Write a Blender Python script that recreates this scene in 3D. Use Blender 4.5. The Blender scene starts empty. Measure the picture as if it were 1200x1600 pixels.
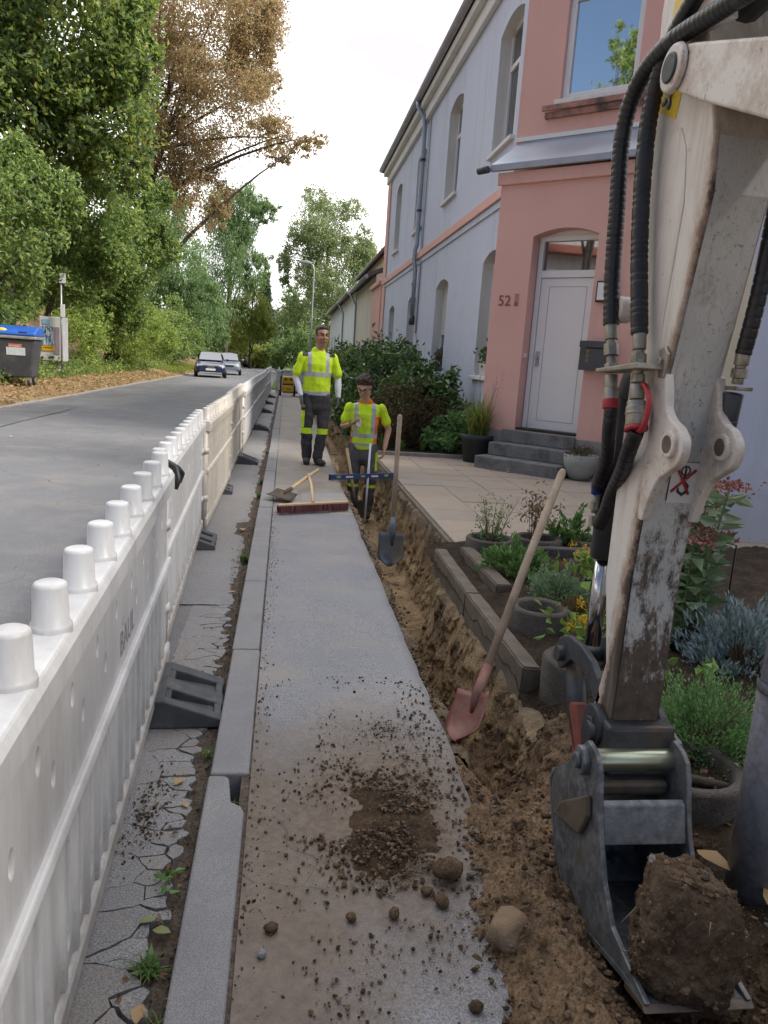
import bpy, bmesh, math, random
import numpy as np
from mathutils import Vector, Matrix, Quaternion, noise
S = bpy.context.scene
C = S.collection
PI = math.pi
rad = math.radians
random.seed(7)
rng = np.random.default_rng(7)

# ------------------------------------------------------------------ camera
cam_data = bpy.data.cameras.new('camera')
cam = bpy.data.objects.new('camera', cam_data)
C.objects.link(cam)
cam_data.sensor_fit = 'HORIZONTAL'
cam_data.sensor_width = 36.0
cam_data.lens = 36.0
cam_data.clip_start = 0.05
cam_data.clip_end = 3000.0
_f = Vector((-153 / 1200, -243 / 1200, 1.0)).normalized()      # street direction in camera axes (x right, y down, z forward)
_e = Vector((math.cos(rad(3.9)), math.sin(rad(3.9)), 0.0))
_up = _f.cross(_e).normalized()
if _up.y > 0: _up = -_up
_ri = _f.cross(_up)
if _ri.x < 0: _ri = -_ri
_m = Matrix((_ri, _f, _up))
_cx, _cd, _cf = _m @ Vector((1, 0, 0)), _m @ Vector((0, 1, 0)), _m @ Vector((0, 0, 1))
cam.matrix_world = Matrix(((_cx.x, -_cd.x, -_cf.x, 0.0), (_cx.y, -_cd.y, -_cf.y, 0.0), (_cx.z, -_cd.z, -_cf.z, 1.40), (0, 0, 0, 1)))
S.camera = cam

# ------------------------------------------------------------------ sky, sun, exposure
SUN_EL, SUN_AZ = rad(42), rad(120)          # azimuth from +Y towards +X: from the right, somewhat behind the camera
world = bpy.data.worlds.new('World'); S.world = world; world.use_nodes = True
wt = world.node_tree; wt.nodes.clear()
w_out = wt.nodes.new('ShaderNodeOutputWorld'); w_bg = wt.nodes.new('ShaderNodeBackground')
w_sky = wt.nodes.new('ShaderNodeTexSky'); w_sky.sky_type = 'NISHITA'; w_sky.sun_disc = False
w_sky.sun_elevation = SUN_EL; w_sky.sun_rotation = SUN_AZ
w_sky.air_density = 1.0; w_sky.dust_density = 1.6; w_sky.ozone_density = 1.2
w_tc = wt.nodes.new('ShaderNodeTexCoord'); w_map = wt.nodes.new('ShaderNodeMapping')
w_map.inputs['Scale'].default_value = (1.0, 1.0, 2.6); w_map.inputs['Location'].default_value = (1.3, 0.2, 0.0)
w_n = wt.nodes.new('ShaderNodeTexNoise'); w_n.inputs['Scale'].default_value = 1.5; w_n.inputs['Detail'].default_value = 6; w_n.inputs['Roughness'].default_value = 0.55
w_r = wt.nodes.new('ShaderNodeValToRGB'); w_r.color_ramp.elements[0].position = 0.34; w_r.color_ramp.elements[1].position = 0.50
# a bank of bright cloud ahead, broken towards the clear sky behind
w_dot = wt.nodes.new('ShaderNodeVectorMath'); w_dot.operation = 'DOT_PRODUCT'; w_dot.inputs[1].default_value = (0.30, 0.40, 0.12)
w_add = wt.nodes.new('ShaderNodeMath'); w_add.operation = 'ADD'
w_n2 = wt.nodes.new('ShaderNodeTexNoise'); w_n2.inputs['Scale'].default_value = 3.2; w_n2.inputs['Detail'].default_value = 7
w_r2 = wt.nodes.new('ShaderNodeValToRGB')
w_r2.color_ramp.elements[0].position = 0.34; w_r2.color_ramp.elements[0].color = (6.9, 6.7, 7.05, 1)
w_r2.color_ramp.elements[1].position = 0.52; w_r2.color_ramp.elements[1].color = (15.0, 14.9, 14.9, 1)
w_mix = wt.nodes.new('ShaderNodeMixRGB')
wl = wt.links.new
wl(w_tc.outputs['Generated'], w_map.inputs['Vector']); wl(w_map.outputs[0], w_n.inputs['Vector']); wl(w_map.outputs[0], w_n2.inputs['Vector'])
wl(w_tc.outputs['Generated'], w_dot.inputs[0]); wl(w_dot.outputs['Value'], w_add.inputs[0]); wl(w_n.outputs['Fac'], w_add.inputs[1]); wl(w_add.outputs[0], w_r.inputs[0]); wl(w_n2.outputs['Fac'], w_r2.inputs[0])
wl(w_r.outputs[0], w_mix.inputs[0]); wl(w_sky.outputs[0], w_mix.inputs[1]); wl(w_r2.outputs[0], w_mix.inputs[2])
wl(w_mix.outputs[0], w_bg.inputs[0]); w_bg.inputs[1].default_value = 0.1
wl(w_bg.outputs[0], w_out.inputs[0])
sun_d = bpy.data.lights.new('sun', 'SUN'); sun_d.energy = 3.6; sun_d.angle = rad(12); sun_d.color = (1.0, 0.93, 0.82)
sun = bpy.data.objects.new('sun', sun_d); C.objects.link(sun)
_sd = Vector((math.sin(SUN_AZ) * math.cos(SUN_EL), math.cos(SUN_AZ) * math.cos(SUN_EL), math.sin(SUN_EL)))
sun.rotation_euler = _sd.to_track_quat('Z', 'Y').to_euler()
S.view_settings.view_transform = 'Standard'; S.view_settings.look = 'None'
S.view_settings.exposure = 0.55; S.view_settings.gamma = 1.0; S.view_settings.use_curve_mapping = False
S.render.engine = 'CYCLES'
S.cycles.use_denoising = True
S.cycles.max_bounces = 6; S.cycles.diffuse_bounces = 3; S.cycles.glossy_bounces = 3; S.cycles.transmission_bounces = 4; S.cycles.transparent_max_bounces = 6
S.cycles.caustics_reflective = False; S.cycles.caustics_refractive = False

# ------------------------------------------------------------------ materials
def hexc(h):
    v = [int(h[i:i + 2], 16) / 255 for i in (0, 2, 4)]
    return tuple(c / 12.92 if c <= 0.04045 else ((c + 0.055) / 1.055) ** 2.4 for c in v) + (1,)
def col(c):
    return hexc(c) if isinstance(c, str) else (tuple(c) + (1,) if len(c) == 3 else tuple(c))
class NT:
    def __init__(s, name):
        s.m = bpy.data.materials.new(name); s.m.use_nodes = True; s.t = s.m.node_tree; s.t.nodes.clear()
        s.out = s.n('ShaderNodeOutputMaterial'); s.p = s.n('ShaderNodeBsdfPrincipled'); s.l(s.p.outputs[0], s.out.inputs[0])
        s._v = None
    def n(s, t): return s.t.nodes.new(t)
    def l(s, a, b): s.t.links.new(a, b)
    def vec(s):
        if s._v is None:
            tc = s.n('ShaderNodeTexCoord'); oi = s.n('ShaderNodeObjectInfo')
            mu = s.n('ShaderNodeMath'); mu.operation = 'MULTIPLY'; mu.inputs[1].default_value = 37.0; s.l(oi.outputs['Random'], mu.inputs[0])
            ad = s.n('ShaderNodeVectorMath'); ad.operation = 'ADD'; s.l(tc.outputs['Object'], ad.inputs[0]); s.l(mu.outputs[0], ad.inputs[1])
            s._v = ad.outputs[0]
        return s._v
    def scaled(s, sc):
        mp = s.n('ShaderNodeMapping'); mp.inputs['Scale'].default_value = sc; s.l(s.vec(), mp.inputs['Vector']); return mp.outputs[0]
    def noise(s, scale, detail=6, rough=0.6, vec=None, dist=0.0):
        k = s.n('ShaderNodeTexNoise'); k.inputs['Scale'].default_value = scale; k.inputs['Detail'].default_value = detail
        k.inputs['Roughness'].default_value = rough; k.inputs['Distortion'].default_value = dist
        s.l(vec or s.vec(), k.inputs['Vector']); return k.outputs['Fac']
    def voro(s, scale, feature='DISTANCE_TO_EDGE', vec=None, out='Distance'):
        k = s.n('ShaderNodeTexVoronoi'); k.feature = feature; k.inputs['Scale'].default_value = scale
        s.l(vec or s.vec(), k.inputs['Vector']); return k.outputs[out]
    def ramp(s, fac, stops):
        r = s.n('ShaderNodeValToRGB'); e = r.color_ramp.elements
        while len(e) < len(stops): e.new(0.5)
        for el, (p, c) in zip(e, stops): el.position = p; el.color = (c, c, c, 1) if isinstance(c, (int, float)) else col(c)
        s.l(fac, r.inputs[0]); return r.outputs[0]
    def mix(s, fac, a, b, mode='MIX'):
        k = s.n('ShaderNodeMixRGB'); k.blend_type = mode
        for i, v in ((0, fac), (1, a), (2, b)):
            if isinstance(v, (int, float)): k.inputs[i].default_value = v if i == 0 else (v, v, v, 1)
            elif isinstance(v, (tuple, list, str)): k.inputs[i].default_value = col(v)
            else: s.l(v, k.inputs[i])
        return k.outputs[0]
    def math(s, op, a, b=0.0):
        k = s.n('ShaderNodeMath'); k.operation = op
        for i, v in ((0, a), (1, b)):
            if isinstance(v, (int, float)): k.inputs[i].default_value = v
            else: s.l(v, k.inputs[i])
        return k.outputs[0]
    def sep(s, i):
        tc = s.n('ShaderNodeTexCoord'); k = s.n('ShaderNodeSeparateXYZ'); s.l(tc.outputs['Object'], k.inputs[0]); return k.outputs[i]
    def base(s, c):
        if isinstance(c, (tuple, list, str)): s.p.inputs['Base Color'].default_value = col(c)
        else: s.l(c, s.p.inputs['Base Color'])
    def rough(s, r):
        if isinstance(r, (int, float)): s.p.inputs['Roughness'].default_value = r
        else: s.l(r, s.p.inputs['Roughness'])
    def bump(s, h, strength=0.3, dist=0.01):
        b = s.n('ShaderNodeBump'); b.inputs['Strength'].default_value = strength; b.inputs['Distance'].default_value = dist
        s.l(h, b.inputs['Height']); s.l(b.outputs[0], s.p.inputs['Normal'])
def simple(name, c1, c2=None, scale=6, rough=0.6, metal=0.0, bump=0.0, bscale=None, bdist=0.01, dirt=None, dlo=0.55, dhi=0.7, dscale=3, spec=0.5, fine=None):
    """two tones mixed by noise, a dirt layer with its own noise, fine speckle and a bump"""
    k = NT(name)
    c = k.ramp(k.noise(scale), [(0.35, c1), (0.68, c2 if c2 is not None else c1)])
    if fine: c = k.mix(k.ramp(k.noise(fine[0], 3), [(0.42, 0.0), (0.62, 1.0)]), c, fine[1])
    if dirt: c = k.mix(k.ramp(k.noise(dscale, 9, 0.68), [(dlo, 0.0), (dhi, 1.0)]), c, dirt)
    k.base(c); k.rough(rough); k.p.inputs['Metallic'].default_value = metal
    k.p.inputs['Specular IOR Level'].default_value = spec
    if bump: k.bump(k.noise(bscale or scale * 4, 5), bump, bdist)
    return k.m
def leafmat(name, cols, trans=0.35, rough=0.5, spec=0.4, gain=1.0):
    """every leaf (mesh island) takes its own tone; thin leaves let light through"""
    k = NT(name); cols = [tuple(min(0.8, v * gain) for v in c) for c in cols]
    g = k.n('ShaderNodeNewGeometry')
    c = k.ramp(g.outputs['Random Per Island'], [(i / max(1, len(cols) - 1), x) for i, x in enumerate(cols)])
    k.base(c); k.rough(rough); k.p.inputs['Specular IOR Level'].default_value = spec
    tr = k.n('ShaderNodeBsdfTranslucent'); k.l(k.mix(0.30, c, (0.26, 0.30, 0.05), 'ADD'), tr.inputs[0])
    ms = k.n('ShaderNodeMixShader'); ms.inputs[0].default_value = trans
    k.l(k.p.outputs[0], ms.inputs[1]); k.l(tr.outputs[0], ms.inputs[2]); k.l(ms.outputs[0], k.out.inputs[0])
    return k.m

# ------------------------------------------------------------------ mesh helpers
def tag(o, label=None, cat=None, group=None, kind=None):
    if label: o['label'] = label
    if cat: o['category'] = cat
    if group: o['group'] = group
    if kind: o['kind'] = kind
    return o
def empty(name, loc=(0, 0, 0), rz=0.0, label=None, cat=None, group=None):
    o = bpy.data.objects.new(name, None); C.objects.link(o); o.location = loc; o.rotation_euler = (0, 0, rz); o.empty_display_size = 0.1
    return tag(o, label, cat, group)
def link(name, me, parent=None, m=None):
    o = bpy.data.objects.new(name, me); C.objects.link(o)
    if m is not None and not len(me.materials): me.materials.append(m)
    if parent is not None: o.parent = parent
    return o
def np_mesh(name, V, F, smooth=False):
    """fast mesh from arrays; F is an (n,3) or (n,4) array"""
    me = bpy.data.meshes.new(name); V = np.asarray(V, np.float32); F = np.asarray(F, np.int32)
    n, k = F.shape
    me.vertices.add(len(V)); me.vertices.foreach_set('co', V.ravel())
    me.loops.add(n * k); me.loops.foreach_set('vertex_index', F.ravel())
    me.polygons.add(n); me.polygons.foreach_set('loop_start', np.arange(0, n * k, k, dtype=np.int32)); me.polygons.foreach_set('loop_total', np.full(n, k, np.int32))
    me.polygons.foreach_set('use_smooth', np.full(n, smooth, bool))
    me.update(calc_edges=True); me.validate()
    return me
class MB:
    """collects boxes, prisms, tubes and turned shapes into one mesh"""
    def __init__(s): s.v = []; s.f = []; s.sm = []
    def add(s, vs, fs, smooth=False):
        o = len(s.v); s.v.extend(tuple(map(float, p)) for p in vs)
        for f in fs: s.f.append(tuple(i + o for i in f)); s.sm.append(smooth)
        return s
    def box(s, x0, x1, y0, y1, z0, z1):
        return s.add([(x0, y0, z0), (x1, y0, z0), (x1, y1, z0), (x0, y1, z0), (x0, y0, z1), (x1, y0, z1), (x1, y1, z1), (x0, y1, z1)],
                     [(0, 3, 2, 1), (4, 5, 6, 7), (0, 1, 5, 4), (1, 2, 6, 5), (2, 3, 7, 6), (3, 0, 4, 7)])
    def obox(s, c, ax, ay, az):
        """box from its centre and three half-axis vectors"""
        c, ax, ay, az = map(Vector, (c, ax, ay, az))
        return s.add([c + sx * ax + sy * ay + sz * az for sz in (-1, 1) for sx, sy in ((-1, -1), (1, -1), (1, 1), (-1, 1))],
                     [(0, 3, 2, 1), (4, 5, 6, 7), (0, 1, 5, 4), (1, 2, 6, 5), (2, 3, 7, 6), (3, 0, 4, 7)])
    def prism(s, pts, a, b, axis='x'):
        """polygon (list of 2-D points) extruded from a to b along the axis"""
        n = len(pts)
        mk = {'x': lambda p, t: (t, p[0], p[1]), 'y': lambda p, t: (p[0], t, p[1]), 'z': lambda p, t: (p[0], p[1], t)}[axis]
        return s.add([mk(p, a) for p in pts] + [mk(p, b) for p in pts],
                     [tuple(range(n - 1, -1, -1)), tuple(range(n, 2 * n))] + [(i, (i + 1) % n, n + (i + 1) % n, n + i) for i in range(n)])
    def tube(s, path, r, n=10, cap=True, smooth=True, closed=False):
        P = [Vector(p) for p in path]; R = r if isinstance(r, (list, tuple)) else [r] * len(P)
        m = len(P); vs = []; up = None
        for i, p in enumerate(P):
            d = (P[min(i + 1, m - 1)] - P[max(i - 1, 0)])
            if closed: d = P[(i + 1) % m] - P[(i - 1) % m]
            if d.length < 1e-9: d = Vector((0, 0, 1))
            d.normalize()
            if up is None: up = d.orthogonal()
            up = (up - d * up.dot(d))
            if up.length < 1e-6: up = d.orthogonal()
            up.normalize(); w = d.cross(up)
            for k in range(n):
                a = 2 * PI * k / n; vs.append(p + (up * math.cos(a) + w * math.sin(a)) * R[i])
        fs = []
        for i in range(m if closed else m - 1):
            j = (i + 1) % m
            for k in range(n): fs.append((i * n + k, i * n + (k + 1) % n, j * n + (k + 1) % n, j * n + k))
        s.add(vs, fs, smooth)
        if cap and not closed:
            o = len(s.v) - len(vs)
            s.f.append(tuple(o + k for k in range(n - 1, -1, -1))); s.sm.append(False)
            s.f.append(tuple(o + (m - 1) * n + k for k in range(n))); s.sm.append(False)
        return s
    def cyl(s, p0, p1, r0, r1=None, n=16, smooth=True): return s.tube([p0, p1], [r0, r0 if r1 is None else r1], n, True, smooth)
    def lathe(s, prof, c=(0, 0, 0), n=24, smooth=True, arc=None):
        """profile of (radius, z) turned about a vertical axis; arc=(a0,a1) for an open piece"""
        vs = []; m = len(prof); full = arc is None
        k = n if full else n + 1
        for j in range(k):
            a = 2 * PI * j / n if full else arc[0] + (arc[1] - arc[0]) * j / n
            for r, z in prof: vs.append((c[0] + r * math.cos(a), c[1] + r * math.sin(a), c[2] + z))
        fs = []
        for j in range(n):
            q = (j + 1) % k
            for i in range(m - 1): fs.append((j * m + i, q * m + i, q * m + i + 1, j * m + i + 1))
        return s.add(vs, fs, smooth)
    def ball(s, c, r, nu=12, nv=8, sc=(1, 1, 1)):
        pr = []
        vs = [];
        for i in range(nv + 1):
            t = PI * i / nv
            for j in range(nu):
                a = 2 * PI * j / nu; vs.append((c[0] + r * sc[0] * math.sin(t) * math.cos(a), c[1] + r * sc[1] * math.sin(t) * math.sin(a), c[2] + r * sc[2] * math.cos(t)))
        fs = [(i * nu + j, (i + 1) * nu + j, (i + 1) * nu + (j + 1) % nu, i * nu + (j + 1) % nu) for i in range(nv) for j in range(nu)]
        return s.add(vs, fs, True)
    def quad(s, a, b, c, d): return s.add([a, b, c, d], [(0, 1, 2, 3)])
    def mesh(s, name='mesh'):
        me = bpy.data.meshes.new(name); me.from_pydata(s.v, [], s.f)
        me.polygons.foreach_set('use_smooth', s.sm); me.update(); return me
    def build(s, name, m, parent=None, bevel=0.0, seg=2, angle=35, fix=True):
        me = s.mesh(name)
        if fix:
            b = bmesh.new(); b.from_mesh(me); bmesh.ops.recalc_face_normals(b, faces=b.faces); b.to_mesh(me); b.free()
        o = link(name, me, parent, m)
        if bevel:
            md = o.modifiers.new('bevel', 'BEVEL'); md.width = bevel; md.segments = seg; md.limit_method = 'ANGLE'; md.angle_limit = rad(angle); md.harden_normals = False
        return o
def bake(name, data, mods=None):
    """evaluate a curve, text or modifier stack in a small scene of its own and keep the mesh"""
    sc = bpy.data.scenes.new('bake'); o = bpy.data.objects.new(name, data); sc.collection.objects.link(o)
    if mods: mods(o)
    vl = sc.view_layers[0]; vl.update(); dg = vl.depsgraph; dg.update()
    me = bpy.data.meshes.new_from_object(o.evaluated_get(dg)); bpy.data.objects.remove(o); bpy.data.scenes.remove(sc); return me
def rebase(t, loc):
    """move the Empty of a thing built in world coordinates to its base without moving its parts"""
    t.location = loc
    for c in t.children: c.matrix_parent_inverse = Matrix.Translation(-Vector(loc))
    return t
def copy_tree(o, parent=None, loc=None, rz=None):
    c = o.copy(); C.objects.link(c); c.parent = parent
    if loc is not None: c.location = loc
    if rz is not None: c.rotation_euler = (c.rotation_euler[0], c.rotation_euler[1], rz)
    for ch in list(o.children): copy_tree(ch, c)
    return c
def fbm(X, Y, seed=0, octaves=5, lac=2.0, gain=0.5):
    """vectorised value noise"""
    def vn(x, y, sd):
        xi = np.floor(x).astype(np.int64); yi = np.floor(y).astype(np.int64); xf = x - xi; yf = y - yi
        def h(a, b):
            k = (a * 374761393 + b * 668265263 + sd * 1442695041) & 0xffffffff
            k = ((k ^ (k >> 13)) * 1274126177) & 0xffffffff
            return ((k ^ (k >> 16)) & 0xffff) / 65535.0
        u = xf * xf * (3 - 2 * xf); v = yf * yf * (3 - 2 * yf)
        return (h(xi, yi) * (1 - u) + h(xi + 1, yi) * u) * (1 - v) + (h(xi, yi + 1) * (1 - u) + h(xi + 1, yi + 1) * u) * v
    a = 1.0; t = 0.0; n = 0.0; X = np.asarray(X, float); Y = np.asarray(Y, float)
    for i in range(octaves):
        t = t + a * (vn(X, Y, seed + i * 17) * 2 - 1); n += a; a *= gain; X = X * lac + 3.7; Y = Y * lac + 1.3
    return t / n
def fbs(x, y, seed=0, octaves=4): return noise.fractal(Vector((x, y, seed * 3.37 + 0.5)), 1.0, 2.0, octaves)
def grid_faces(nu, nv):
    i, j = np.meshgrid(np.arange(nu - 1), np.arange(nv - 1), indexing='ij')
    a = (i * nv + j).ravel(); return np.stack([a, a + nv, a + nv + 1, a + 1], 1)
def leaf_mesh(name, P, size, droop=0.35, aspect=0.55, fold=0.18, dirs=None, sizevar=0.35, r=None):
    """one bent four-cornered leaf at every point of P"""
    r = r or rng; n = len(P); P = np.asarray(P, float)
    d = r.normal(size=(n, 3)) if dirs is None else np.asarray(dirs, float) + r.normal(size=(n, 3)) * 0.35
    d[:, 2] -= droop; d /= np.linalg.norm(d, axis=1)[:, None] + 1e-9
    q = r.normal(size=(n, 3)); w = np.cross(d, q); w /= np.linalg.norm(w, axis=1)[:, None] + 1e-9
    nn = np.cross(d, w); L = (size * (1 + sizevar * r.uniform(-1, 1, n)) * np.where(r.uniform(0, 1, n) < 0.25, 0.6, 1.0))[:, None]
    V = np.stack([P, P + d * L * 0.45 + w * L * aspect * 0.5 + nn * L * fold, P + d * L - nn * L * 0.08, P + d * L * 0.45 - w * L * aspect * 0.5 + nn * L * fold], 1).reshape(-1, 3)
    i = np.arange(n)[:, None] * 4
    F = np.concatenate([i + np.array([[0, 1, 2]]), i + np.array([[0, 2, 3]])], 0)
    return np_mesh(name, V, F)
def blob_points(n, ells, shell=0.55, r=None):
    """points in a union of ellipsoids [(c, radii)], denser near the surface, gathered in clumps"""
    r = r or rng; out = []
    vol = np.array([e[1][0] * e[1][1] * e[1][2] for e in ells]) ** (2 / 3); cnt = (n * vol / vol.sum()).astype(int)
    for (c, R), k in zip(ells, cnt):
        nc = max(6, k // 45)
        u = r.normal(size=(nc, 3)); u /= np.linalg.norm(u, axis=1)[:, None]
        rr = (shell + (1 - shell) * r.uniform(0, 1, nc) ** 0.6) * r.uniform(0.72, 1.1, nc); cc = u * rr[:, None]
        pick = r.integers(0, nc, k); sg = 0.16 * r.uniform(0.6, 1.4, nc)
        p = cc[pick] + r.normal(size=(k, 3)) * sg[pick][:, None] * np.array([1, 1, 0.75])
        out.append(p * np.asarray(R) + np.asarray(c))
    return np.concatenate(out)
def limbs(mb, base, top, r0, targets, n=8):
    """tapered trunk from base to top and a curved limb to every target"""
    base, top = Vector(base), Vector(top); pts = []; rr = []
    for i in range(7):
        t = i / 6; p = base.lerp(top, t) + Vector((random.uniform(-1, 1), random.uniform(-1, 1), 0)) * r0 * 0.5 * (0 < i)
        pts.append(p); rr.append(r0 * (1.25 if i == 0 else 1.0 - 0.7 * t))
    mb.tube(pts, rr, n)
    for tg in targets:
        tg = Vector(tg); t = random.uniform(0.3, 0.9); a = pts[min(6, int(t * 6))]; r1 = r0 * (1 - 0.7 * t) * 0.55
        mid = a.lerp(tg, 0.5) + Vector((0, 0, (tg - a).length * 0.12))
        q = [a.lerp(mid, s).lerp(mid.lerp(tg, s), s) for s in (0, 0.2, 0.4, 0.6, 0.8, 1)]
        mb.tube(q, [r1, r1 * 0.85, r1 * 0.7, r1 * 0.5, r1 * 0.32, r1 * 0.12], 6)
# ================================================================== SETTING: ground, road, kerb, pavement, trench
def m_asphalt(name, c1, c2, grain=260, dust=None, cracks=False, film=False, dusta=0.75):
    k = NT(name)
    c = k.ramp(k.noise(0.9, 8, 0.65), [(0.3, c1), (0.7, c2)])
    c = k.mix(k.ramp(k.noise(grain, 2), [(0.36, 0.75), (0.64, 0.0)]), c, (0.055, 0.055, 0.06))
    c = k.mix(k.ramp(k.noise(grain * 0.8, 2, vec=k.scaled((1, 1, 1.3))), [(0.6, 0.0), (0.74, 0.6)]), c, (0.46, 0.45, 0.45))
    if dust: c = k.mix(k.ramp(k.noise(1.6, 9, 0.7), [(0.46, 0.0), (0.72, dusta)]), c, dust)
    if film:    # trodden soil film along the kerb beside the digging
        fx = k.math('ADD', k.math('MULTIPLY', k.sep(0), 2.2), k.math('MULTIPLY', k.sep(1), 0.55)); fm = k.math('ADD', fx, k.math('MULTIPLY', k.noise(4, 8, 0.75), 1.3))
        c = k.mix(k.ramp(k.math('MULTIPLY', fm, 0.4), [(0.72, 0.85), (0.92, 0.0)]), c, k.ramp(k.noise(30, 5), [(0.3, (0.12, 0.09, 0.07)), (0.7, (0.21, 0.165, 0.13))]))
    if film:    # fine soil trodden in round the spilled pile
        pd = k.n('ShaderNodeVectorMath'); pd.operation = 'DISTANCE'; pm = k.n('ShaderNodeMapping'); pm.inputs['Scale'].default_value = (1.0, 0.62, 0.0); tcx = k.n('ShaderNodeTexCoord'); k.l(tcx.outputs['Object'], pm.inputs['Vector']); k.l(pm.outputs[0], pd.inputs[0]); pd.inputs[1].default_value = (0.36, 1.36, 0)
        sm = k.math('ADD', pd.outputs['Value'], k.math('MULTIPLY', k.noise(11, 10, 0.85), 0.60))
        c = k.mix(k.ramp(sm, [(0.50, 0.92), (0.86, 0.0)]), c, k.ramp(k.noise(40, 5), [(0.3, (0.085, 0.06, 0.042)), (0.7, (0.19, 0.14, 0.10))]))
    if cracks:
        v = k.n('ShaderNodeVectorMath'); v.operation = 'ADD'
        nz = k.n('ShaderNodeTexNoise'); nz.inputs['Scale'].default_value = 2.0; k.l(k.vec(), nz.inputs['Vector'])
        sc = k.n('ShaderNodeVectorMath'); sc.operation = 'SCALE'; sc.inputs['Scale'].default_value = 0.5; k.l(nz.outputs['Color'], sc.inputs[0])
        k.l(k.vec(), v.inputs[0]); k.l(sc.outputs[0], v.inputs[1])
        cr = k.ramp(k.voro(1.3, vec=v.outputs[0]), [(0.0015, 0.9 if not film else 0.6), (0.010 if not film else 0.0036, 0.0)])
        cr = k.mix(k.ramp(k.noise(0.8, 2), [(0.50, 0.0), (0.60, 1.0)] if film else [(0.48, 0.0), (0.58, 1.0)]), 0.0, cr)
        c = k.mix(cr, c, (0.05, 0.045, 0.04))
    k.base(c); k.rough(k.ramp(k.noise(2.0), [(0.3, 0.62), (0.7, 0.85)]))
    h = k.mix(0.5, k.noise(grain, 2), k.noise(grain * 0.3, 3)); k.bump(h, 0.5, 0.006)
    return k.m
M_ROAD = m_asphalt('road_asphalt', (0.160, 0.166, 0.186), (0.205, 0.209, 0.228), 200, dust=(0.25, 0.228, 0.21), cracks=True, dusta=0.55)
M_WALK = m_asphalt('pavement_asphalt', (0.27, 0.28, 0.315), (0.34, 0.345, 0.37), 230, dust=(0.33, 0.285, 0.24), cracks=True, film=True)
M_WALK2 = m_asphalt('pavement_dusty', (0.28, 0.26, 0.245), (0.34, 0.31, 0.28), 200, dust=(0.38, 0.29, 0.20))
M_WALK3 = m_asphalt('pavement_patch', (0.34, 0.34, 0.35), (0.40, 0.39, 0.385), 200, dust=(0.36, 0.30, 0.23))
M_STRIP = m_asphalt('gutter_asphalt', (0.26, 0.265, 0.285), (0.34, 0.335, 0.34), 230, dust=(0.25, 0.21, 0.175))
M_KERB = simple('kerb_granite', (0.25, 0.25, 0.265), (0.325, 0.32, 0.325), 5, 0.85, bump=0.5, bscale=220, bdist=0.004, fine=(320, (0.16, 0.16, 0.17)), dirt=(0.22, 0.17, 0.12), dlo=0.58, dhi=0.8)
def m_soil(name, stops, scale=5, bsc=60, bump=0.8, fine=0.5, blotch=None, strata=False):
    k = NT(name)
    c = k.ramp(k.noise(scale, 10, 0.72), stops)
    c = k.mix(k.ramp(k.noise(90, 4), [(0.38, fine), (0.55, 0.0)]), c, (0.03, 0.022, 0.016))
    c = k.mix(k.ramp(k.noise(130, 2), [(0.62, 0.0), (0.72, 0.4)]), c, (0.40, 0.31, 0.21))
    if blotch: c = k.mix(k.ramp(k.noise(blotch[0], 8, 0.7), [(blotch[1], 0.0), (blotch[1] + 0.07, 0.9)]), c, blotch[2])
    if strata:
        zz_ = k.math('ADD', k.sep(2), k.math('MULTIPLY', k.noise(4, 7, 0.7), 0.34))
        c = k.mix(k.ramp(k.math('ADD', zz_, 0.5), [(0.47, 0.0), (0.58, 0.85)]), c, k.ramp(k.noise(9, 8, 0.7), [(0.3, (0.06, 0.048, 0.04)), (0.55, (0.19, 0.15, 0.11)), (0.72, (0.34, 0.28, 0.21))]))
    k.base(c); k.rough(0.95); k.p.inputs['Specular IOR Level'].default_value = 0.15
    k.bump(k.noise(bsc, 8, 0.7), bump, 0.02); return k.m
M_SOIL = m_soil('loose_loam', [(0.3, (0.04, 0.027, 0.018)), (0.5, (0.085, 0.056, 0.036)), (0.68, (0.14, 0.095, 0.06))], 9)
M_SOILD = m_soil('dark_topsoil', [(0.3, (0.018, 0.014, 0.011)), (0.5, (0.045, 0.033, 0.025)), (0.7, (0.085, 0.06, 0.042))])
M_TRENCH = m_soil('trench_loam', [(0.28, (0.17, 0.115, 0.07)), (0.45, (0.36, 0.25, 0.145)), (0.6, (0.52, 0.38, 0.22)), (0.75, (0.58, 0.44, 0.27))], 2.6, 45, 1.0, 0.45, blotch=(3.5, 0.57, (0.05, 0.042, 0.036)), strata=True)
M_DIRT = m_soil('gutter_dirt', [(0.3, (0.07, 0.058, 0.048)), (0.55, (0.15, 0.12, 0.10)), (0.72, (0.22, 0.185, 0.15))], 12, 150, 0.6)
M_CRUMB = None
def m_crumb():
    k = NT('soil_crumb'); g = k.n('ShaderNodeNewGeometry')
    c = k.ramp(g.outputs['Random Per Island'], [(0, (0.035, 0.024, 0.017)), (0.5, (0.13, 0.086, 0.054)), (0.9, (0.25, 0.17, 0.105)), (0.96, (0.12, 0.11, 0.11)), (1, (0.28, 0.25, 0.22))])
    c = k.mix(k.ramp(k.noise(120, 4), [(0.4, 0.6), (0.6, 0.0)]), c, (0.03, 0.022, 0.015))
    k.base(c); k.rough(0.95); k.bump(k.noise(200, 4), 0.6, 0.004); k.p.inputs['Specular IOR Level'].default_value = 0.15; return k.m
M_CRUMB = m_crumb()
M_LEAFLITTER = m_soil('leaf_litter', [(0.3, (0.13, 0.085, 0.045)), (0.45, (0.24, 0.155, 0.085)), (0.6, (0.33, 0.225, 0.12)), (0.72, (0.14, 0.17, 0.05))], 2.2, 25, 0.8, 0.4)
M_GRASSG = m_soil('grass_ground', [(0.3, (0.07, 0.10, 0.02)), (0.6, (0.14, 0.19, 0.04))], 3, 60, 0.6, 0.3)

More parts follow.
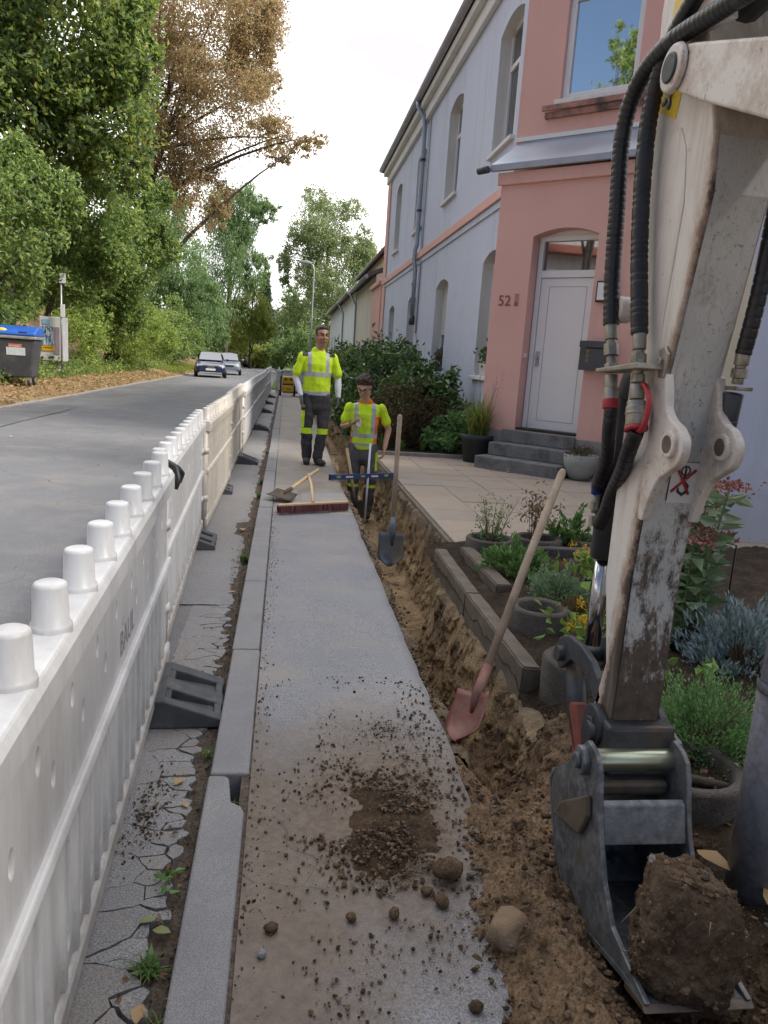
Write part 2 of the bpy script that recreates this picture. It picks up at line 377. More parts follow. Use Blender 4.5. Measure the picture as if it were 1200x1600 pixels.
g = MB().add([(-700, -300, -0.85), (700, -300, -0.85), (700, 900, -0.85), (-700, 900, -0.85)], [(0, 1, 2, 3)]).build('ground', M_LEAFLITTER)
tag(g, kind='structure')
# road: one slightly cambered sheet
xs = np.linspace(-5.75, -0.455, 24); ys = np.concatenate([np.linspace(-8, 40, 60), np.linspace(42, 150, 40)])
XX, YY = np.meshgrid(xs, ys, indexing='ij')
ZZ = -0.05 + 0.03 * np.sin((XX + 5.75) / 5.55 * PI) * (XX < -0.7) + fbm(XX * 0.6, YY * 0.3, 3) * 0.012
XX = XX + np.where(YY > 75, -((YY - 75) ** 2) * 0.004 * 0, 0)
tag(link('road', np_mesh('road', np.stack([XX, YY, ZZ], -1).reshape(-1, 3), grid_faces(24, 100), True), m=M_ROAD), kind='structure')
# darker resurfaced lane patches and old worn paint flecks lie as thin sheets on the road
M_PATCH = m_asphalt('old_patch', (0.115, 0.12, 0.135), (0.165, 0.168, 0.18), 180, dust=(0.22, 0.20, 0.18))
def road_sheet(name, x0, x1, y0, y1, m, wob=0.05, z=0.005):
    ny = 40; yy = np.linspace(y0, y1, ny); V = []
    for i, y in enumerate(yy):
        for x in (x0 + wob * fbm(y * 1.3, 0.3, 5), (x0 + x1) / 2, x1 + wob * fbm(y * 1.1, 9.3, 6)):
            zz = -0.05 + 0.03 * math.sin((x + 5.75) / 5.55 * PI) * (x < -0.7) + fbs(x * 0.6, y * 0.3, 3) * 0.012
            V.append((x, y, zz + z))
    return tag(link(name, np_mesh(name, V, grid_faces(ny, 3)), m=m), kind='structure')
road_sheet('road_patch', -5.7, -4.55, 13, 60, M_PATCH, 0.12)
M_PAINT = simple('worn_road_paint', (0.62, 0.62, 0.6), (0.5, 0.5, 0.5), 20, 0.8)
k = NT('worn_paint'); al = k.ramp(k.noise(7, 8, 0.75), [(0.52, 0.0), (0.58, 1.0)]); k.base((0.6, 0.6, 0.6)); k.rough(0.8); k.l(al, k.p.inputs['Alpha']); M_PAINTW = k.m
for (px, py, dx, dy) in ((-3.95, 11.3, 0.05, 0.55), (-4.3, 15.5, 0.05, 0.6), (-3.6, 18.0, 0.04, 0.7)):
    r_ = road_sheet('road_marking', px, px + dx, py, py + dy, M_PAINTW, 0.01, 0.010)
# verge and bank on the left
xs = np.linspace(-5.72, -46, 90); ys = np.linspace(-8, 150, 200)
XX, YY = np.meshgrid(xs, ys, indexing='ij'); D = -5.72 - XX
ZZ = -0.045 + 0.16 * np.clip(D, 0, 3) + 0.42 * np.clip(D - 3, 0, 9) + fbm(XX * 0.7, YY * 0.7, 11) * 0.10 * np.clip(D, 0, 1)
tag(link('bank', np_mesh('bank', np.stack([XX, YY, ZZ], -1).reshape(-1, 3), grid_faces(90, 200), True), m=M_LEAFLITTER), kind='structure')
def bank_z(x): D = -5.72 - x; return -0.045 + 0.16 * min(max(D, 0), 3) + 0.42 * min(max(D - 3, 0), 9)
# narrow worn edge of the road on the left
mb = MB()
for i in range(60):
    y0 = -6 + i * 2.0; w = 0.09 + 0.05 * math.sin(i * 1.7)
    mb.box(-5.78 - w, -5.72 + 0.02 * math.sin(i * 2.3), y0, y0 + 1.985, -0.2, -0.012)
tag(mb.build('road_edging', simple('edging_concrete', (0.24, 0.22, 0.21), (0.30, 0.27, 0.25), 4, 0.9, bump=0.4, dirt=(0.16, 0.11, 0.08)), bevel=0.01), kind='structure')
# gutter strip between barrier and kerb
nx, ny = 60, 700
xs = np.linspace(-0.47, -0.19, nx); ys = np.concatenate([np.linspace(0.8, 5, 420), np.linspace(5.02, 34, 280)])
XX, YY = np.meshgrid(xs, ys, indexing='ij')
near = np.clip((XX + 0.40) / 0.2, 0, 1)
ZZ = -0.064 + 0.010 * near + fbm(XX * 30, YY * 30, 21, 5, gain=0.62) * 0.013 + fbm(XX * 6, YY * 4, 22) * 0.006
gs = link('gutter_dirt', np_mesh('gutter_dirt', np.stack([XX, YY, ZZ], -1).reshape(-1, 3), grid_faces(nx, ny), True), m=M_DIRT); tag(gs, kind='structure')
# asphalt of the strip further on, with a ragged edge towards the kerb
ys = np.linspace(4.35, 34, 420); V = []
for y in ys:
    e = -0.262 + 0.035 * fbs(y * 2.2, 1.0, 31) + 0.02 * fbs(y * 9, 2.0, 32) - (0.10 if 6.2 < y < 6.7 else 0)
    for t in np.linspace(0, 1, 6): V.append((-0.66 * (1 - t) + e * t, y, -0.040 + 0.004 * fbs(t * 4, y * 2, 4) - (0.02 if t == 1 else 0)))
tag(link('gutter_asphalt', np_mesh('gutter_asphalt', V, grid_faces(420, 6), True), m=M_STRIP), kind='structure')
# cracked asphalt nearest the camera: each piece its own slab
def clip_poly(poly, px, py, nx_, ny_):
    out = []
    for i in range(len(poly)):
        a, b = poly[i], poly[(i + 1) % len(poly)]
        da = (a[0] - px) * nx_ + (a[1] - py) * ny_; db = (b[0] - px) * nx_ + (b[1] - py) * ny_
        if da <= 0: out.append(a)
        if (da < 0 < db) or (db < 0 < da): t = da / (da - db); out.append((a[0] + (b[0] - a[0]) * t, a[1] + (b[1] - a[1]) * t))
    return out
cracked = empty('cracked_asphalt', (0, 0, 0)); tag(cracked, kind='structure')
rs = random.Random(5); seeds = []
tries = 0
while len(seeds) < 260 and tries < 16000:
    tries += 1; x, y = rs.uniform(-0.46, -0.2), rs.uniform(0.9, 4.4)
    dmin = 0.040 + 0.13 * max(0, min(1, (-0.30 - x) / 0.12))
    if all((x - a) ** 2 + (y - b) ** 2 > dmin ** 2 for a, b in seeds): seeds.append((x, y))
for i, (x, y) in enumerate(seeds):
    e = -0.252 + 0.022 * fbs(y * 2.0, 4.0, 41) - 0.012 * (1 if 1.3 < y < 1.9 else 0)
    if x > e: continue
    poly = [(-0.475, 0.6), (e + 0.03, 0.6), (e + 0.03, 4.6), (-0.475, 4.6)]
    for j, (a, b) in enumerate(seeds):
        if j != i and (a - x) ** 2 + (b - y) ** 2 < 0.5:
            d = math.hypot(a - x, b - y); hsh = math.sin((i * j + i + j) * 12.9898) * 43758.5453; hsh -= math.floor(hsh); wd = max(0, min(1, (x + a) / 2 + 0.40) / 0.15); gap = 0.0 if hsh > 0.38 + 0.5 * wd else 0.0008 + 0.0062 * wd * (0.25 + hsh)
            poly = clip_poly(poly, (a + x) / 2 - (a - x) / d * gap, (b + y) / 2 - (b - y) / d * gap, (a - x) / d, (b - y) / d)
    if len(poly) < 3: continue
    # roughen the outline
    P2 = []
    for q in range(len(poly)):
        a, b = poly[q], poly[(q + 1) % len(poly)]; L = math.hypot(b[0] - a[0], b[1] - a[1]); m_ = max(1, int(L / 0.018))
        for t in range(m_):
            s_ = t / m_; xx, yy = a[0] + (b[0] - a[0]) * s_, a[1] + (b[1] - a[1]) * s_
            w = 0.006 if 0 < t else 0.0
            P2.append((xx + w * fbs(xx * 55, yy * 55, 51) + 0.010 * fbs(xx * 14, yy * 14, 53), yy + w * fbs(xx * 55 + 9, yy * 55, 52) + 0.010 * fbs(xx * 14 + 5, yy * 14, 54)))
    n = len(P2); zt = -0.044; tx = ty = 0.0
    def zz(p): return zt + (p[0] - x) * tx + (p[1] - y) * ty
    ins = [(x + (p[0] - x) * 1.0, y + (p[1] - y) * 1.0) for p in P2]
    vs = [(p[0], p[1], -0.085) for p in P2] + [(p[0], p[1], zz(p) - 0.0004) for p in P2] + [(p[0], p[1], zz(p)) for p in ins]
    fs = [(q, (q + 1) % n, n + (q + 1) % n, n + q) for q in range(n)] + [(n + q, n + (q + 1) % n, 2 * n + (q + 1) % n, 2 * n + q) for q in range(n)] + [tuple(range(2 * n, 3 * n))]
    MB().add(vs, fs).build('asphalt_piece', M_STRIP, cracked)
# kerb: a row of stones
kerb = empty('kerb', (0, 0, 0)); tag(kerb, kind='structure')
joints = [0.15, 1.27, 2.42, 3.56, 4.72, 5.95, 7.16, 8.35, 9.53]
while joints[-1] < 33: joints.append(joints[-1] + 1.15)
for i in range(len(joints) - 1):
    y0, y1 = joints[i] + 0.004, joints[i + 1] - 0.004; dx = random.uniform(-0.004, 0.004) - (0.006 if i == 1 else 0); dz = random.uniform(-0.004, 0.004)
    xa, xb = -0.196 + dx, -0.066 + dx
    if i == 1:      # the corner knocked off
        pts = [(xa, y0), (xb, y0), (xb, 2.20), (xb - 0.012, 2.235), (xb - 0.045, 2.26), (xb - 0.052, 2.33), (xb - 0.06, 2.40), (xb - 0.075, y1), (xa, y1)]
    else: pts = [(xa, y0), (xb, y0), (xb, y1), (xa, y1)]
    MB().prism(pts, -0.25, 0.004 + dz, 'z').build('kerb_stone', M_KERB, kerb, bevel=0.009, seg=3)
# pavement slabs
def walk_edge(y): return 0.672 + 0.012 * fbs(y * 1.1, 0.0, 61) + 0.006 * fbs(y * 8, 0.0, 62) + 0.004 * max(0, y - 5)
pave = empty('pavement', (0, 0, 0)); tag(pave, kind='structure')
slabs = [(0.3, 6.93, M_WALK), (6.936, 8.15, M_WALK3)] + [(8.155 + i * 1.5, 9.65 + i * 1.5, M_WALK2) for i in range(15)]
for y0, y1, m_ in slabs:
    ny = max(8, int((y1 - y0) / 0.05)); nx = 16; yy = np.linspace(y0, y1, ny); V = []
    for i in range(nx + 2):
        for y in yy:
            e = walk_edge(y)
            if i < nx: V.append((-0.060 + (e + 0.060) * i / (nx - 1), y, 0.0 + 0.006 * fbs(i * 0.3, y * 1.5, 71) * (0 < i)))
            elif i == nx: V.append((e + 0.005, y, -0.02))
            else: V.append((e - 0.012 + 0.01 * fbs(y * 20, 0, 9), y, -0.085))
    link('paving_slab', np_mesh('paving_slab', V, grid_faces(nx + 2, ny)[:, ::-1], True), pave, m_)
MB().box(-0.09, 0.62, 0.2, 31, -0.30, -0.006).build('pavement_base', M_DIRT, pave)
# trench: a lofted cross-section along the street
def smooth(a, b, x): t = np.clip((x - a) / (b - a), 0, 1); return t * t * (3 - 2 * t)
ys = np.concatenate([np.linspace(2.72, 7, 500), np.linspace(7.01, 14, 330), np.linspace(14.05, 34, 160)])
prof_n = 110; V = np.zeros((len(ys), prof_n, 3)); ss = np.linspace(0, 1, prof_n)
for i, y in enumerate(ys):
    e = walk_edge(y); xr = 1.16 + 0.225 * float(smooth(5.3, 5.75, y)); fl = -0.66 + 0.40 * float(1 - smooth(2.4, 3.4, y)) + 0.04 * math.sin(y * 0.8)
    zr = -0.14 + 0.11 * float(smooth(5.3, 5.75, y)) - 0.0 
    ctrl = [(0.0, e - 0.03, -0.03), (0.05, e + 0.01, -0.055), (0.18, e + 0.10, -0.13), (0.24, e + 0.12, -0.22), (0.38, e + 0.135, fl + 0.04), (0.44, e + 0.16, fl),
            (0.56, xr - 0.15, fl), (0.60, xr - 0.125, fl + 0.05), (0.82, xr - 0.07, fl * 0.55), (0.95, xr - 0.025, zr + 0.0), (1.0, xr + 0.06, zr + 0.02)]
    cs, cx_, cz_ = zip(*ctrl); V[i, :, 0] = np.interp(ss, cs, cx_); V[i, :, 1] = y; V[i, :, 2] = np.interp(ss, cs, cz_)
YS = ys[:, None] + ss[None] * 0; SSS = ss[None] + ys[:, None] * 0; AMP = smooth(0.02, 0.12, SSS) * (1 - smooth(0.97, 1.0, SSS))
N1 = fbm(YS * 3, SSS * 5, 81, 5, gain=0.55); N2 = fbm(YS * 16, SSS * 22, 82, 4, gain=0.6); N3 = fbm(YS * 45, SSS * 60, 83, 3, gain=0.6)
wall = smooth(0.55, 0.7, SSS); 
N4 = fbm(YS * 11, SSS * 2.0, 84, 3, gain=0.55); N5 = np.round(fbm(YS * 7, SSS * 10, 85, 2) * 5) / 5
V[:, :, 0] += AMP * (N1 * 0.055 + N2 * 0.022 + N3 * 0.012 + wall * (N4 * 0.035 + N5 * 0.022)); V[:, :, 2] += AMP * (N1 * 0.03 + N2 * 0.028 + N3 * 0.012); V[:, :, 1] += AMP * (N2 * 0.03)
tag(link('trench', np_mesh('trench', V.reshape(-1, 3), grid_faces(len(ys), prof_n), True), m=M_TRENCH), kind='structure')
# the heap of dug soil and the ramp in front of the trench
nx, ny = 300, 460
xs = np.linspace(0.40, 1.95, nx); ys = np.linspace(0.55, 3.35, ny); XX, YY = np.meshgrid(xs, ys, indexing='ij')
def gauss(cx, cy, sx, sy): return np.exp(-((XX - cx) / sx) ** 2 - ((YY - cy) / sy) ** 2)
def heap_h(XX, YY):
    gs_ = lambda cx, cy, sx, sy: np.exp(-((XX - cx) / sx) ** 2 - ((YY - cy) / sy) ** 2)
    z = -0.05 + 0.125 * gs_(0.69, 1.62, 0.13, 0.42) + 0.09 * gs_(0.80, 1.05, 0.24, 0.4) + 0.03 * gs_(0.72, 2.05, 0.12, 0.28) + 0.06 * gs_(1.25, 1.15, 0.30, 0.4) + 0.075 * gs_(1.10, 1.25, 0.20, 0.11) + 0.06 * gs_(1.28, 1.5, 0.10, 0.25)
    z = z - 0.52 * gs_(0.95, 3.10, 0.20, 0.36) - 0.14 * gs_(0.90, 2.58, 0.13, 0.30) - 0.10 * gs_(1.0, 1.62, 0.16, 0.34) - 0.05 * gs_(0.93, 1.40, 0.12, 0.16) + 0.10 * smooth(1.02, 1.30, XX) * smooth(1.9, 2.3, YY) * (1 - smooth(2.75, 3.1, YY))
    z = z + 0.02 * smooth(1.2, 1.5, XX) + 0.13 * gs_(1.13, 2.80, 0.085, 0.16)
    return z
ZZ = heap_h(XX, YY); rough_amp = 1.0
ZZ += (fbm(XX * 6, YY * 6, 91, 4) * 0.035 + np.maximum(fbm(XX * 26, YY * 26, 92, 4, gain=0.6), -0.2) * 0.030 + np.abs(fbm(XX * 70, YY * 70, 93, 3, gain=0.65)) * 0.016) * rough_amp
ZZ = np.where(XX < 0.56 + 0.04 * fbm(YY * 3, YY * 0, 94), np.minimum(ZZ, 0.02 - (0.56 - XX) * 0.6), ZZ)
k = NT('heap_loam'); c = k.ramp(k.noise(4.5, 10, 0.72), [(0.3, (0.16, 0.104, 0.064)), (0.5, (0.31, 0.205, 0.125)), (0.68, (0.44, 0.31, 0.195))])
dk = k.ramp(k.math('ADD', k.math('MULTIPLY', k.sep(0), 1.0), k.math('MULTIPLY', k.noise(5, 6), 0.35)), [(1.12 / 2, 0.0), (1.34 / 2, 1.0)])
dk_in = k.math('MULTIPLY', k.math('ADD', k.sep(0), k.math('MULTIPLY', k.noise(5, 6), 0.3)), 0.5)
dk = k.ramp(dk_in, [(0.60, 0.0), (0.68, 1.0)])
c = k.mix(dk, c, k.ramp(k.noise(6, 9, 0.7), [(0.3, (0.04, 0.028, 0.02)), (0.55, (0.095, 0.066, 0.046)), (0.7, (0.16, 0.112, 0.078))]))
c = k.mix(k.ramp(k.noise(110, 3), [(0.38, 0.5), (0.55, 0.0)]), c, (0.03, 0.022, 0.016)); c = k.mix(k.ramp(k.noise(150, 2), [(0.62, 0.0), (0.72, 0.45)]), c, (0.42, 0.33, 0.22))
k.base(c); k.rough(0.95); k.p.inputs['Specular IOR Level'].default_value = 0.15; k.bump(k.noise(110, 8, 0.75), 1.0, 0.014); M_HEAP = k.m
gz_ = np.gradient(ZZ, axis=0) / (1.55 / 300); st_ = np.clip(np.abs(gz_), 0, 2)
XX = XX + fbm(YY * 22, ZZ * 40, 95, 4, gain=0.6) * 0.016 * st_; YY = YY + fbm(XX * 22, ZZ * 40, 96, 4, gain=0.6) * 0.014 * st_
heap = link('soil_heap', np_mesh('soil_heap', np.stack([XX, YY, ZZ], -1).reshape(-1, 3), grid_faces(nx, ny), True), m=M_HEAP); tag(heap, 'brown heap of dug soil beside the excavator bucket', 'soil', kind='stuff')
# small low pile left on the pavement
nx, ny = 120, 150; xs = np.linspace(0.12, 0.62, nx); ys = np.linspace(1.72, 2.55, ny); XX, YY = np.meshgrid(xs, ys, indexing='ij')
wob = 1 + 0.9 * fbm(XX * 6, YY * 6, 101, 4, gain=0.6)
rr = np.sqrt(((XX - 0.37) / (0.125 * wob)) ** 2 + ((YY - 2.10) / (0.20 * wob)) ** 2)
ZZ = 0.036 * np.clip(1 - rr, -0.4, 1) + 0.000 + (fbm(XX * 40, YY * 40, 102, 4, gain=0.65) * 0.018) * np.clip(1.4 - rr, 0, 1)
tag(link('soil_pile', np_mesh('soil_pile', np.stack([XX, YY, ZZ], -1).reshape(-1, 3), grid_faces(nx, ny), True), m=M_SOIL), 'low dark soil pile spilled on the grey pavement', 'soil', kind='stuff')
# garden bed
nx, ny = 130, 150; xs = np.linspace(1.16, 6.2, nx); ys = np.linspace(1.0, 5.95, ny); XX, YY = np.meshgrid(xs, ys, indexing='ij')
ZZ = 0.0 + 0.06 * smooth(1.25, 1.7, XX) + fbm(XX * 3, YY * 3, 111, 4) * 0.04 + fbm(XX * 18, YY * 18, 112, 4, gain=0.6) * 0.03
ZZ -= 0.15 * (1 - smooth(1.16, 1.36, XX)) * (1 - smooth(3.0, 3.4, YY)) + 0.05 * (1 - smooth(1.2, 1.3, XX))
tag(link('garden_bed', np_mesh('garden_bed', np.stack([XX, YY, ZZ], -1).reshape(-1, 3), grid_faces(nx, ny), True), m=M_SOILD), kind='structure')
# planted strip along the house beyond the patio
xs = np.linspace(1.42, 3.4, 40); ys = np.linspace(11.75, 30, 150); XX, YY = np.meshgrid(xs, ys, indexing='ij'); ZZ = 0.05 + fbm(XX * 4, YY * 4, 121, 4) * 0.06
tag(link('shrub_bed', np_mesh('shrub_bed', np.stack([XX, YY, ZZ], -1).reshape(-1, 3), grid_faces(40, 150), True), m=M_SOILD), kind='structure')
# ground right of and behind everything
tag(MB().add([(1.4, 29.5, 0.0), (60, 29.5, 0.0), (60, 150, 0.0), (-0.6, 150, 0.0), (-0.6, 34, 0.0), (1.4, 34, 0.0)], [(0, 1, 2, 3, 4, 5)]).build('far_ground', M_GRASSG), kind='structure')
# patio: slabs with open joints
patio = empty('patio', (0, 0, 0)); tag(patio, kind='structure')
M_SLAB = [simple('patio_slab_%d' % i, c1, c2, 3, 0.85, bump=0.35, bscale=90, bdist=0.003, fine=(200, (0.22, 0.19, 0.17)), dirt=(0.26, 0.185, 0.12), dlo=0.52, dhi=0.8, dscale=1.5)
          for i, (c1, c2) in enumerate((((0.36, 0.295, 0.235), (0.43, 0.355, 0.285)), ((0.34, 0.285, 0.24), (0.40, 0.335, 0.28)), ((0.385, 0.305, 0.235), (0.45, 0.36, 0.28))))]
MB().box(1.385, 6.6, 5.85, 11.75, -0.3, -0.012).build('patio_bedding', M_DIRT, patio)
slab_me = []
for m_ in M_SLAB:
    me = MB().box(-0.247, 0.247, -0.247, 0.247, -0.03, 0.012); b = bmesh.new(); b.from_mesh(me.mesh()); bmesh.ops.bevel(b, geom=list(b.edges), offset=0.005, segments=1, affect='EDGES')
    mm = bpy.data.meshes.new('patio_slab'); b.to_mesh(mm); b.free(); mm.materials.append(m_); slab_me.append(mm)
for i in range(10):
    for j in range(12):
        x, y = 1.67 + i * 0.5, 6.12 + j * 0.5
        if x + y > 14.55 + 0.3: continue
        o = link('patio_slab', random.choice(slab_me), patio); o.location = (x, y, random.uniform(-0.004, 0.004)); o.rotation_euler = (random.uniform(-0.006, 0.006), random.uniform(-0.006, 0.006), random.uniform(-0.004, 0.004))
tag(MB().box(1.375, 1.412, 5.7, 11.8, -0.16, 0.006).build('patio_edging', simple('edging_dark', (0.12, 0.10, 0.085), (0.2, 0.16, 0.12), 8, 0.9, bump=0.4), bevel=0.006), kind='structure')
tag(MB().box(1.42, 3.2, 11.72, 11.79, -0.1, 0.07).build('bed_edging', simple('edging_grey', (0.22, 0.21, 0.19), (0.3, 0.28, 0.25), 8, 0.9, bump=0.4), bevel=0.01), kind='structure')

# ------------------------------------------------------------------ loose crumbs, stones
ico = bmesh.new(); bmesh.ops.create_icosphere(ico, subdivisions=1, radius=1.0)
ICO_V = np.array([v.co[:] for v in ico.verts]); ICO_F = np.array([[v.index for v in f.verts] for f in ico.faces]); ico.free()
def lumps(name, P, R, r=rng):
    n = len(P); nv = len(ICO_V)
    j = 1 + 0.3 * r.uniform(-1, 1, (n, nv, 1)); sc = np.stack([r.uniform(0.7, 1.2, n), r.uniform(0.7, 1.2, n), r.uniform(0.55, 0.95, n)], 1)[:, None]
    V = ICO_V[None] * j * sc * np.asarray(R)[:, None, None]
    a = r.uniform(0, 2 * PI, n); ca, sa = np.cos(a)[:, None], np.sin(a)[:, None]
    V = np.stack([V[..., 0] * ca - V[..., 1] * sa, V[..., 0] * sa + V[..., 1] * ca, V[..., 2]], -1) + np.asarray(P)[:, None]
    F = (np.arange(n)[:, None, None] * nv + ICO_F[None]).reshape(-1, 3)
    return np_mesh(name, V.reshape(-1, 3), F)
def pw(n, lo, hi, p=2.5): return lo + (hi - lo) * rng.uniform(0, 1, n) ** p
P = []; R = []
n = 7500; x, y = rng.normal(0.37, 0.125, n), rng.normal(2.10, 0.21, n); q = pw(n, 0.0010, 0.0085, 5); z = 0.036 * np.clip(1 - np.sqrt(((x - 0.37) / 0.17) ** 2 + ((y - 2.1) / 0.27) ** 2), 0, 1) + q * 0.3 + 0.004
ok = (x < 0.66) & (x > -0.05) & (fbm(x * 8, y * 8, 131, 3) > -0.12); P.append(np.stack([x, y, z], 1)[ok]); R.append(q[ok])
n = 7500; x, y = rng.uniform(-0.055, 0.66, n), 1.25 + 2.0 * rng.uniform(0, 1, n) ** 1.4; q = pw(n, 0.0007, 0.0065, 7); ok = fbm(x * 5, y * 5, 132, 4) > 0.02; P.append(np.stack([x, y, q * 0.4 + 0.002], 1)[ok]); R.append(q[ok])
n = 700; x, y = rng.normal(0.43, 0.07, n), rng.normal(2.72, 0.06, n); q = pw(n, 0.0008, 0.005, 5); P.append(np.stack([x, y, q * 0.4 + 0.003], 1)); R.append(q)
n = 1100; x, y = rng.normal(0.58, 0.045, n), rng.uniform(1.2, 3.2, n); q = pw(n, 0.0012, 0.008, 5); ok = x < 0.67; P.append(np.stack([x, y, q * 0.4 + 0.004], 1)[ok]); R.append(q[ok])
n = 900; x, y = -0.062 + np.abs(rng.normal(0, 0.035, n)), rng.uniform(1.2, 8, n); q = pw(n, 0.001, 0.005, 3); P.append(np.stack([x, y, q * 0.3 + 0.003], 1)); R.append(q)
n = 6500; x, y = rng.uniform(0.5, 1.5, n), rng.uniform(0.9, 3.2, n); q = pw(n, 0.0016, 0.014, 6); P.append(np.stack([x, y, heap_h(x, y) + 0.014 + q * 0.3], 1)); R.append(q)
n = 1500; x, y = -0.20 - np.abs(rng.normal(0, 0.05, n)), rng.uniform(1.1, 6.5, n); q = pw(n, 0.001, 0.006, 3); P.append(np.stack([x, y, -0.048 + q * 0.3], 1)); R.append(q)
n = 500; x, y = rng.normal(-0.37, 0.03, n), rng.normal(2.28, 0.12, n); q = pw(n, 0.001, 0.006, 3); P.append(np.stack([x, y, -0.042 + q * 0.4], 1)); R.append(q)
n = 1600; y = rng.uniform(3, 9, n); x = 0.69 + np.abs(rng.normal(0, 0.05, n)); q = pw(n, 0.002, 0.012, 3); P.append(np.stack([x, y, -0.06 - (x - 0.69) * 0.6], 1)); R.append(q)
P = np.concatenate(P); R = np.concatenate(R)
tag(link('soil_crumbs', lumps('soil_crumbs', P, R), m=M_CRUMB), 'crumbs of brown soil scattered over the pavement', 'soil crumbs', kind='stuff')
def stone(name, loc, r, m, label, cat='stone', group=None, sc=(1, 0.85, 0.75), seed=0, sub=3):
    b = bmesh.new(); bmesh.ops.create_icosphere(b, subdivisions=sub, radius=1.0)
    for v in b.verts:
        p = v.co.copy(); a = noise.noise(p * 1.1 + Vector((seed * 3.1, 0, 0))) * 0.38 + noise.noise(p * 3 + Vector((seed, 5, 0))) * 0.14 + noise.noise(p * 8 + Vector((seed, 9, 0))) * 0.05
        v.co = Vector((p.x * sc[0], p.y * sc[1], p.z * sc[2])) * r * (1 + a)
    for f in b.faces: f.smooth = True
    me = bpy.data.meshes.new(name); b.to_mesh(me); b.free()
    o = link(name, me, None, m); o.location = loc; o.rotation_euler = (0.2, 0.1, seed * 1.3); return tag(o, label, cat, group)
M_CLOD = m_soil('clod', [(0.3, (0.09, 0.06, 0.038)), (0.55, (0.18, 0.12, 0.072)), (0.72, (0.26, 0.18, 0.11))], 14, 120, 0.7)
M_STONE = simple('pale_stone', (0.22, 0.155, 0.10), (0.16, 0.105, 0.065), 14, 0.9, bump=0.6, bscale=60, dirt=(0.15, 0.10, 0.06), dlo=0.5, dscale=9)
stone('stone', (0.60, 1.60, 0.055), 0.052, M_STONE, 'largest pale brown stone at the edge of the soil heap', sc=(1.1, 0.85, 0.8), seed=3)
for i, (px, py, r, sd, lb) in enumerate(((0.505, 1.86, 0.040, 5, 'grey clod on the pavement edge just above the heap'), (0.47, 1.76, 0.022, 6, 'brown clod on the pavement nearest the large stone'),
        (0.435, 1.80, 0.018, 7, 'flat clod at the left tip of the soil heap'), (0.335, 1.72, 0.017, 8, 'round clod lying on clean pavement in front of the soil pile'),
        (0.225, 1.71, 0.015, 9, 'small dark clod alone left of the round clod'), (0.02, 1.68, 0.018, 10, 'grey-brown clod near the kerb beside the soil streaks'),
        (0.00, 1.60, 0.013, 11, 'small pale pebble beside the kerb'), (0.48, 1.42, 0.018, 12, 'small clod by the lower edge of the pavement'), (0.56, 1.35, 0.024, 13, 'clod at the foot of the heap nearest the camera'))):
    stone('soil_clod' if i != 6 else 'pebble', (px, py, r * 0.55 + (0.012 if i in (0, 8) else 0.003)), r, M_CLOD if i != 6 else M_KERB, lb, 'clod' if i != 6 else 'pebble', 'clods fallen from the digging', seed=sd, sub=2)
# ================================================================== HOUSES
def m_plaster(name, c1, c2, grime=(0.30, 0.27, 0.25), gl=0.62):
    k = NT(name)
    c = k.ramp(k.noise(0.8, 7, 0.6), [(0.3, c1), (0.7, c2)])
    st = k.noise(1.0, 8, 0.7, vec=k.scaled((2.2, 2.2, 0.22)))
    c = k.mix(k.ramp(st, [(gl - 0.10, 0.0), (gl + 0.14, 0.42)]), c, grime)
    c = k.mix(k.ramp(k.noise(2.6, 9, 0.75), [(0.56, 0.0), (0.70, 0.22)]), c, grime)
    gz = k.math('ADD', k.math('MULTIPLY', k.sep(2), 0.8), k.math('MULTIPLY', k.noise(3, 6), 0.8)); c = k.mix(k.ramp(gz, [(0.55, 0.4), (1.1, 0.0)]), c, grime)
    k.base(c); k.rough(0.9); k.bump(k.mix(0.5, k.noise(55, 4), k.noise(240, 3)), 0.25, 0.006); return k.m
M_BLUE = m_plaster('pale_blue_plaster', (0.53, 0.57, 0.70), (0.58, 0.62, 0.745))
M_PINK = m_plaster('pink_plaster', (0.68, 0.40, 0.35), (0.74, 0.445, 0.395), (0.48, 0.28, 0.24), 0.64)
M_REVEAL = m_plaster('white_reveal_plaster', (0.66, 0.66, 0.66), (0.72, 0.72, 0.71))
M_CREAM = m_plaster('cream_plaster', (0.62, 0.54, 0.40), (0.68, 0.60, 0.46))
M_PLINTH = m_plaster('grey_plinth', (0.27, 0.24, 0.23), (0.33, 0.30, 0.28), (0.18, 0.15, 0.13))
M_PVC = simple('white_pvc', (0.72, 0.73, 0.76), (0.76, 0.77, 0.79), 3, 0.35)
M_DOOR = simple('white_door_panel', (0.74, 0.74, 0.76), (0.78, 0.78, 0.80), 1.5, 0.4)
M_ZINC = simple('zinc', (0.30, 0.34, 0.40), (0.38, 0.42, 0.48), 3, 0.42, 0.55, bump=0.1, dirt=(0.22, 0.23, 0.25))
M_ZINCL = simple('zinc_sheet', (0.42, 0.46, 0.55), (0.50, 0.54, 0.62), 2, 0.38, 0.5)
M_TILE = simple('dark_roof_tile', (0.055, 0.05, 0.055), (0.09, 0.08, 0.085), 6, 0.7, bump=0.4)
M_RTILE = simple('red_roof_tile', (0.24, 0.07, 0.045), (0.32, 0.11, 0.07), 6, 0.8, bump=0.4)
M_GUTTER = simple('painted_gutter', (0.30, 0.29, 0.33), (0.37, 0.36, 0.40), 4, 0.55)
M_SHUT = simple('roller_shutter', (0.50, 0.50, 0.50), (0.56, 0.56, 0.55), 2, 0.5)
M_STEPC = simple('step_concrete', (0.19, 0.19, 0.19), (0.28, 0.28, 0.28), 7, 0.9, bump=0.5, bscale=90, fine=(160, (0.10, 0.10, 0.10)), dirt=(0.09, 0.085, 0.08), dlo=0.5, dscale=4)
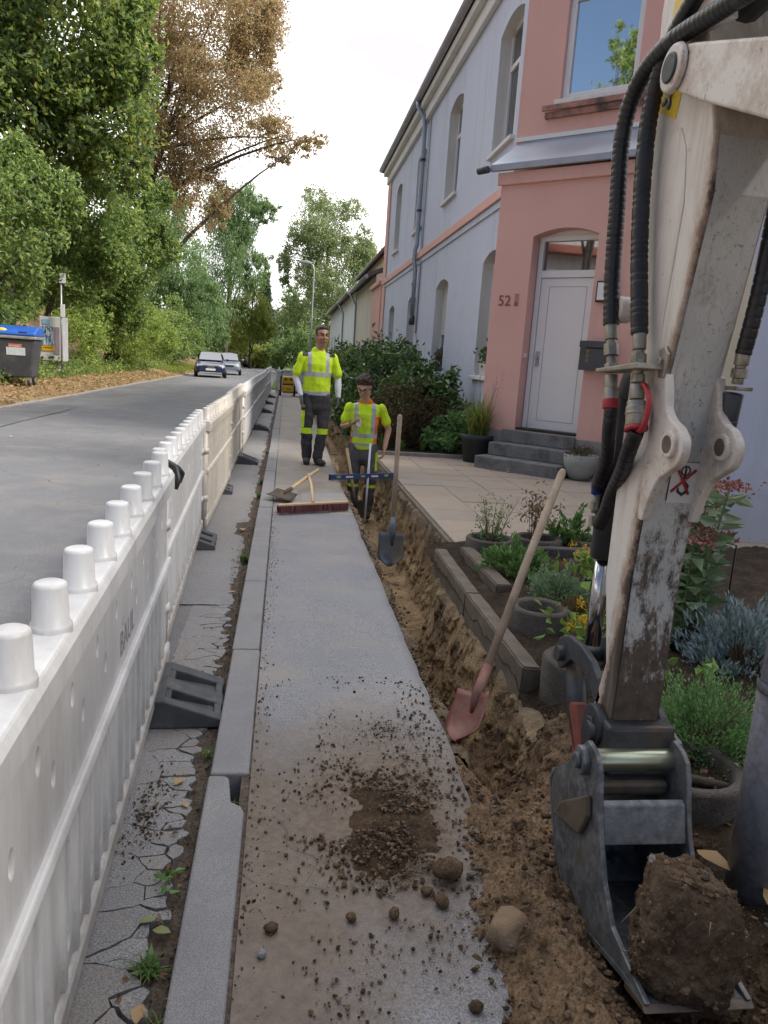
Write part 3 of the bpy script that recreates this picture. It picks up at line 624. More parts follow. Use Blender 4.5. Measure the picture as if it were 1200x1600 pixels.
M_ANTH = simple('anthracite_sheet', (0.035, 0.045, 0.06), (0.05, 0.06, 0.075), 3, 0.4)
M_BLACK = simple('black_plastic', (0.012, 0.012, 0.014), (0.025, 0.025, 0.028), 6, 0.45)
def m_glass(name, c=(0.015, 0.02, 0.025), r=0.02, refl=0.12):
    k = NT(name); k.base(c); k.rough(r); k.p.inputs['Specular IOR Level'].default_value = 1.0; k.p.inputs['IOR'].default_value = 1.8
    k.bump(k.noise(0.6, 2), 0.02, 0.05)
    gl = k.n('ShaderNodeBsdfGlossy'); gl.inputs['Roughness'].default_value = 0.02; gl.inputs['Color'].default_value = (0.9, 0.95, 1.0, 1); ms = k.n('ShaderNodeMixShader'); ms.inputs[0].default_value = refl; k.l(k.p.outputs[0], ms.inputs[1]); k.l(gl.outputs[0], ms.inputs[2]); k.l(ms.outputs[0], k.out.inputs[0])
    return k.m
M_GLASS = m_glass('window_glass'); M_GLASSC = m_glass('coated_window_glass', refl=0.7)
class Frame:
    """facade axes: u along the wall, z up, d outwards"""
    def __init__(s, O, U, N): s.O = Vector(O); s.U = Vector(U).normalized(); s.N = Vector(N).normalized()
    def p(s, u, z, d=0.0): return s.O + s.U * u + s.N * d + Vector((0, 0, z))
    def box(s, mb, u0, u1, z0, z1, d0, d1):
        c = s.p((u0 + u1) / 2, (z0 + z1) / 2, (d0 + d1) / 2)
        return mb.obox(c, s.U * (u1 - u0) / 2, s.N * (d1 - d0) / 2, Vector((0, 0, (z1 - z0) / 2)))
def wall(fr, u0, u1, z0, z1, ops, depth):
    """wall face with openings (a,b,c,e,rise): returns face mesh and reveal mesh"""
    W, R = MB(), MB()
    us = sorted({u0, u1} | {o[0] for o in ops} | {o[1] for o in ops}); zs = sorted({z0, z1} | {o[2] for o in ops} | {o[3] for o in ops})
    for i in range(len(us) - 1):
        for j in range(len(zs) - 1):
            um, zm = (us[i] + us[i + 1]) / 2, (zs[j] + zs[j + 1]) / 2
            if any(o[0] < um < o[1] and o[2] < zm < o[3] for o in ops): continue
            W.quad(fr.p(us[i], zs[j]), fr.p(us[i + 1], zs[j]), fr.p(us[i + 1], zs[j + 1]), fr.p(us[i], zs[j + 1]))
    for (a, b, c, e, rise) in ops:
        n = 12; arc = []
        for t in range(n + 1):
            s_ = t / n; arc.append((a + (b - a) * s_, e - rise * (2 * s_ - 1) ** 2))
        for t in range(n):
            (ua, za), (ub, zb) = arc[t], arc[t + 1]
            if rise: W.quad(fr.p(ua, za), fr.p(ub, zb), fr.p(ub, e), fr.p(ua, e))
            R.quad(fr.p(ua, za), fr.p(ub, zb), fr.p(ub, zb, -depth), fr.p(ua, za, -depth))
        R.quad(fr.p(a, c), fr.p(a, e - rise), fr.p(a, e - rise, -depth), fr.p(a, c, -depth))
        R.quad(fr.p(b, c), fr.p(b, e - rise), fr.p(b, e - rise, -depth), fr.p(b, c, -depth))
        R.quad(fr.p(a, c), fr.p(b, c), fr.p(b, c, -depth), fr.p(a, c, -depth))
    return W, R
def window(fr, a, b, c, e, parent, depth, mull=True, shutter=0.0, fw=0.07, glass=None):
    f = MB()
    for q in ((a, a + fw, c, e), (b - fw, b, c, e), (a + fw, b - fw, c, c + fw), (a + fw, b - fw, e - fw, e)): fr.box(f, *q, -depth - 0.03, -depth + 0.035)
    o = f.build('window', M_PVC, parent, bevel=0.008)
    gl = MB(); fr.box(gl, a + fw - 0.005, b - fw + 0.005, c + fw - 0.005, e - fw + 0.005, -depth - 0.012, -depth - 0.002); gl.build('pane', glass or M_GLASS, o)
    if mull:
        q = MB(); fr.box(q, a + fw, b - fw, c + (e - c) * 0.66, c + (e - c) * 0.66 + 0.08, -depth - 0.02, -depth + 0.04)
        fr.box(q, (a + b) / 2 - 0.045, (a + b) / 2 + 0.045, c + fw, c + (e - c) * 0.66 - 0.002, -depth - 0.02, -depth + 0.045); q.build('mullion', M_PVC, o, bevel=0.006)
    if shutter:
        n = int((e - shutter) / 0.055)
        for i in range(n):
            s_ = MB(); fr.box(s_, a + 0.03, b - 0.03, e - (i + 1) * 0.055 + 0.004, e - i * 0.055, -depth + 0.04, -depth + 0.052); s_.build('shutter_slat', M_SHUT, o)
    s = MB(); fr.box(s, a - 0.06, b + 0.06, c - 0.07, c - 0.005, -depth + 0.03, 0.07); s.build('sill', M_REVEAL, o, bevel=0.008)
    return o
house = empty('house', (3.27, 11.94, 0), 0, 'two-storey pale blue house with pink corner entrance and zinc canopy', 'house')
def hp(mb, name, m, bevel=0.0, parent=None): return mb.build(name, m, parent or house, bevel=bevel)
house.location = (0, 0, 0)
FS = Frame((3.27, 0, 0), (0, 1, 0), (-1, 0, 0))
r_ = 0.14
OPS = [(12.2, 13.5, 4.92, 6.86, r_), (16.2, 17.5, 4.90, 6.86, r_), (20.3, 21.6, 4.88, 6.84, r_), (24.4, 25.6, 4.86, 6.84, r_),
       (12.2, 13.4, 1.30, 3.32, r_), (16.25, 17.6, 1.28, 3.25, r_), (20.3, 21.65, 1.26, 3.22, r_), (24.4, 25.6, 1.26, 3.2, r_)]
W, R = wall(FS, 11.94, 27.7, -0.3, 7.75, OPS, 0.22)
hp(W, 'wall', M_BLUE)
for o_ in OPS: hp(wall(FS, o_[0], o_[1], o_[2], o_[3], [o_], 0.22)[1], 'reveal', M_REVEAL)
for i, o_ in enumerate(OPS): 
    window(FS, o_[0], o_[1], o_[2], o_[3], house, 0.22, True, 2.05 if i == 5 else (2.9 if i == 6 else 0))
b_ = MB(); FS.box(b_, 11.6, 27.72, 4.05, 4.21, 0.002, 0.07); hp(b_, 'string_course', M_PINK, 0.01)
b_ = MB(); FS.box(b_, 11.6, 27.71, 3.93, 4.045, 0.003, 0.03); hp(b_, 'string_moulding', M_BLUE, 0.01)
b_ = MB(); FS.box(b_, 27.0, 27.73, -0.2, 7.40, 0.003, 0.045); hp(b_, 'corner_pilaster', M_PINK, 0.01)
b_ = MB(); FS.box(b_, 11.9, 27.76, 7.36, 7.62, 0.003, 0.10); FS.box(b_, 11.9, 27.80, 7.63, 7.80, 0.003, 0.22); hp(b_, 'cornice', M_REVEAL, 0.015)
b_ = MB(); FS.box(b_, 11.94, 27.7, -0.1, 0.5, 0.003, 0.03); hp(b_, 'plinth', M_PLINTH, 0.008)
# eaves gutter, roof
gt = MB(); gt.tube([(2.98, 10.9, 7.88), (2.98, 28.0, 7.88)], 0.085, 12); hp(gt, 'gutter', M_GUTTER)
rf = MB(); rf.prism([(3.02, 7.90), (9.5, 12.2), (16, 7.84), (16, 7.80), (3.02, 7.80)], 12.6, 28.05, 'y'); hp(rf, 'roof', M_TILE)
eb = MB(); eb.box(2.97, 3.26, 10.9, 28.0, 7.80, 7.84); hp(eb, 'eaves_board', M_GUTTER)
# drain pipe with its cut end and cable
dp = MB(); dp.tube([(2.98, 20.4, 7.84), (3.0, 20.38, 7.66), (3.15, 20.3, 7.42), (3.17, 20.25, 7.2), (3.17, 20.2, 4.4), (3.13, 20.2, 4.25), (3.13, 20.2, 4.0), (3.17, 20.18, 3.8), (3.17, 20.15, 2.62)], 0.055, 12)
pipe = hp(dp, 'drain_pipe', M_ZINC)
pc = MB(); pc.cyl((3.17, 20.15, 2.64), (3.17, 20.15, 2.42), 0.075, n=14); [pc.cyl((3.17, 20.2, z), (3.17, 20.2, z + 0.05), 0.066, n=14) for z in (3.4, 5.2, 6.4)]; pc.build('pipe_collar', M_ANTH, pipe)
cb = MB(); cb.tube([(3.17, 20.15, 2.45), (3.16, 20.0, 2.3), (3.2, 19.8, 2.25), (3.24, 19.6, 2.05), (3.245, 19.6, 1.2)], 0.012, 6); cb.tube([(3.235, 19.75, 7.3), (3.235, 19.75, 2.2)], 0.018, 6); cb.build('cable', M_GUTTER, pipe)
# chamfered corner, upper storey
n_ = Vector((-0.70711, -0.70711, 0)); u_ = Vector((0.70711, -0.70711, 0)); P0 = Vector((4.4, 10.104, 0))
FC = Frame(P0 - n_ * 0.5, u_, n_)
wu = (-1.47, -0.36, 5.24, 6.62, 0.0)
W, R = wall(FC, -2.115, 1.47, 0.0, 9.3, [wu], 0.10); hp(W, 'corner_wall', M_PINK); hp(R, 'corner_reveal', M_PINK)
window(FC, *wu[:4], house, 0.10, False, 0, 0.095, M_GLASSC)
b_ = MB(); FC.box(b_, -1.69, -0.14, 5.09, 5.165, 0.071, 0.10); FC.box(b_, -1.66, -0.17, 5.0, 5.085, 0.003, 0.06); hp(b_, 'window_ledge', simple('weathered_ledge', (0.50, 0.24, 0.20), (0.20, 0.14, 0.11), 9, 0.9, bump=0.5, dirt=(0.07, 0.06, 0.05), dlo=0.5), 0.008)
FC2 = FC.p(1.47, 0); wr = MB(); wr.quad((FC2.x, FC2.y, -0.3), (16, FC2.y, -0.3), (16, FC2.y, 9.3), (FC2.x, FC2.y, 9.3)); hp(wr, 'garden_wall', M_BLUE)
cs = MB(); FC.box(cs, 1.30, 1.49, 0.0, 9.3, 0.003, 0.035); hp(cs, 'cream_pilaster', M_CREAM, 0.008)
wb = MB(); wb.quad((16, FC2.y, -0.3), (16, 27.7, -0.3), (16, 27.7, 9.3), (16, FC2.y, 9.3)); wb.add([(3.27, 27.7, -0.3), (16, 27.7, -0.3), (16, 27.7, 7.8), (9.5, 27.7, 12.0), (3.27, 27.7, 7.8)], [(0, 1, 2, 3, 4)]); hp(wb, 'rear_wall', M_BLUE)
rf2 = MB(); rf2.prism([(2.95, 12.7), (2.95, 11.6), (5.6, 8.95), (16.2, 8.95), (16.2, 12.7)], 9.3, 9.45, 'z'); hp(rf2, 'corner_roof', M_TILE)
# ground-floor entrance bay
FB = Frame(P0, u_, n_)
dop = (-1.41, -0.43, 0.56, 3.40, 0.10)
W, R = wall(FB, -2.0, 1.05, 0.0, 4.2, [dop], 0.27)
for ue in (-2.0, 1.05): W.quad(FB.p(ue, 0), FB.p(ue, 4.2), FB.p(ue, 4.2, -0.7), FB.p(ue, 0, -0.7))
hp(W, 'entrance_wall', M_PINK); hp(R, 'entrance_reveal', M_PINK)
b_ = MB(); FB.box(b_, -2.05, 1.1, 4.02, 4.19, 0.003, 0.05); hp(b_, 'entrance_cornice', M_PINK, 0.012)
for a, b in ((-2.02, -1.412), (-0.428, 1.07)): b_ = MB(); FB.box(b_, a, b, -0.1, 0.535, 0.003, 0.035); hp(b_, 'entrance_plinth', M_PLINTH, 0.01)
cn = MB()     # zinc canopy roof: front fascia, sloped sheet, upstand, left hip
a0, a1 = FB.p(-2.14, 4.30, 0.10), FB.p(1.2, 4.30, 0.10); b0, b1 = FB.p(-2.06, 4.72, -0.495), FB.p(1.1, 4.72, -0.495)
cn.add([a0, a1, b1, b0, a0 - Vector((0, 0, 0.03)), a1 - Vector((0, 0, 0.03)), b1 - Vector((0, 0, 0.03)), b0 - Vector((0, 0, 0.03))], [(0, 1, 2, 3), (7, 6, 5, 4), (0, 4, 5, 1), (1, 5, 6, 2), (2, 6, 7, 3), (3, 7, 4, 0)])
can = hp(cn, 'canopy_roof', M_ZINCL)
fs_ = MB(); FB.box(fs_, -2.15, 1.21, 4.205, 4.295, 0.055, 0.12); fs_.build('fascia', M_ZINC, can, bevel=0.006)
gu = MB(); gu.tube([FB.p(-2.32, 4.215, 0.16), FB.p(-2.15, 4.225, 0.16)], 0.05, 10); gu.build('gutter_end', M_ANTH, can)
fl = MB(); FC.box(fl, -2.1, 1.2, 4.74, 4.80, 0.003, 0.03); fl.build('flashing', M_PVC, can)
fl = MB(); FC.box(fl, -2.0, 1.2, 4.655, 4.735, 0.003, 0.02); fl.build('upstand', M_ZINC, can)
# entrance door
dr = MB()
for q in ((-1.40, -1.33, 0.575, 3.33), (-0.51, -0.44, 0.575, 3.33), (-1.33, -0.51, 2.76, 2.86), (-1.33, -0.51, 3.26, 3.33)): FB.box(dr, *q, -0.30, -0.20)
FB.box(dr, -1.40, -0.44, 3.33, 3.42, -0.30, -0.22)
door = hp(dr, 'entrance_door', M_PVC, 0.006)
lf = MB(); FB.box(lf, -1.325, -0.515, 0.585, 2.755, -0.285, -0.225); leaf_o = lf.build('door_leaf', M_DOOR, door, bevel=0.006)
gr = MB()
for q in ((-1.19, -1.182, 0.72, 2.64), (-0.618, -0.61, 0.72, 2.64), (-1.182, -0.618, 0.72, 0.728), (-1.182, -0.618, 2.632, 2.64)): FB.box(gr, *q, -0.224, -0.2225)
gr.build('panel_line', M_GUTTER, door)
tg = MB(); FB.box(tg, -1.33, -0.51, 2.86, 3.26, -0.262, -0.25); tg.build('transom_pane', M_GLASS, door)
hd = MB(); FB.box(hd, -1.295, -1.235, 1.50, 1.72, -0.222, -0.212); hd.cyl(FB.p(-1.265, 1.62, -0.21), FB.p(-1.265, 1.62, -0.17), 0.018, n=10); hd.build('handle', M_ZINC, door, bevel=0.004)
th = MB(); FB.box(th, -1.40, -0.44, 0.562, 0.60, -0.30, -0.02); th.build('threshold', M_BLACK, door)
bl = MB(); FB.box(bl, -1.409, -1.395, 1.62, 1.68, -0.12, -0.05); bl.build('bell_button', M_PVC, door)
# house number, lamp, letter box
def text(name, body, size, fr, u, z, d, m, parent=None, ext=0.002):
    cu = bpy.data.curves.new(name, 'FONT'); cu.body = body; cu.size = size; cu.extrude = ext; cu.materials.append(m)
    me = bake(name, cu)
    o = link(name, me, parent, m)
    if not me.materials: me.materials.append(m)
    X, Z = fr.U, Vector((0, 0, 1)); Y = fr.N
    T = fr.p(u, z, d); o.matrix_basis = Matrix(((X.x, Z.x, Y.x, T.x), (X.y, Z.y, Y.y, T.y), (X.z, Z.z, Y.z, T.z), (0, 0, 0, 1)))
    return o
M_NUM = simple('house_number_red', (0.24, 0.055, 0.045), (0.30, 0.08, 0.06), 8, 0.7)
M_NUMB = simple('number_ground', (0.42, 0.20, 0.17), (0.46, 0.22, 0.19), 8, 0.8)
nm = text('house_number', '52', 0.215, FB, -1.885, 2.345, 0.006, M_NUM, house)
q = MB(); FB.box(q, -1.615, -1.545, 2.34, 2.515, 0.001, 0.004); hp(q, 'number_plate', M_NUMB); text('number_letter', 'a', 0.12, FB, -1.61, 2.35, 0.007, M_NUM, house)
wl_ = empty('wall_lamp', (0, 0, 0), 0, 'square black-framed lamp with white cover beside the entrance door', 'lamp')
q = MB(); FB.box(q, -0.36, -0.09, 2.40, 2.68, 0.002, 0.06); q.build('housing', M_BLACK, wl_, bevel=0.01)
q = MB(); FB.box(q, -0.335, -0.115, 2.425, 2.655, 0.061, 0.075); q.build('cover', M_PVC, wl_, bevel=0.008)
lb = empty('letter_box', (0, 0, 0), 0, 'dark grey letter box hanging below the wall lamp', 'letter box')
q = MB(); FB.box(q, -0.47, -0.02, 1.49, 1.79, 0.002, 0.11); q.build('body', M_ANTH, lb, bevel=0.008)
q = MB(); FB.box(q, -0.48, -0.01, 1.795, 1.885, 0.002, 0.125); q.build('lid', M_ANTH, lb, bevel=0.008)
q = MB(); FB.box(q, -0.465, -0.025, 1.49, 1.575, 0.111, 0.118); q.build('newspaper_tray', M_ANTH, lb, bevel=0.004)
M_BRASS = simple('dull_brass', (0.16, 0.12, 0.08), (0.2, 0.15, 0.1), 9, 0.5, 0.4)
for i in range(3): q = MB(); FB.box(q, -0.375, -0.33, 1.60 + i * 0.062, 1.645 + i * 0.062, 0.111, 0.114); q.build('nameplate', M_BRASS, lb)
# side wing of the house beyond the garden bed
an = MB(); an.quad((3.78, 6.4, -0.2), (14, 6.4, -0.2), (14, 6.4, 7.6), (3.78, 6.4, 7.6)); an.quad((3.78, 6.4, -0.2), (3.78, 7.1, -0.2), (3.78, 7.1, 7.6), (3.78, 6.4, 7.6)); an.quad((3.78, 7.1, -0.2), (14, 7.1, -0.2), (14, 7.1, 7.6), (3.78, 7.1, 7.6)); an.quad((3.78, 6.4, 7.6), (14, 6.4, 7.6), (14, 7.1, 7.6), (3.78, 7.1, 7.6)); hp(an, 'wing_wall', M_BLUE)
an = MB(); an.box(3.66, 3.90, 6.36, 6.7, -0.1, 7.5); hp(an, 'wing_pilaster', M_CREAM, 0.01)
# entrance steps
steps = empty('entrance_steps', (0, 0, 0), 0, 'three worn grey concrete steps up to the white entrance door', 'steps')
for (a, b, z0, z1, d) in ((-1.66, -0.36, -0.05, 0.185, 0.66), (-1.62, -0.40, 0.186, 0.372, 0.36), (-1.58, -0.415, 0.373, 0.56, 0.08)):
    q = MB(); FB.box(q, a, b, z0, z1, 0.036, d); q.build('step', M_STEPC, steps, bevel=0.014)
# window boxes on the sills of the blue wall
M_FLOWER = leafmat('red_flowers', [(0.35, 0.02, 0.03), (0.5, 0.06, 0.06), (0.4, 0.12, 0.16)], 0.2)
M_LEAF_A = leafmat('bright_leaf', [(0.03, 0.07, 0.015), (0.06, 0.12, 0.025), (0.10, 0.17, 0.04)])
M_LEAF_P = leafmat('heather_leaf', [(0.05, 0.07, 0.03), (0.12, 0.10, 0.07), (0.20, 0.09, 0.10)])
for (y, m_, fm, lb_) in ((12.75, simple('pale_pot', (0.55, 0.55, 0.52), (0.6, 0.6, 0.58), 5, 0.7), M_LEAF_A, 'pale pot with a leafy green plant on the sill nearest the entrance'),
                         (16.8, M_BLACK, M_LEAF_P, 'black window box of pinkish heather under the roller shutter'), (20.9, simple('grey_box', (0.3, 0.3, 0.32), (0.35, 0.35, 0.36), 5, 0.7), M_FLOWER, 'grey window box of red flowers on the farther sill')):
    t = empty('window_box', (3.37, y, 1.30), 0, lb_, 'flower pot', 'flower pots on the window sills')
    MB().prism([(-0.09, 0), (0.09, 0), (0.115, 0.2), (-0.115, 0.2)], -0.28, 0.28, 'y').build('box', m_, t, bevel=0.01)
    pts = rng.normal(size=(420, 3)) * np.array([0.07, 0.16, 0.09]) + np.array([0, 0, 0.31]); link('foliage', leaf_mesh('foliage', pts, 0.075, droop=-0.1), t, fm)
rebase(house, (3.27, 11.94, 0)); rebase(wl_, FB.p(-0.22, 2.4)); rebase(lb, FB.p(-0.24, 1.49)); rebase(steps, FB.p(-1.0, 0, 0.3))
# ------------------------------------------------------------------ neighbours down the street
def low_house(x0, x1, y0, y1, ze, zr, m, roof_m, label, wins=(), pipes=(), name='row_house'):
    t = empty(name, (0, 0, 0), 0, label, 'house', 'houses further down the street'); fr = Frame((x0, 0, 0), (0, 1, 0), (-1, 0, 0))
    W, R = wall(fr, y0, y1, -0.2, ze, [w + (0.0,) for w in wins], 0.15)
    W.quad((x0, y0, -0.2), (x1, y0, -0.2), (x1, y0, zr), (x0, y0, ze)); W.quad((x0, y1, -0.2), (x1, y1, -0.2), (x1, y1, zr), (x0, y1, ze)); W.quad((x1, y0, -0.2), (x1, y1, -0.2), (x1, y1, zr), (x1, y0, zr))
    W.build('wall', m, t); R.build('reveal', M_REVEAL, t)
    for w in wins: window(fr, *w, t, 0.15, False)
    rf = MB(); rf.prism([(x0 - 0.35, ze - 0.12), (x1 + 0.1, zr + 0.08), (x1 + 0.1, zr + 0.22), (x0 - 0.35, ze + 0.04)], y0 - 0.15, y1 + 0.15, 'y'); rf.build('roof', roof_m, t)
    g_ = MB(); g_.tube([(x0 - 0.4, y0 - 0.15, ze - 0.1), (x0 - 0.4, y1 + 0.15, ze - 0.1)], 0.08, 8); g_.build('gutter', M_GUTTER, t)
    for y in pipes: q = MB(); q.tube([(x0 - 0.4, y, ze - 0.15), (x0 - 0.1, y - 0.3, ze - 0.7), (x0 - 0.08, y - 0.3, 0)], 0.05, 8); q.build('drain_pipe', M_ZINC, t)
    rebase(t, (x0, (y0 + y1) / 2, 0)); return t
M_WHITEP = m_plaster('white_plaster', (0.66, 0.67, 0.70), (0.72, 0.73, 0.76)); M_PALEP = m_plaster('pale_plaster', (0.62, 0.56, 0.50), (0.68, 0.62, 0.56)); M_PINKD = M_PINK
t = empty('wing_wall', (0, 0, 0), 0, 'pink single-storey wall joining the blue house to its neighbour', 'wall'); MB().box(3.20, 4.6, 27.78, 30.6, -0.2, 4.1).build('wall', M_PINK, t); MB().box(3.10, 4.7, 27.80, 30.75, 4.1, 4.25).build('coping', M_PINK, t, bevel=0.02)
low_house(3.35, 5.1, 30.8, 39.0, 4.75, 5.5, M_PALEP, M_TILE, 'pale low house next to the pink wall with grey drain pipe', wins=((31.6, 32.4, 0.9, 2.3), (33.4, 34.4, 0.9, 2.3), (36.0, 37.0, 0.9, 2.3)), pipes=(38.6,))
low_house(3.3, 5.1, 39.2, 47.0, 4.8, 5.6, M_WHITEP, M_RTILE, 'white low house with reddish roof edge in the middle of the row', pipes=(46.5,))
low_house(3.3, 5.1, 47.2, 61.0, 4.8, 5.6, M_WHITEP, M_TILE, 'farthest white house in the row with small dark windows', wins=((50, 51, 1.6, 3.0), (54, 55, 1.6, 3.0), (57.5, 58.5, 1.6, 3.0)))
bh = low_house(5.25, 11, 40.5, 60.5, 7.4, 10.5, M_CREAM, M_TILE, 'tall cream house with dark roof rising behind the low row', wins=((43, 44, 5.3, 6.8), (47, 48, 5.3, 6.8)), name='tall_house')
MB().box(6.2, 6.9, 46, 47.2, 8.0, 10.2).build('chimney', M_RTILE, bh)
t = empty('distant_house', (-3.4, 118, 0), 0, 'white house glimpsed between the trees at the end of the street', 'house')
MB().box(-3, 3, 0, 6, -0.5, 5.5).build('wall', M_WHITEP, t); MB().prism([(-3.4, 5.4), (0, 9.2), (3.4, 5.4)], -0.4, 6.4, 'y').build('roof', M_RTILE, t); MB().box(-1, 0.6, -0.1, 0.0, 3.2, 4.8).build('window', M_GLASS, t); MB().prism([(-2.2, 5.6), (-1.2, 7.4), (-0.2, 5.6)], -0.35, 2, 'y').build('dormer', M_ZINC, t)
# ================================================================== BARRIER
def m_white_plastic(name, c1=(0.56, 0.57, 0.58), c2=(0.66, 0.665, 0.68), mud=True):
    k = NT(name)
    c = k.ramp(k.noise(2.2, 6), [(0.3, c1), (0.7, c2)])
    c = k.mix(k.ramp(k.noise(1.4, 9, 0.75, vec=k.scaled((3, 3, 0.7))), [(0.44, 0.0), (0.74, 0.75)]), c, (0.36, 0.34, 0.32))
    c = k.mix(k.ramp(k.noise(20, 7, 0.8), [(0.62, 0.0), (0.72, 0.55)]), c, (0.25, 0.22, 0.18))
    c = k.mix(k.ramp(k.noise(1.0, 9, 0.8, vec=k.scaled((90, 14, 6))), [(0.66, 0.0), (0.72, 0.5)]), c, (0.22, 0.20, 0.18))
    mz = k.math('ADD', k.sep(2), k.math('MULTIPLY', k.noise(14, 9, 0.8), 0.55))
    if mud: c = k.mix(k.ramp(mz, [(0.24, 0.85), (0.46, 0.0)]), c, (0.27, 0.22, 0.17))      # mud splashed up from the gutter
    c = k.mix(k.ramp(k.noise(1.0, 6, 0.75, vec=k.scaled((20, 50, 50)), dist=2.5), [(0.66, 0.0), (0.70, 0.6)]), c, (0.20, 0.19, 0.18))
    k.base(c); k.rough(k.ramp(k.noise(9), [(0.3, 0.30), (0.7, 0.5)])); k.bump(k.noise(30, 4), 0.06, 0.01); return k.m
M_BARR = m_white_plastic('white_barrier_plastic'); M_PEG = m_white_plastic('white_peg_plastic', mud=False)
M_RUBBER = simple('recycled_rubber', (0.05, 0.054, 0.064), (0.085, 0.09, 0.10), 10, 0.75, bump=0.5, bscale=160, bdist=0.003, dirt=(0.17, 0.15, 0.13), dlo=0.55, dscale=6)
LB = 2.72; BW = 0.022
def curve_plate(name, outer, holes, half, bev):
    cu = bpy.data.curves.new(name, 'CURVE'); cu.dimensions = '2D'; cu.fill_mode = 'BOTH'; cu.extrude = half - bev; cu.bevel_depth = bev; cu.bevel_resolution = 1
    for pts in [outer] + holes:
        sp = cu.splines.new('POLY'); sp.points.add(len(pts) - 1); sp.use_cyclic_u = True
        for q, (a, b) in zip(sp.points, pts): q.co = (a, b, 0, 1)
    me = bake(name, cu)
    me.materials.clear(); return me
def oval(cx, cy, a, b, n=14): return [(cx + a * math.cos(2 * PI * i / n), cy + b * math.sin(2 * PI * i / n)) for i in range(n)]
def slot(cx, y0, y1, w, r=None, n=5):
    r = w / 2; return [(cx + r * math.cos(PI + PI * i / n), y0 + r + r * math.sin(PI + PI * i / n)) for i in range(n + 1)] + [(cx + r * math.cos(PI * i / n), y1 - r + r * math.sin(PI * i / n)) for i in range(n + 1)]
holes = [oval(0.14 + i * 0.262 + (0.0 if j else 0.10), 0.70 if j else 0.615, 0.018, 0.030) for i in range(10) for j in (0, 1) if 0.14 + i * 0.262 + 0.1 < LB - 0.06]
holes += [slot(0.16 + i * 0.115, 0.135, 0.435, 0.066) for i in range(22) if i % 6 != 5]
plate_me = curve_plate('barrier_panel', [(0.02, 0.04), (LB - 0.02, 0.04), (LB - 0.02, 0.83), (0.02, 0.83)], holes, BW, 0.006)
plate_me.transform(Matrix(((0, 0, 1, 0), (1, 0, 0, 0), (0, 1, 0, 0), (0, 0, 0, 1)))); plate_me.materials.append(M_BARR)
def make_barrier():
    t = empty('road_barrier')
    link('panel', plate_me, t)
    q = MB(); q.prism([(-0.042, 0.79), (0.042, 0.79), (0.048, 0.80), (0.048, 0.855), (0.036, 0.875), (-0.036, 0.875), (-0.048, 0.855), (-0.048, 0.80)], 0.0, LB, 'y'); q.build('top_rail', M_BARR, t, bevel=0.006)
    q = MB(); q.prism([(-0.036, 0.455), (0.036, 0.455), (0.042, 0.47), (0.036, 0.492), (-0.036, 0.492), (-0.042, 0.47)], 0.01, LB - 0.01, 'y'); q.build('middle_rail', M_BARR, t, bevel=0.005)
    q = MB(); q.prism([(-0.036, 0.035), (0.036, 0.035), (0.036, 0.088), (0.028, 0.10), (-0.028, 0.10), (-0.036, 0.088)], 0.01, LB - 0.01, 'y'); q.build('bottom_rail', M_BARR, t, bevel=0.005)
    for i in range(21):
        y = 0.2175 + i * 0.115; q = MB(); q.prism([(BW - 0.003, y - 0.016), (BW + 0.010, y - 0.009), (BW + 0.010, y + 0.009), (BW - 0.003, y + 0.016)], 0.102, 0.453, 'z')
        if i == 0: rme = q.mesh('rib'); rme.materials.append(M_BARR)
        o = link('rib', rme, t); o.location = (0, i * 0.115, 0)
    pm = MB(); pm.lathe([(0.0, 0.094), (0.024, 0.095), (0.030, 0.092), (0.0325, 0.086), (0.0345, 0.014), (0.039, 0.011), (0.0405, 0.004), (0.0405, -0.012)], n=20); me = pm.mesh('peg'); me.materials.append(M_PEG)
    for i in range(11): o = link('peg', me, t); o.location = (0, 0.115 + i * 0.2475, 0.876)
    for y in (0.03, LB - 0.03): q = MB(); q.cyl((0, y, -0.02), (0, y, 0.87), 0.027, n=14); q.cyl((0, y, 0.24), (0, y, 0.28), 0.036, n=14); q.cyl((0, y, 0.62), (0, y, 0.66), 0.036, n=14); q.build('end_post', M_BARR, t)
    return t
def make_foot():
    pr = [(-0.36, 0), (0.36, 0), (0.36, 0.035), (0.14, 0.112), (-0.14, 0.112), (-0.36, 0.035)]
    t = MB(); t.prism(pr, -0.20, -0.145, 'y'); t.prism(pr, 0.13, 0.20, 'y')
    t.prism([(-0.355, 0), (0.355, 0), (0.355, 0.02), (0.135, 0.07), (-0.135, 0.07), (-0.355, 0.02)], -0.165, 0.165, 'y')
    t.prism(pr, -0.065, 0.04, 'y')
    t.box(-0.14, 0.14, -0.164, 0.164, 0.0705, 0.1125); t.box(0.12, 0.16, -0.164, 0.164, 0.06, 0.104); t.box(-0.16, -0.12, -0.164, 0.164, 0.06, 0.104); t.box(0.325, 0.355, -0.164, 0.164, 0.0, 0.040); t.box(-0.355, -0.325, -0.164, 0.164, 0.0, 0.040)
    f = t.build('rubber_block', M_RUBBER, bevel=0.006)
    return f
M_BARRC = m_white_plastic('cream_barrier_plastic', (0.59, 0.54, 0.475), (0.68, 0.63, 0.56), False)
proto = make_barrier()
path = [(-0.402, 0.66), (-0.490, 3.38), (-0.605, 6.12), (-0.615, 8.86), (-0.61, 11.6), (-0.60, 14.34), (-0.60, 17.08), (-0.595, 19.82), (-0.59, 22.56), (-0.585, 25.3), (-0.575, 28.04), (-0.57, 30.78)]
def ordinal(i): return ['nearest', 'second nearest', 'third nearest', 'fourth nearest', 'fifth nearest', 'sixth nearest', 'seventh nearest', 'eighth nearest', 'ninth nearest', 'tenth nearest', 'farthest'][i]
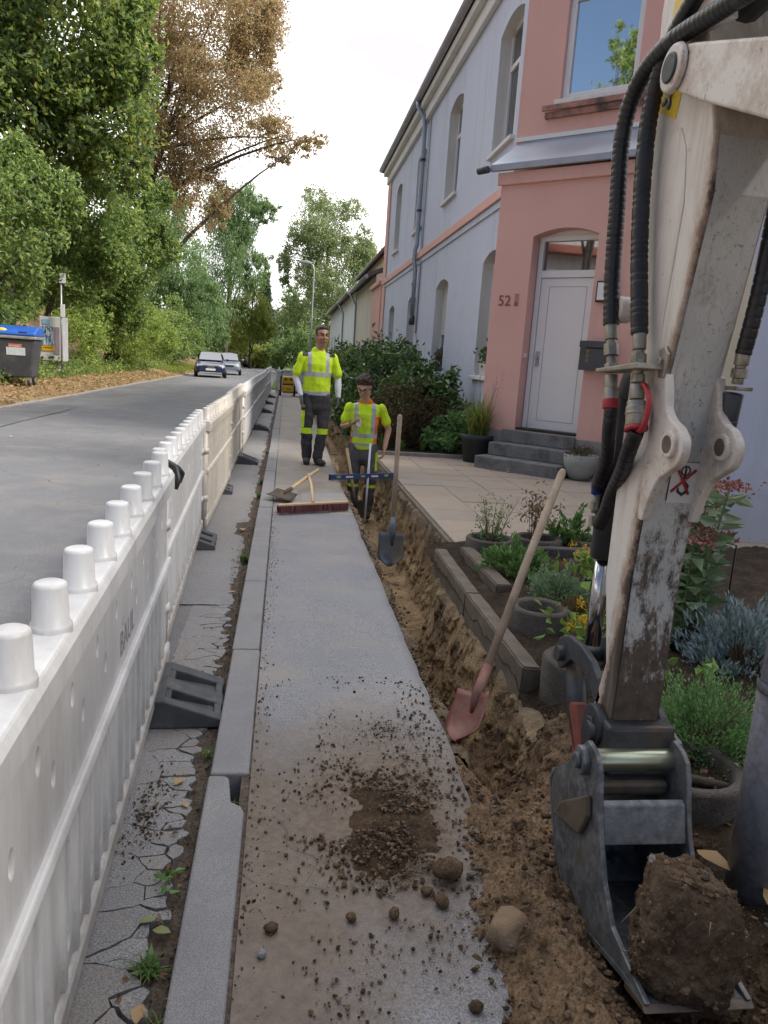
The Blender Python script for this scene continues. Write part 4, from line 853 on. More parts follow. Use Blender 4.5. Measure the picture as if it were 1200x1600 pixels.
for i in range(11):
    (xa, ya), (xb, yb) = path[i], path[i + 1]; a = math.atan2(-(xb - xa), yb - ya)
    o = proto if i == 0 else copy_tree(proto)
    o.location = (xa - (0.04 if i == 1 else 0), ya, -0.045 if i == 0 else -0.012 + random.uniform(-0.006, 0.006)); o.rotation_euler = (0.022 if i == 0 else random.uniform(-0.006, 0.006), random.uniform(-0.012, 0.012), a + random.uniform(-0.006, 0.006))
    if i in (2, 3):     # two panels in a cream tone
        for ch in o.children: ch.material_slots[0].link = 'OBJECT'; ch.material_slots[0].material = M_BARRC
    tag(o, '%s ' % ordinal(i) + 'cream plastic barrier panel along the road' if i in (2, 3) else '%s white plastic barrier panel along the road' % ordinal(i) if i else 'nearest white plastic barrier panel, cut by the picture edge', 'barrier', 'barrier panels between road and pavement')
endb = copy_tree(proto, loc=(-0.35, 31.2, -0.01), rz=-PI / 2); tag(endb, 'white barrier panel closing off the far end of the pavement', 'barrier', 'barrier panels between road and pavement')
foot0 = make_foot(); ff = True
for i, (x, y, lab) in enumerate(((-0.56, 3.02, 'grey rubber foot under the near barrier, with slots and a round hole'), (-0.83, 5.80, 'rubber foot pushed to the road side under the second barrier joint'), (-0.86, 8.15, 'rubber foot on the road side under the third barrier joint'), (-0.68, 10.45, 'rubber foot reaching onto the pavement side beside the broom'),
        (-0.64, 15.3, 'rubber foot next beyond the one beside the broom'), (-0.66, 20.0, 'small dark rubber foot far down the barrier'), (-0.68, 23.6, 'second last visible rubber foot far down the barrier'), (-0.66, 27.4, 'farthest rubber foot, close to the yellow machine'))):
    o = foot0 if i == 0 else foot0.copy()
    if i: C.objects.link(o)
    o.location = (x, y, -0.042); o.rotation_euler = (0, 0, 0.05); tag(o, lab, 'barrier foot', 'rubber feet of the barrier')
# black tie at the first joint, hand-written mark on the near panel
q = MB(); q.tube([(-0.54, 3.46, 0.90), (-0.50, 3.47, 0.905), (-0.462, 3.45, 0.885), (-0.448, 3.43, 0.84), (-0.452, 3.40, 0.80)], [0.012, 0.016, 0.018, 0.016, 0.008], 8); q.tube([(-0.452, 3.45, 0.885), (-0.44, 3.49, 0.855), (-0.45, 3.52, 0.81)], [0.012, 0.014, 0.006], 8)
tag(q.build('cable_tie', M_BLACK), 'black strap tying the near barrier panel to the next', 'strap')
M_MARK = simple('marker_ink', (0.20, 0.19, 0.23), (0.34, 0.33, 0.36), 30, 0.7)
FP = Frame((0, 0, 0), (0, 1, 0), (1, 0, 0))
tx = text('marker_writing', 'BAUL', 0.105, FP, 1.50, 0.535, BW + 0.0008, M_MARK, proto, 0.0003)

# ================================================================== STREET THINGS
M_GALV = simple('galvanised', (0.32, 0.33, 0.34), (0.40, 0.41, 0.42), 8, 0.5, 0.6, dirt=(0.2, 0.19, 0.17))
def lamp_post(x, y, h, lab):
    t = empty('street_lamp', (x, y, 0), 0, lab, 'street lamp', 'street lamps along the pavement')
    q = MB(); q.tube([(0, 0, 0), (0, 0, 1.0), (0, 0, 1.05), (0, 0, h - 0.25), (-0.04, 0, h - 0.06), (-0.16, 0, h)], [0.06, 0.06, 0.045, 0.035, 0.033, 0.03], 10); q.build('pole', M_GALV, t)
    q = MB(); q.prism([(-0.12, -0.03), (-0.62, 0.01), (-0.68, 0.05), (-0.6, 0.10), (-0.3, 0.12), (-0.1, 0.06)], -0.11, 0.11, 'y'); o = q.build('lamp_head', M_GALV, t, bevel=0.03); o.location = (0, 0, h)
    q = MB(); q.box(-0.58, -0.2, -0.08, 0.08, -0.045, -0.02); o2 = q.build('lens', simple('lamp_lens', (0.6, 0.6, 0.6), (0.7, 0.7, 0.7), 3, 0.2), t, bevel=0.015); o2.location = (0, 0, h)
    return t
lamp_post(1.02, 34, 5.3, 'nearest tall street lamp rising behind the standing worker'); lamp_post(-0.45, 92, 4.75, 'middle street lamp above the white end barrier'); lamp_post(-3.0, 120, 3.3, 'smallest, farthest street lamp left of the others')
# large grey post at the right edge
t = empty('grey_post', (1.385, 1.78, 0), 0, 'thick grey painted metal post at the right edge', 'post')
M_POST = simple('grey_post_paint', (0.17, 0.175, 0.20), (0.21, 0.215, 0.245), 5, 0.5, 0.0, bump=0.1, fine=(45, (0.14, 0.14, 0.16)), dirt=(0.35, 0.35, 0.36), dlo=0.66, dhi=0.72, dscale=9)
q = MB(); q.tube([(0, 0, -0.05), (0, 0, 0.62)], 0.083, 28); q.build('base_sleeve', M_POST, t); q = MB(); q.tube([(0, 0, 0.60), (0, 0, 0.63), (0, 0, 4.6)], [0.0845, 0.079, 0.060], 28); q.build('shaft', M_POST, t)
q = MB(); q.lathe([(0.0855, 0.605), (0.087, 0.61), (0.087, 0.622), (0.084, 0.63)], n=28); q.build('collar', M_POST, t)
# refuse container
t = empty('waste_container', (-7.25, 22.0, bank_z(-7.4) - 0.06), 0.10, 'black wheeled waste container with blue lid by the hedge', 'waste container')
M_BIN = simple('grey_black_bin', (0.045, 0.048, 0.055), (0.06, 0.063, 0.07), 3, 0.5, dirt=(0.09, 0.085, 0.08), dlo=0.5); M_LID = simple('blue_lid', (0.02, 0.09, 0.42), (0.035, 0.13, 0.50), 3, 0.4)
q = MB()
za, zb = 0.22, 1.22
lo = [(-0.56, -0.42, za), (0.56, -0.42, za), (0.56, 0.38, za), (-0.56, 0.38, za)]; hi = [(-0.68, -0.55, zb), (0.68, -0.55, zb), (0.68, 0.5, zb), (-0.68, 0.5, zb)]
q.add(lo + hi, [(0, 3, 2, 1), (4, 5, 6, 7), (0, 1, 5, 4), (1, 2, 6, 5), (2, 3, 7, 6), (3, 0, 4, 7)]); q.build('body', M_BIN, t, bevel=0.05, seg=3)
q = MB(); q.box(-0.72, 0.72, -0.60, 0.55, 1.222, 1.30); q.build('rim', M_GALV, t, bevel=0.02)
q = MB(); q.prism([(-0.60, 1.302), (0.56, 1.302), (0.56, 1.48), (0.42, 1.56), (-0.1, 1.56), (-0.45, 1.46), (-0.60, 1.38)], -0.71, 0.71, 'x'); lid = q.build('lid', M_LID, t, bevel=0.04, seg=3)
q = MB(); q.box(0.30, 0.50, -0.59, -0.55, 1.37, 1.41); q.build('lid_slot', M_BLACK, lid)
q = MB(); q.ball((-0.12, -0.50, 1.42), 0.13, sc=(1, 0.35, 0.5)); q.build('lid_sticker', simple('yellow_plastic', (0.7, 0.55, 0.04), (0.75, 0.6, 0.06), 3, 0.5), lid)
for x in (-0.48, 0.48):
    for y in (-0.32, 0.30):
        q = MB(); q.cyl((x - 0.03, y, 0.10), (x + 0.03, y, 0.10), 0.10, n=16); w = q.build('wheel', M_BLACK, t, bevel=0.01); q = MB(); q.prism([(y - 0.06, 0.1), (y + 0.03, 0.1), (y + 0.09, 0.25), (y - 0.09, 0.25)], x - 0.045, x + 0.045, 'x'); q.build('fork', M_GALV, w)
FT = Frame((0, -0.49, 0), (1, 0, 0), (0, -1, 0.10))
M_STICK = simple('white_sticker', (0.55, 0.60, 0.62), (0.62, 0.66, 0.68), 8, 0.5, dirt=(0.30, 0.42, 0.48), dlo=0.5, dscale=20); M_RSTICK = simple('red_sticker', (0.55, 0.16, 0.10), (0.6, 0.2, 0.13), 8, 0.5)
def sticker(parent, x0, x1, z0, z1, m, name):
    q = MB(); f = lambda z: -0.42 - (z - za) * 0.13 - 0.010
    q.add([(x0, f(z0), z0), (x1, f(z0), z0), (x1, f(z1), z1), (x0, f(z1), z1), (x0, f(z0) + 0.006, z0), (x1, f(z0) + 0.006, z0), (x1, f(z1) + 0.006, z1), (x0, f(z1) + 0.006, z1)], [(0, 1, 2, 3), (7, 6, 5, 4), (0, 4, 5, 1), (1, 5, 6, 2), (2, 6, 7, 3), (3, 7, 4, 0)])
    return q.build(name, m, parent)
sticker(t, -0.02, 0.44, 0.80, 1.0, M_STICK, 'sticker'); sticker(t, 0.04, 0.36, 1.01, 1.09, M_RSTICK, 'red_sticker')
tw = text('sticker_lettering', 'SITELD', 0.085, Frame((0.05, -0.5365, 1.02), (1, 0, 0), (0, -1, 0)), 0, 0, 0, M_PVC, t, 0.0005)
# cigarette vending machine on its stand
t = empty('vending_machine', (-7.95, 28.0, bank_z(-7.9) - 0.05), -0.12, 'grey street vending machine with blue display and yellow sticker', 'vending machine')
M_VG = simple('vending_grey', (0.33, 0.34, 0.36), (0.4, 0.41, 0.43), 4, 0.5); M_VW = simple('vending_white', (0.62, 0.63, 0.64), (0.66, 0.67, 0.68), 3, 0.4)
MB().box(-0.38, 0.38, 0.0, 0.52, 0.46, 1.94).build('cabinet', M_VG, t, bevel=0.015)
MB().box(-0.36, 0.36, -0.05, -0.002, 0.48, 1.92).build('front', M_VW, t, bevel=0.01)
k = NT('display_print'); k.base(k.ramp(k.noise(1.0, 3, vec=k.scaled((9, 1, 3)), dist=1.5), [(0.35, (0.02, 0.05, 0.12)), (0.48, (0.10, 0.25, 0.42)), (0.55, (0.75, 0.8, 0.85)), (0.62, (0.08, 0.16, 0.30))])); k.rough(0.2)
MB().box(-0.30, 0.10, -0.066, -0.052, 0.98, 1.62).build('display', k.m, t, bevel=0.004)
MB().box(-0.26, 0.0, -0.066, -0.052, 1.68, 1.84).build('logo_panel', simple('pale_blue_print', (0.25, 0.5, 0.7), (0.3, 0.55, 0.75), 3, 0.4), t)
yk = MB().box(-0.28, 0.14, -0.072, -0.053, 0.80, 0.96).build('yellow_sticker', simple('yellow_sticker', (0.75, 0.42, 0.02), (0.8, 0.48, 0.03), 3, 0.5), t); MB().box(-0.24, 0.10, -0.075, -0.0725, 0.885, 0.92).build('print_line', simple('brown_print', (0.3, 0.14, 0.02), (0.3, 0.14, 0.02), 3, 0.5), yk)
MB().box(0.14, 0.32, -0.068, -0.052, 0.70, 1.60).build('button_column', simple('mauve_panel', (0.28, 0.22, 0.27), (0.33, 0.27, 0.32), 5, 0.5), t)
MB().box(-0.05, 0.12, -0.07, -0.052, 0.56, 0.62).build('coin_slot', M_BLACK, t); MB().box(-0.31, -0.24, -0.07, -0.052, 0.53, 0.60).build('lock', M_BLACK, t)
MB().prism([(-0.14, -0.2), (0.14, -0.2), (0.20, 0.458), (-0.20, 0.458)], 0.12, 0.4, 'y').build('stand', M_VG, t)
# sign pole beside it
t = empty('sign_pole', (-7.52, 27.7, bank_z(-7.5)), 0, 'thin grey pole with small plates beside the vending machine', 'sign pole')
MB().cyl((0, 0, -0.1), (0, 0, 3.35), 0.032, n=12).build('pole', M_GALV, t)
for z, h in ((3.05, 0.32), (1.95, 0.42)): MB().box(-0.02 if z < 3 else -0.05, 0.16 if z > 3 else 0.13, -0.06, -0.035, z, z + h).build('plate', M_VW, t, bevel=0.008)
# cars
def car(name, loc, rz, paint, label, plate=True):
    t = empty(name, loc, rz, label, 'car', 'cars parked down the street')
    def loft(secs, m, nm, parent, bev=0.0):
        q = MB(); vs = []; n = None
        for (y, pts) in secs: n = len(pts); vs += [(p[0], y, p[1]) for p in pts]
        fs = [(i * n + j, i * n + (j + 1) % n, (i + 1) * n + (j + 1) % n, (i + 1) * n + j) for i in range(len(secs) - 1) for j in range(n)] + [tuple(range(n)), tuple(range((len(secs) - 1) * n, len(secs) * n))]
        q.add(vs, fs, True); o = q.build(nm, m, parent)
        md = o.modifiers.new('sub', 'SUBSURF'); md.levels = 1; md.render_levels = 2; return o
    def sec(w, z0, z1, sh=0.06): return [(-w + 0.06, z0), (w - 0.06, z0), (w, z0 + 0.12), (w, (z0 + z1) / 2), (w - sh, z1 - 0.03), (w * 0.6, z1), (-w * 0.6, z1), (-w + sh, z1 - 0.03), (-w, (z0 + z1) / 2), (-w, z0 + 0.12)]
    loft([(-2.02, sec(0.62, 0.30, 0.58)), (-1.98, sec(0.74, 0.26, 0.66)), (-1.80, sec(0.83, 0.22, 0.73)), (-1.3, sec(0.865, 0.2, 0.84)), (-0.85, sec(0.87, 0.2, 0.92)), (0.4, sec(0.875, 0.2, 0.95)), (1.5, sec(0.87, 0.2, 0.96)), (1.95, sec(0.82, 0.24, 0.92)), (2.08, sec(0.70, 0.32, 0.80))], paint, 'body', t)
    cab = [(-0.98, 0.66, 0.88, 0.93), (-0.45, 0.70, 0.88, 1.22), (-0.05, 0.72, 0.88, 1.41), (0.6, 0.72, 0.88, 1.45), (1.3, 0.70, 0.88, 1.40), (1.85, 0.64, 0.88, 1.02)]
    loft([(y, [(-w - 0.08, z0), (w + 0.08, z0), (w - 0.05 + 0.03, (z0 + z1) / 2), (w - 0.12, z1), (-w + 0.12, z1), (-w + 0.05 - 0.03, (z0 + z1) / 2)]) for y, w, z0, z1 in cab], paint, 'cabin', t)
    q = MB(); q.add([(-0.62, -0.97, 0.955), (0.62, -0.97, 0.955), (0.52, -0.16, 1.375), (-0.52, -0.16, 1.375), (-0.62, -0.95, 0.94), (0.62, -0.95, 0.94), (0.52, -0.14, 1.36), (-0.52, -0.14, 1.36)], [(0, 1, 2, 3), (7, 6, 5, 4), (0, 4, 5, 1), (1, 5, 6, 2), (2, 6, 7, 3), (3, 7, 4, 0)]); q.build('windscreen', M_GLASS, t)
    for s_ in (-1, 1):
        q = MB(); q.add([(s_ * 0.755, -0.75, 0.98), (s_ * 0.63, -0.10, 1.34), (s_ * 0.62, 1.25, 1.34), (s_ * 0.75, 1.55, 0.98)], [(0, 1, 2, 3)]); q.build('side_window', M_GLASS, t)
        q = MB(); q.add([(s_ * 0.46, -2.005, 0.56), (s_ * 0.74, -1.93, 0.57), (s_ * 0.76, -1.89, 0.69), (s_ * 0.47, -1.955, 0.68), (s_ * 0.46, -1.9, 0.56), (s_ * 0.74, -1.85, 0.57), (s_ * 0.76, -1.81, 0.69), (s_ * 0.47, -1.88, 0.68)], [(0, 1, 2, 3), (7, 6, 5, 4), (0, 4, 5, 1), (1, 5, 6, 2), (2, 6, 7, 3), (3, 7, 4, 0)]); q.build('headlight', simple('headlight_glass', (0.55, 0.57, 0.6), (0.7, 0.72, 0.75), 6, 0.12, 0.5), t, bevel=0.01)
        q = MB(); q.ball((s_ * 0.95, -0.60, 0.99), 0.10, sc=(1, 0.6, 0.7)); q.build('mirror', paint, t)
        for y in (-1.28, 1.25):
            q = MB(); q.cyl((s_ * 0.70, y, 0.30), (s_ * 0.885, y, 0.30), 0.31, n=22); w = q.build('wheel', M_BLACK, t, bevel=0.03); q = MB(); q.cyl((s_ * 0.884, y, 0.30), (s_ * 0.893, y, 0.30), 0.19, n=16); q.build('rim', M_GALV, w)
    MB().box(-0.40, 0.40, -2.035, -1.98, 0.53, 0.64).build('grille', M_BLACK, t, bevel=0.01)
    MB().box(-0.60, 0.60, -2.05, -1.99, 0.235, 0.29).build('lower_lip', M_VG, t, bevel=0.01)
    if plate:
        for i in range(4):
            q = MB(); c = (-0.126 + i * 0.084, -2.042, 0.60); q.tube([(c[0] + 0.052 * math.cos(a), c[1], c[2] + 0.052 * math.sin(a)) for a in np.linspace(0, 2 * PI, 17)[:-1]], 0.010, 6, closed=True); q.build('emblem_ring', M_GALV, t)
        MB().box(-0.26, 0.26, -2.062, -2.04, 0.385, 0.50).build('number_plate', M_VW, t, bevel=0.004)
    return t
def paintm(name, c):
    k = NT(name); k.base(c); k.rough(0.28); k.p.inputs['Coat Weight'].default_value = 0.6; k.p.inputs['Coat Roughness'].default_value = 0.06; return k.m
car('parked_car', (-4.28, 45.8, -0.02), 0.10, paintm('dark_blue_paint', (0.012, 0.018, 0.06)), 'dark blue car facing the camera, parked at the left kerb')
car('parked_car', (-3.82, 53.2, -0.02), 0.05, paintm('silver_blue_paint', (0.16, 0.19, 0.24)), 'grey car parked behind the dark blue car', False)
car('parked_car', (-4.6, 84, -0.02), -1.45, paintm('red_black_paint', (0.06, 0.02, 0.025)), 'small dark car glimpsed right of the grey car', False)
# yellow power pack on the pavement
t = empty('power_pack', (0.10, 28.3, 0.0), 0.05, 'yellow hydraulic power pack with black frame near the end barrier', 'machine')
M_YEL = simple('machine_yellow', (0.62, 0.36, 0.015), (0.70, 0.43, 0.03), 5, 0.5, dirt=(0.25, 0.16, 0.05), dlo=0.55)
MB().box(-0.21, 0.21, -0.22, 0.22, 0.14, 0.40).build('lower_casing', M_YEL, t, bevel=0.05); MB().box(-0.20, 0.20, -0.20, 0.20, 0.43, 0.70).build('upper_casing', M_YEL, t, bevel=0.05); MB().box(-0.19, 0.19, -0.19, 0.19, 0.395, 0.435).build('waist', M_BLACK, t)
for s_ in (-1, 1):
    q = MB(); q.tube([(s_ * 0.25, -0.24, 0.08), (s_ * 0.25, -0.24, 0.60), (s_ * 0.22, -0.24, 0.86), (s_ * 0.12, -0.24, 0.90), (0, -0.24, 0.90)], 0.016, 8); q.tube([(s_ * 0.25, 0.2, 0.08), (s_ * 0.25, 0.2, 0.7), (s_ * 0.25, -0.24, 0.72)], 0.016, 8); q.build('frame_tube', M_BLACK, t); q = MB(); q.cyl((s_ * 0.22, 0.1, 0.11), (s_ * 0.29, 0.1, 0.11), 0.11, n=16); q.build('wheel', M_BLACK, t)
for x in (-0.08, 0.10): q = MB(); q.cyl((x, -0.205, 0.61), (x, -0.235, 0.61), 0.04, n=12); q.build('cap', M_BLACK, t)
for x in (0.0, 0.07): q = MB(); q.cyl((x, -0.225, 0.26), (x, -0.24, 0.26), 0.025, n=10); q.build('coupling', M_BLACK, t)
q = MB(); q.tube([(0.27, 28.1, 0.03), (0.5, 27.7, 0.02), (0.62, 28.2, 0.02), (0.75, 28.0, 0.02), (0.9, 28.4, 0.03)], 0.02, 8); tag(q.build('hydraulic_hose', M_BLACK), 'black hose lying on the ground beside the yellow power pack', 'hose')
# ================================================================== EXCAVATOR ARM (stick, boom end, bucket) in its own vertical plane
def m_arm(name, edge=True):
    k = NT(name)
    z = k.sep(2)
    c = k.ramp(k.noise(3, 6), [(0.3, (0.64, 0.60, 0.56)), (0.7, (0.72, 0.68, 0.64))])
    c = k.mix(k.ramp(k.noise(4, 8, 0.7), [(0.5, 0.0), (0.75, 0.5)]), c, (0.50, 0.44, 0.37))
    # fine scratches and chips
    sc = k.noise(1.0, 6, 0.8, vec=k.scaled((60, 60, 14)), dist=1.2)
    c = k.mix(k.ramp(sc, [(0.64, 0.0), (0.69, 0.8)]), c, (0.13, 0.10, 0.075))
    c = k.mix(k.ramp(k.noise(26, 8, 0.8), [(0.62, 0.0), (0.67, 0.9)]), c, (0.16, 0.09, 0.05))
    # rust and grime along the worn front edges, runs of dirty grease
    if not edge:
        c = k.mix(k.ramp(k.noise(6, 9, 0.78), [(0.47, 0.0), (0.64, 0.75)]), c, (0.34, 0.23, 0.155)); c = k.mix(k.ramp(k.noise(30, 9, 0.8), [(0.58, 0.0), (0.66, 0.85)]), c, (0.09, 0.06, 0.045)); k.base(c); k.rough(0.45); k.bump(k.noise(14, 5), 0.05, 0.01); return k.m
    yf = k.math('ADD', 1.763, k.math('MULTIPLY', k.math('SUBTRACT', 1.834, z), 0.154)); ed = k.math('SUBTRACT', k.sep(1), yf)
    ed = k.math('ADD', ed, k.math('MULTIPLY', k.math('SUBTRACT', k.noise(11, 9, 0.8, vec=k.scaled((1, 1, 0.6))), 0.5), 0.16))
    c = k.mix(k.ramp(k.math('MULTIPLY', ed, 4.0), [(0.06, 0.8), (0.20, 0.0)]), c, (0.30, 0.18, 0.10))
    c = k.mix(k.ramp(k.math('MULTIPLY', ed, 4.0), [(0.0, 0.95), (0.06, 0.0)]), c, (0.06, 0.045, 0.035))
    c = k.mix(k.ramp(k.noise(1.0, 8, 0.75, vec=k.scaled((16, 16, 1.6))), [(0.46, 0.0), (0.70, 0.62)]), c, (0.34, 0.27, 0.21))
    k.base(c); k.rough(k.ramp(k.noise(7), [(0.3, 0.35), (0.7, 0.55)])); k.bump(k.noise(14, 5), 0.05, 0.01); return k.m
def m_armfront(name):
    """front plate: grey-white paint, scraped, with mud caked on towards the bucket"""
    k = NT(name); z = k.sep(2)
    c = k.ramp(k.noise(5, 6), [(0.3, (0.46, 0.475, 0.47)), (0.7, (0.60, 0.605, 0.59))])
    sc = k.noise(1.0, 7, 0.8, vec=k.scaled((70, 10, 26)), dist=2.0)
    low = k.ramp(z, [(0.0, 0.0), (1.0, 1.0)])
    mask = k.math('ADD', k.math('MULTIPLY', k.noise(16, 9, 0.75, vec=k.scaled((1.2, 1, 0.55))), 1.0), k.math('MULTIPLY', k.math('SUBTRACT', 1.04, z), 0.34))
    c = k.mix(k.ramp(sc, [(0.58, 0.0), (0.64, 0.7)]), c, (0.10, 0.08, 0.06))
    c = k.mix(k.ramp(mask, [(0.51, 0.0), (0.60, 0.95)]), c, k.ramp(k.noise(30, 6), [(0.3, (0.035, 0.025, 0.018)), (0.7, (0.13, 0.085, 0.055))]))
    c = k.mix(k.ramp(k.noise(40, 8, 0.8), [(0.58, 0.0), (0.66, 0.85)]), c, (0.07, 0.045, 0.03)); c = k.mix(k.ramp(k.noise(1.0, 8, 0.8, vec=k.scaled((30, 30, 3.5)), dist=1.0), [(0.54, 0.0), (0.68, 0.6)]), c, (0.20, 0.155, 0.115))
    k.base(c); k.rough(k.ramp(mask, [(0.5, 0.45), (0.6, 0.9)])); k.bump(k.mix(0.5, mask, k.noise(60, 6)), 0.35, 0.01); return k.m
M_ARM = m_arm('arm_white_paint'); M_ARM2 = m_arm('arm_lug_paint', False); M_ARMF = m_armfront('arm_muddy_paint')
M_STEEL = simple('dark_steel', (0.035, 0.038, 0.045), (0.075, 0.08, 0.09), 9, 0.5, 0.5, bump=0.25, bscale=70, dirt=(0.10, 0.07, 0.045), dlo=0.52, dscale=7)
M_BUCKET = simple('bucket_steel', (0.075, 0.082, 0.098), (0.17, 0.178, 0.19), 7, 0.5, 0.35, bump=0.3, bscale=50, fine=(35, (0.20, 0.21, 0.22)), dirt=(0.14, 0.105, 0.07), dlo=0.56, dhi=0.72, dscale=5)
M_WORN = simple('worn_steel', (0.09, 0.07, 0.055), (0.17, 0.14, 0.11), 12, 0.55, 0.3, bump=0.3, dirt=(0.12, 0.08, 0.05), dlo=0.5)
M_PIN = simple('yellow_passivated_pin', (0.30, 0.33, 0.24), (0.42, 0.45, 0.36), 6, 0.28, 0.85, dirt=(0.15, 0.14, 0.10), dlo=0.58)
M_CHROME = simple('chrome_rod', (0.55, 0.56, 0.58), (0.62, 0.63, 0.65), 3, 0.14, 1.0)
M_HOSE = simple('black_hose_guard', (0.008, 0.009, 0.012), (0.018, 0.018, 0.022), 20, 0.36, bump=0.08)
M_FIT = simple('zinc_fitting', (0.26, 0.25, 0.22), (0.40, 0.38, 0.33), 18, 0.45, 0.7, dirt=(0.14, 0.10, 0.07), dlo=0.55, dscale=12)
M_RED = simple('red_cap', (0.34, 0.02, 0.03), (0.42, 0.035, 0.045), 8, 0.5); M_REDW = simple('worn_red_paint', (0.30, 0.045, 0.03), (0.16, 0.06, 0.04), 9, 0.6, bump=0.3, dirt=(0.07, 0.05, 0.04), dlo=0.5)
M_YSTICK = simple('yellow_warning_sticker', (0.66, 0.46, 0.02), (0.70, 0.50, 0.03), 4, 0.45)
def spline(pts, n):
    P = [Vector(p) for p in pts]; P = [P[0] * 2 - P[1]] + P + [P[-1] * 2 - P[-2]]; out = []
    for i in range(1, len(P) - 2):
        for t in np.linspace(0, 1, n, endpoint=False):
            a, b_, c_, d = P[i - 1], P[i], P[i + 1], P[i + 2]; out.append(0.5 * ((2 * b_) + (c_ - a) * t + (2 * a - 5 * b_ + 4 * c_ - d) * t * t + (3 * b_ - a - 3 * c_ + d) * t ** 3))
    return out + [P[-2]]
XL, XR = 0.945, 1.100
ex = empty('excavator_arm', (0, 0, 0), 0, 'worn white excavator arm with black hoses and narrow digging bucket', 'excavator')
front = [(1.96, 2.80), (1.914, 2.30), (1.845, 2.16), (1.775, 1.96), (1.763, 1.834), (1.858, 1.396), (1.91, 0.879), (1.915, 0.542), (1.92, 0.43)]
back = [(1.985, 0.41), (2.03, 0.45), (1.985, 0.60), (2.056, 0.837), (2.06, 1.39), (2.11, 1.90), (2.145, 2.35), (2.09, 2.80)]
MB().prism([(y + 0.004, z) for y, z in front] + back, XL, XR, 'x').build('stick', M_ARM, ex, bevel=0.010, seg=3)
q = MB()     # wear plate on the front of the stick
for i in range(3, len(front) - 1):
    (ya, za), (yb, zb) = front[i], front[i + 1]; q.quad((XL + 0.011, ya - 0.003, za), (XR - 0.011, ya - 0.003, za), (XR - 0.011, yb - 0.003, zb), (XL + 0.011, yb - 0.003, zb))
q.build('front_plate', M_ARMF, ex)
for x0 in (XL - 0.004, XR - 0.020):      # lug plates that stand forward of the stick
    lug = [(1.90, 1.44), (1.848, 1.42), (1.832, 1.375), (1.822, 1.335), (1.79, 1.310), (1.752, 1.296), (1.724, 1.270), (1.718, 1.240), (1.732, 1.208), (1.775, 1.182), (1.815, 1.158), (1.848, 1.11), (1.875, 1.04), (1.90, 1.04)]
    lug = lug[:1] + [(p.x, p.y) for p in spline([(a, b_, 0) for a, b_ in lug[1:13]], 5)] + lug[13:]
    o = MB().prism(lug, x0, x0 + 0.024, 'x').build('lug_plate', M_ARM2, ex, bevel=0.004)
    b = MB(); b.tube([(x0 - 0.012, 1.772, 1.252), (x0 + 0.036, 1.772, 1.252)], 0.034, 20); b.build('bushing', M_ARM2, o, bevel=0.004)
    b = MB(); b.cyl((x0 - 0.0135, 1.772, 1.252), (x0 + 0.0375, 1.772, 1.252), 0.022, n=18); b.build('bore', M_WORN, o)
tear = [(2.03, 1.93), (1.985, 2.01), (1.94, 2.02), (1.90, 1.96), (1.875, 1.83), (1.915, 1.42), (1.935, 1.30), (1.95, 1.40)]
MB().prism(tear, XL - 0.003, XL + 0.002, 'x').build('pressed_panel', M_ARM, ex, bevel=0.0028, seg=2, angle=20)
# boom end with its pin
th = math.atan(0.36)
def bm(s, w): return (1.905 - math.cos(th) * s - math.sin(th) * -w, 2.135 - math.sin(th) * s + math.cos(th) * w)   # s back towards the machine, w up
out = [bm(-0.055 * math.cos(a), 0.062 * math.sin(a)) for a in np.linspace(PI / 2, -PI / 2, 9)] + [bm(0.10, -0.075), bm(0.9, -0.13), bm(3.1, -0.16), bm(3.1, 0.14), bm(0.9, 0.10), bm(0.10, 0.072)]
bo = MB().prism(out, 0.895, 1.150, 'x').build('boom', M_ARM2, ex, bevel=0.012, seg=3)
b = MB(); b.cyl((0.872, 1.905, 2.135), (1.17, 1.905, 2.135), 0.034, n=24); b.build('boom_pin', M_STEEL, bo, bevel=0.004)
b = MB(); b.tube([(0.893, 1.905, 2.135), (0.878, 1.905, 2.135)], [0.058, 0.052], 24); b.build('pin_boss', M_ARM2, bo, bevel=0.004)
b = MB(); b.ball((0.893, 1.945, 2.072), 0.012, sc=(0.35, 1, 0.8)); b.ball((0.899, 1.93, 2.065), 0.012, sc=(0.4, 0.8, 1.2)); b.build('grease', M_BLACK, bo)
b = MB(); b.tube([(1.02, 1.86, 2.28), (1.02, 1.2, 2.35), (1.02, 0.4, 2.2)], 0.052, 14); b.build('stick_cylinder', M_STEEL, ex)
for x in (0.93, 1.09): b = MB(); b.prism([(1.75, 2.19), (1.95, 2.22), (1.93, 2.62), (1.86, 2.62)], x, x + 0.02, 'x'); b.build('cylinder_lug', M_ARM, ex, bevel=0.004)
# warning sticker and no-lifting sticker
ys_ = MB(); ys_.add([(XL - 0.0012, 2.085, 2.095), (XL - 0.0012, 1.98, 2.05), (XL - 0.0012, 1.945, 2.18), (XL - 0.0012, 1.955, 2.42), (XL - 0.0012, 2.06, 2.45)], [(0, 1, 2, 3, 4)]); st = ys_.build('warning_sticker', M_YSTICK, ex)
b = MB(); b.tube([(XL - 0.002, 2.06, 2.16), (XL - 0.002, 2.00, 2.24), (XL - 0.002, 1.965, 2.17), (XL - 0.002, 2.02, 2.11)], 0.0022, 6, closed=True); b.build('triangle_mark', M_BLACK, st)
def ff_(x, z, d=0.0): return (x, 1.858 + (1.396 - z) * 0.1006 - 0.0045 - d, z)
s2 = MB(); s2.quad(ff_(1.007, 1.200), ff_(1.082, 1.200), ff_(1.082, 1.090), ff_(1.007, 1.090)); s2o = s2.build('lifting_sticker', M_VW, ex)
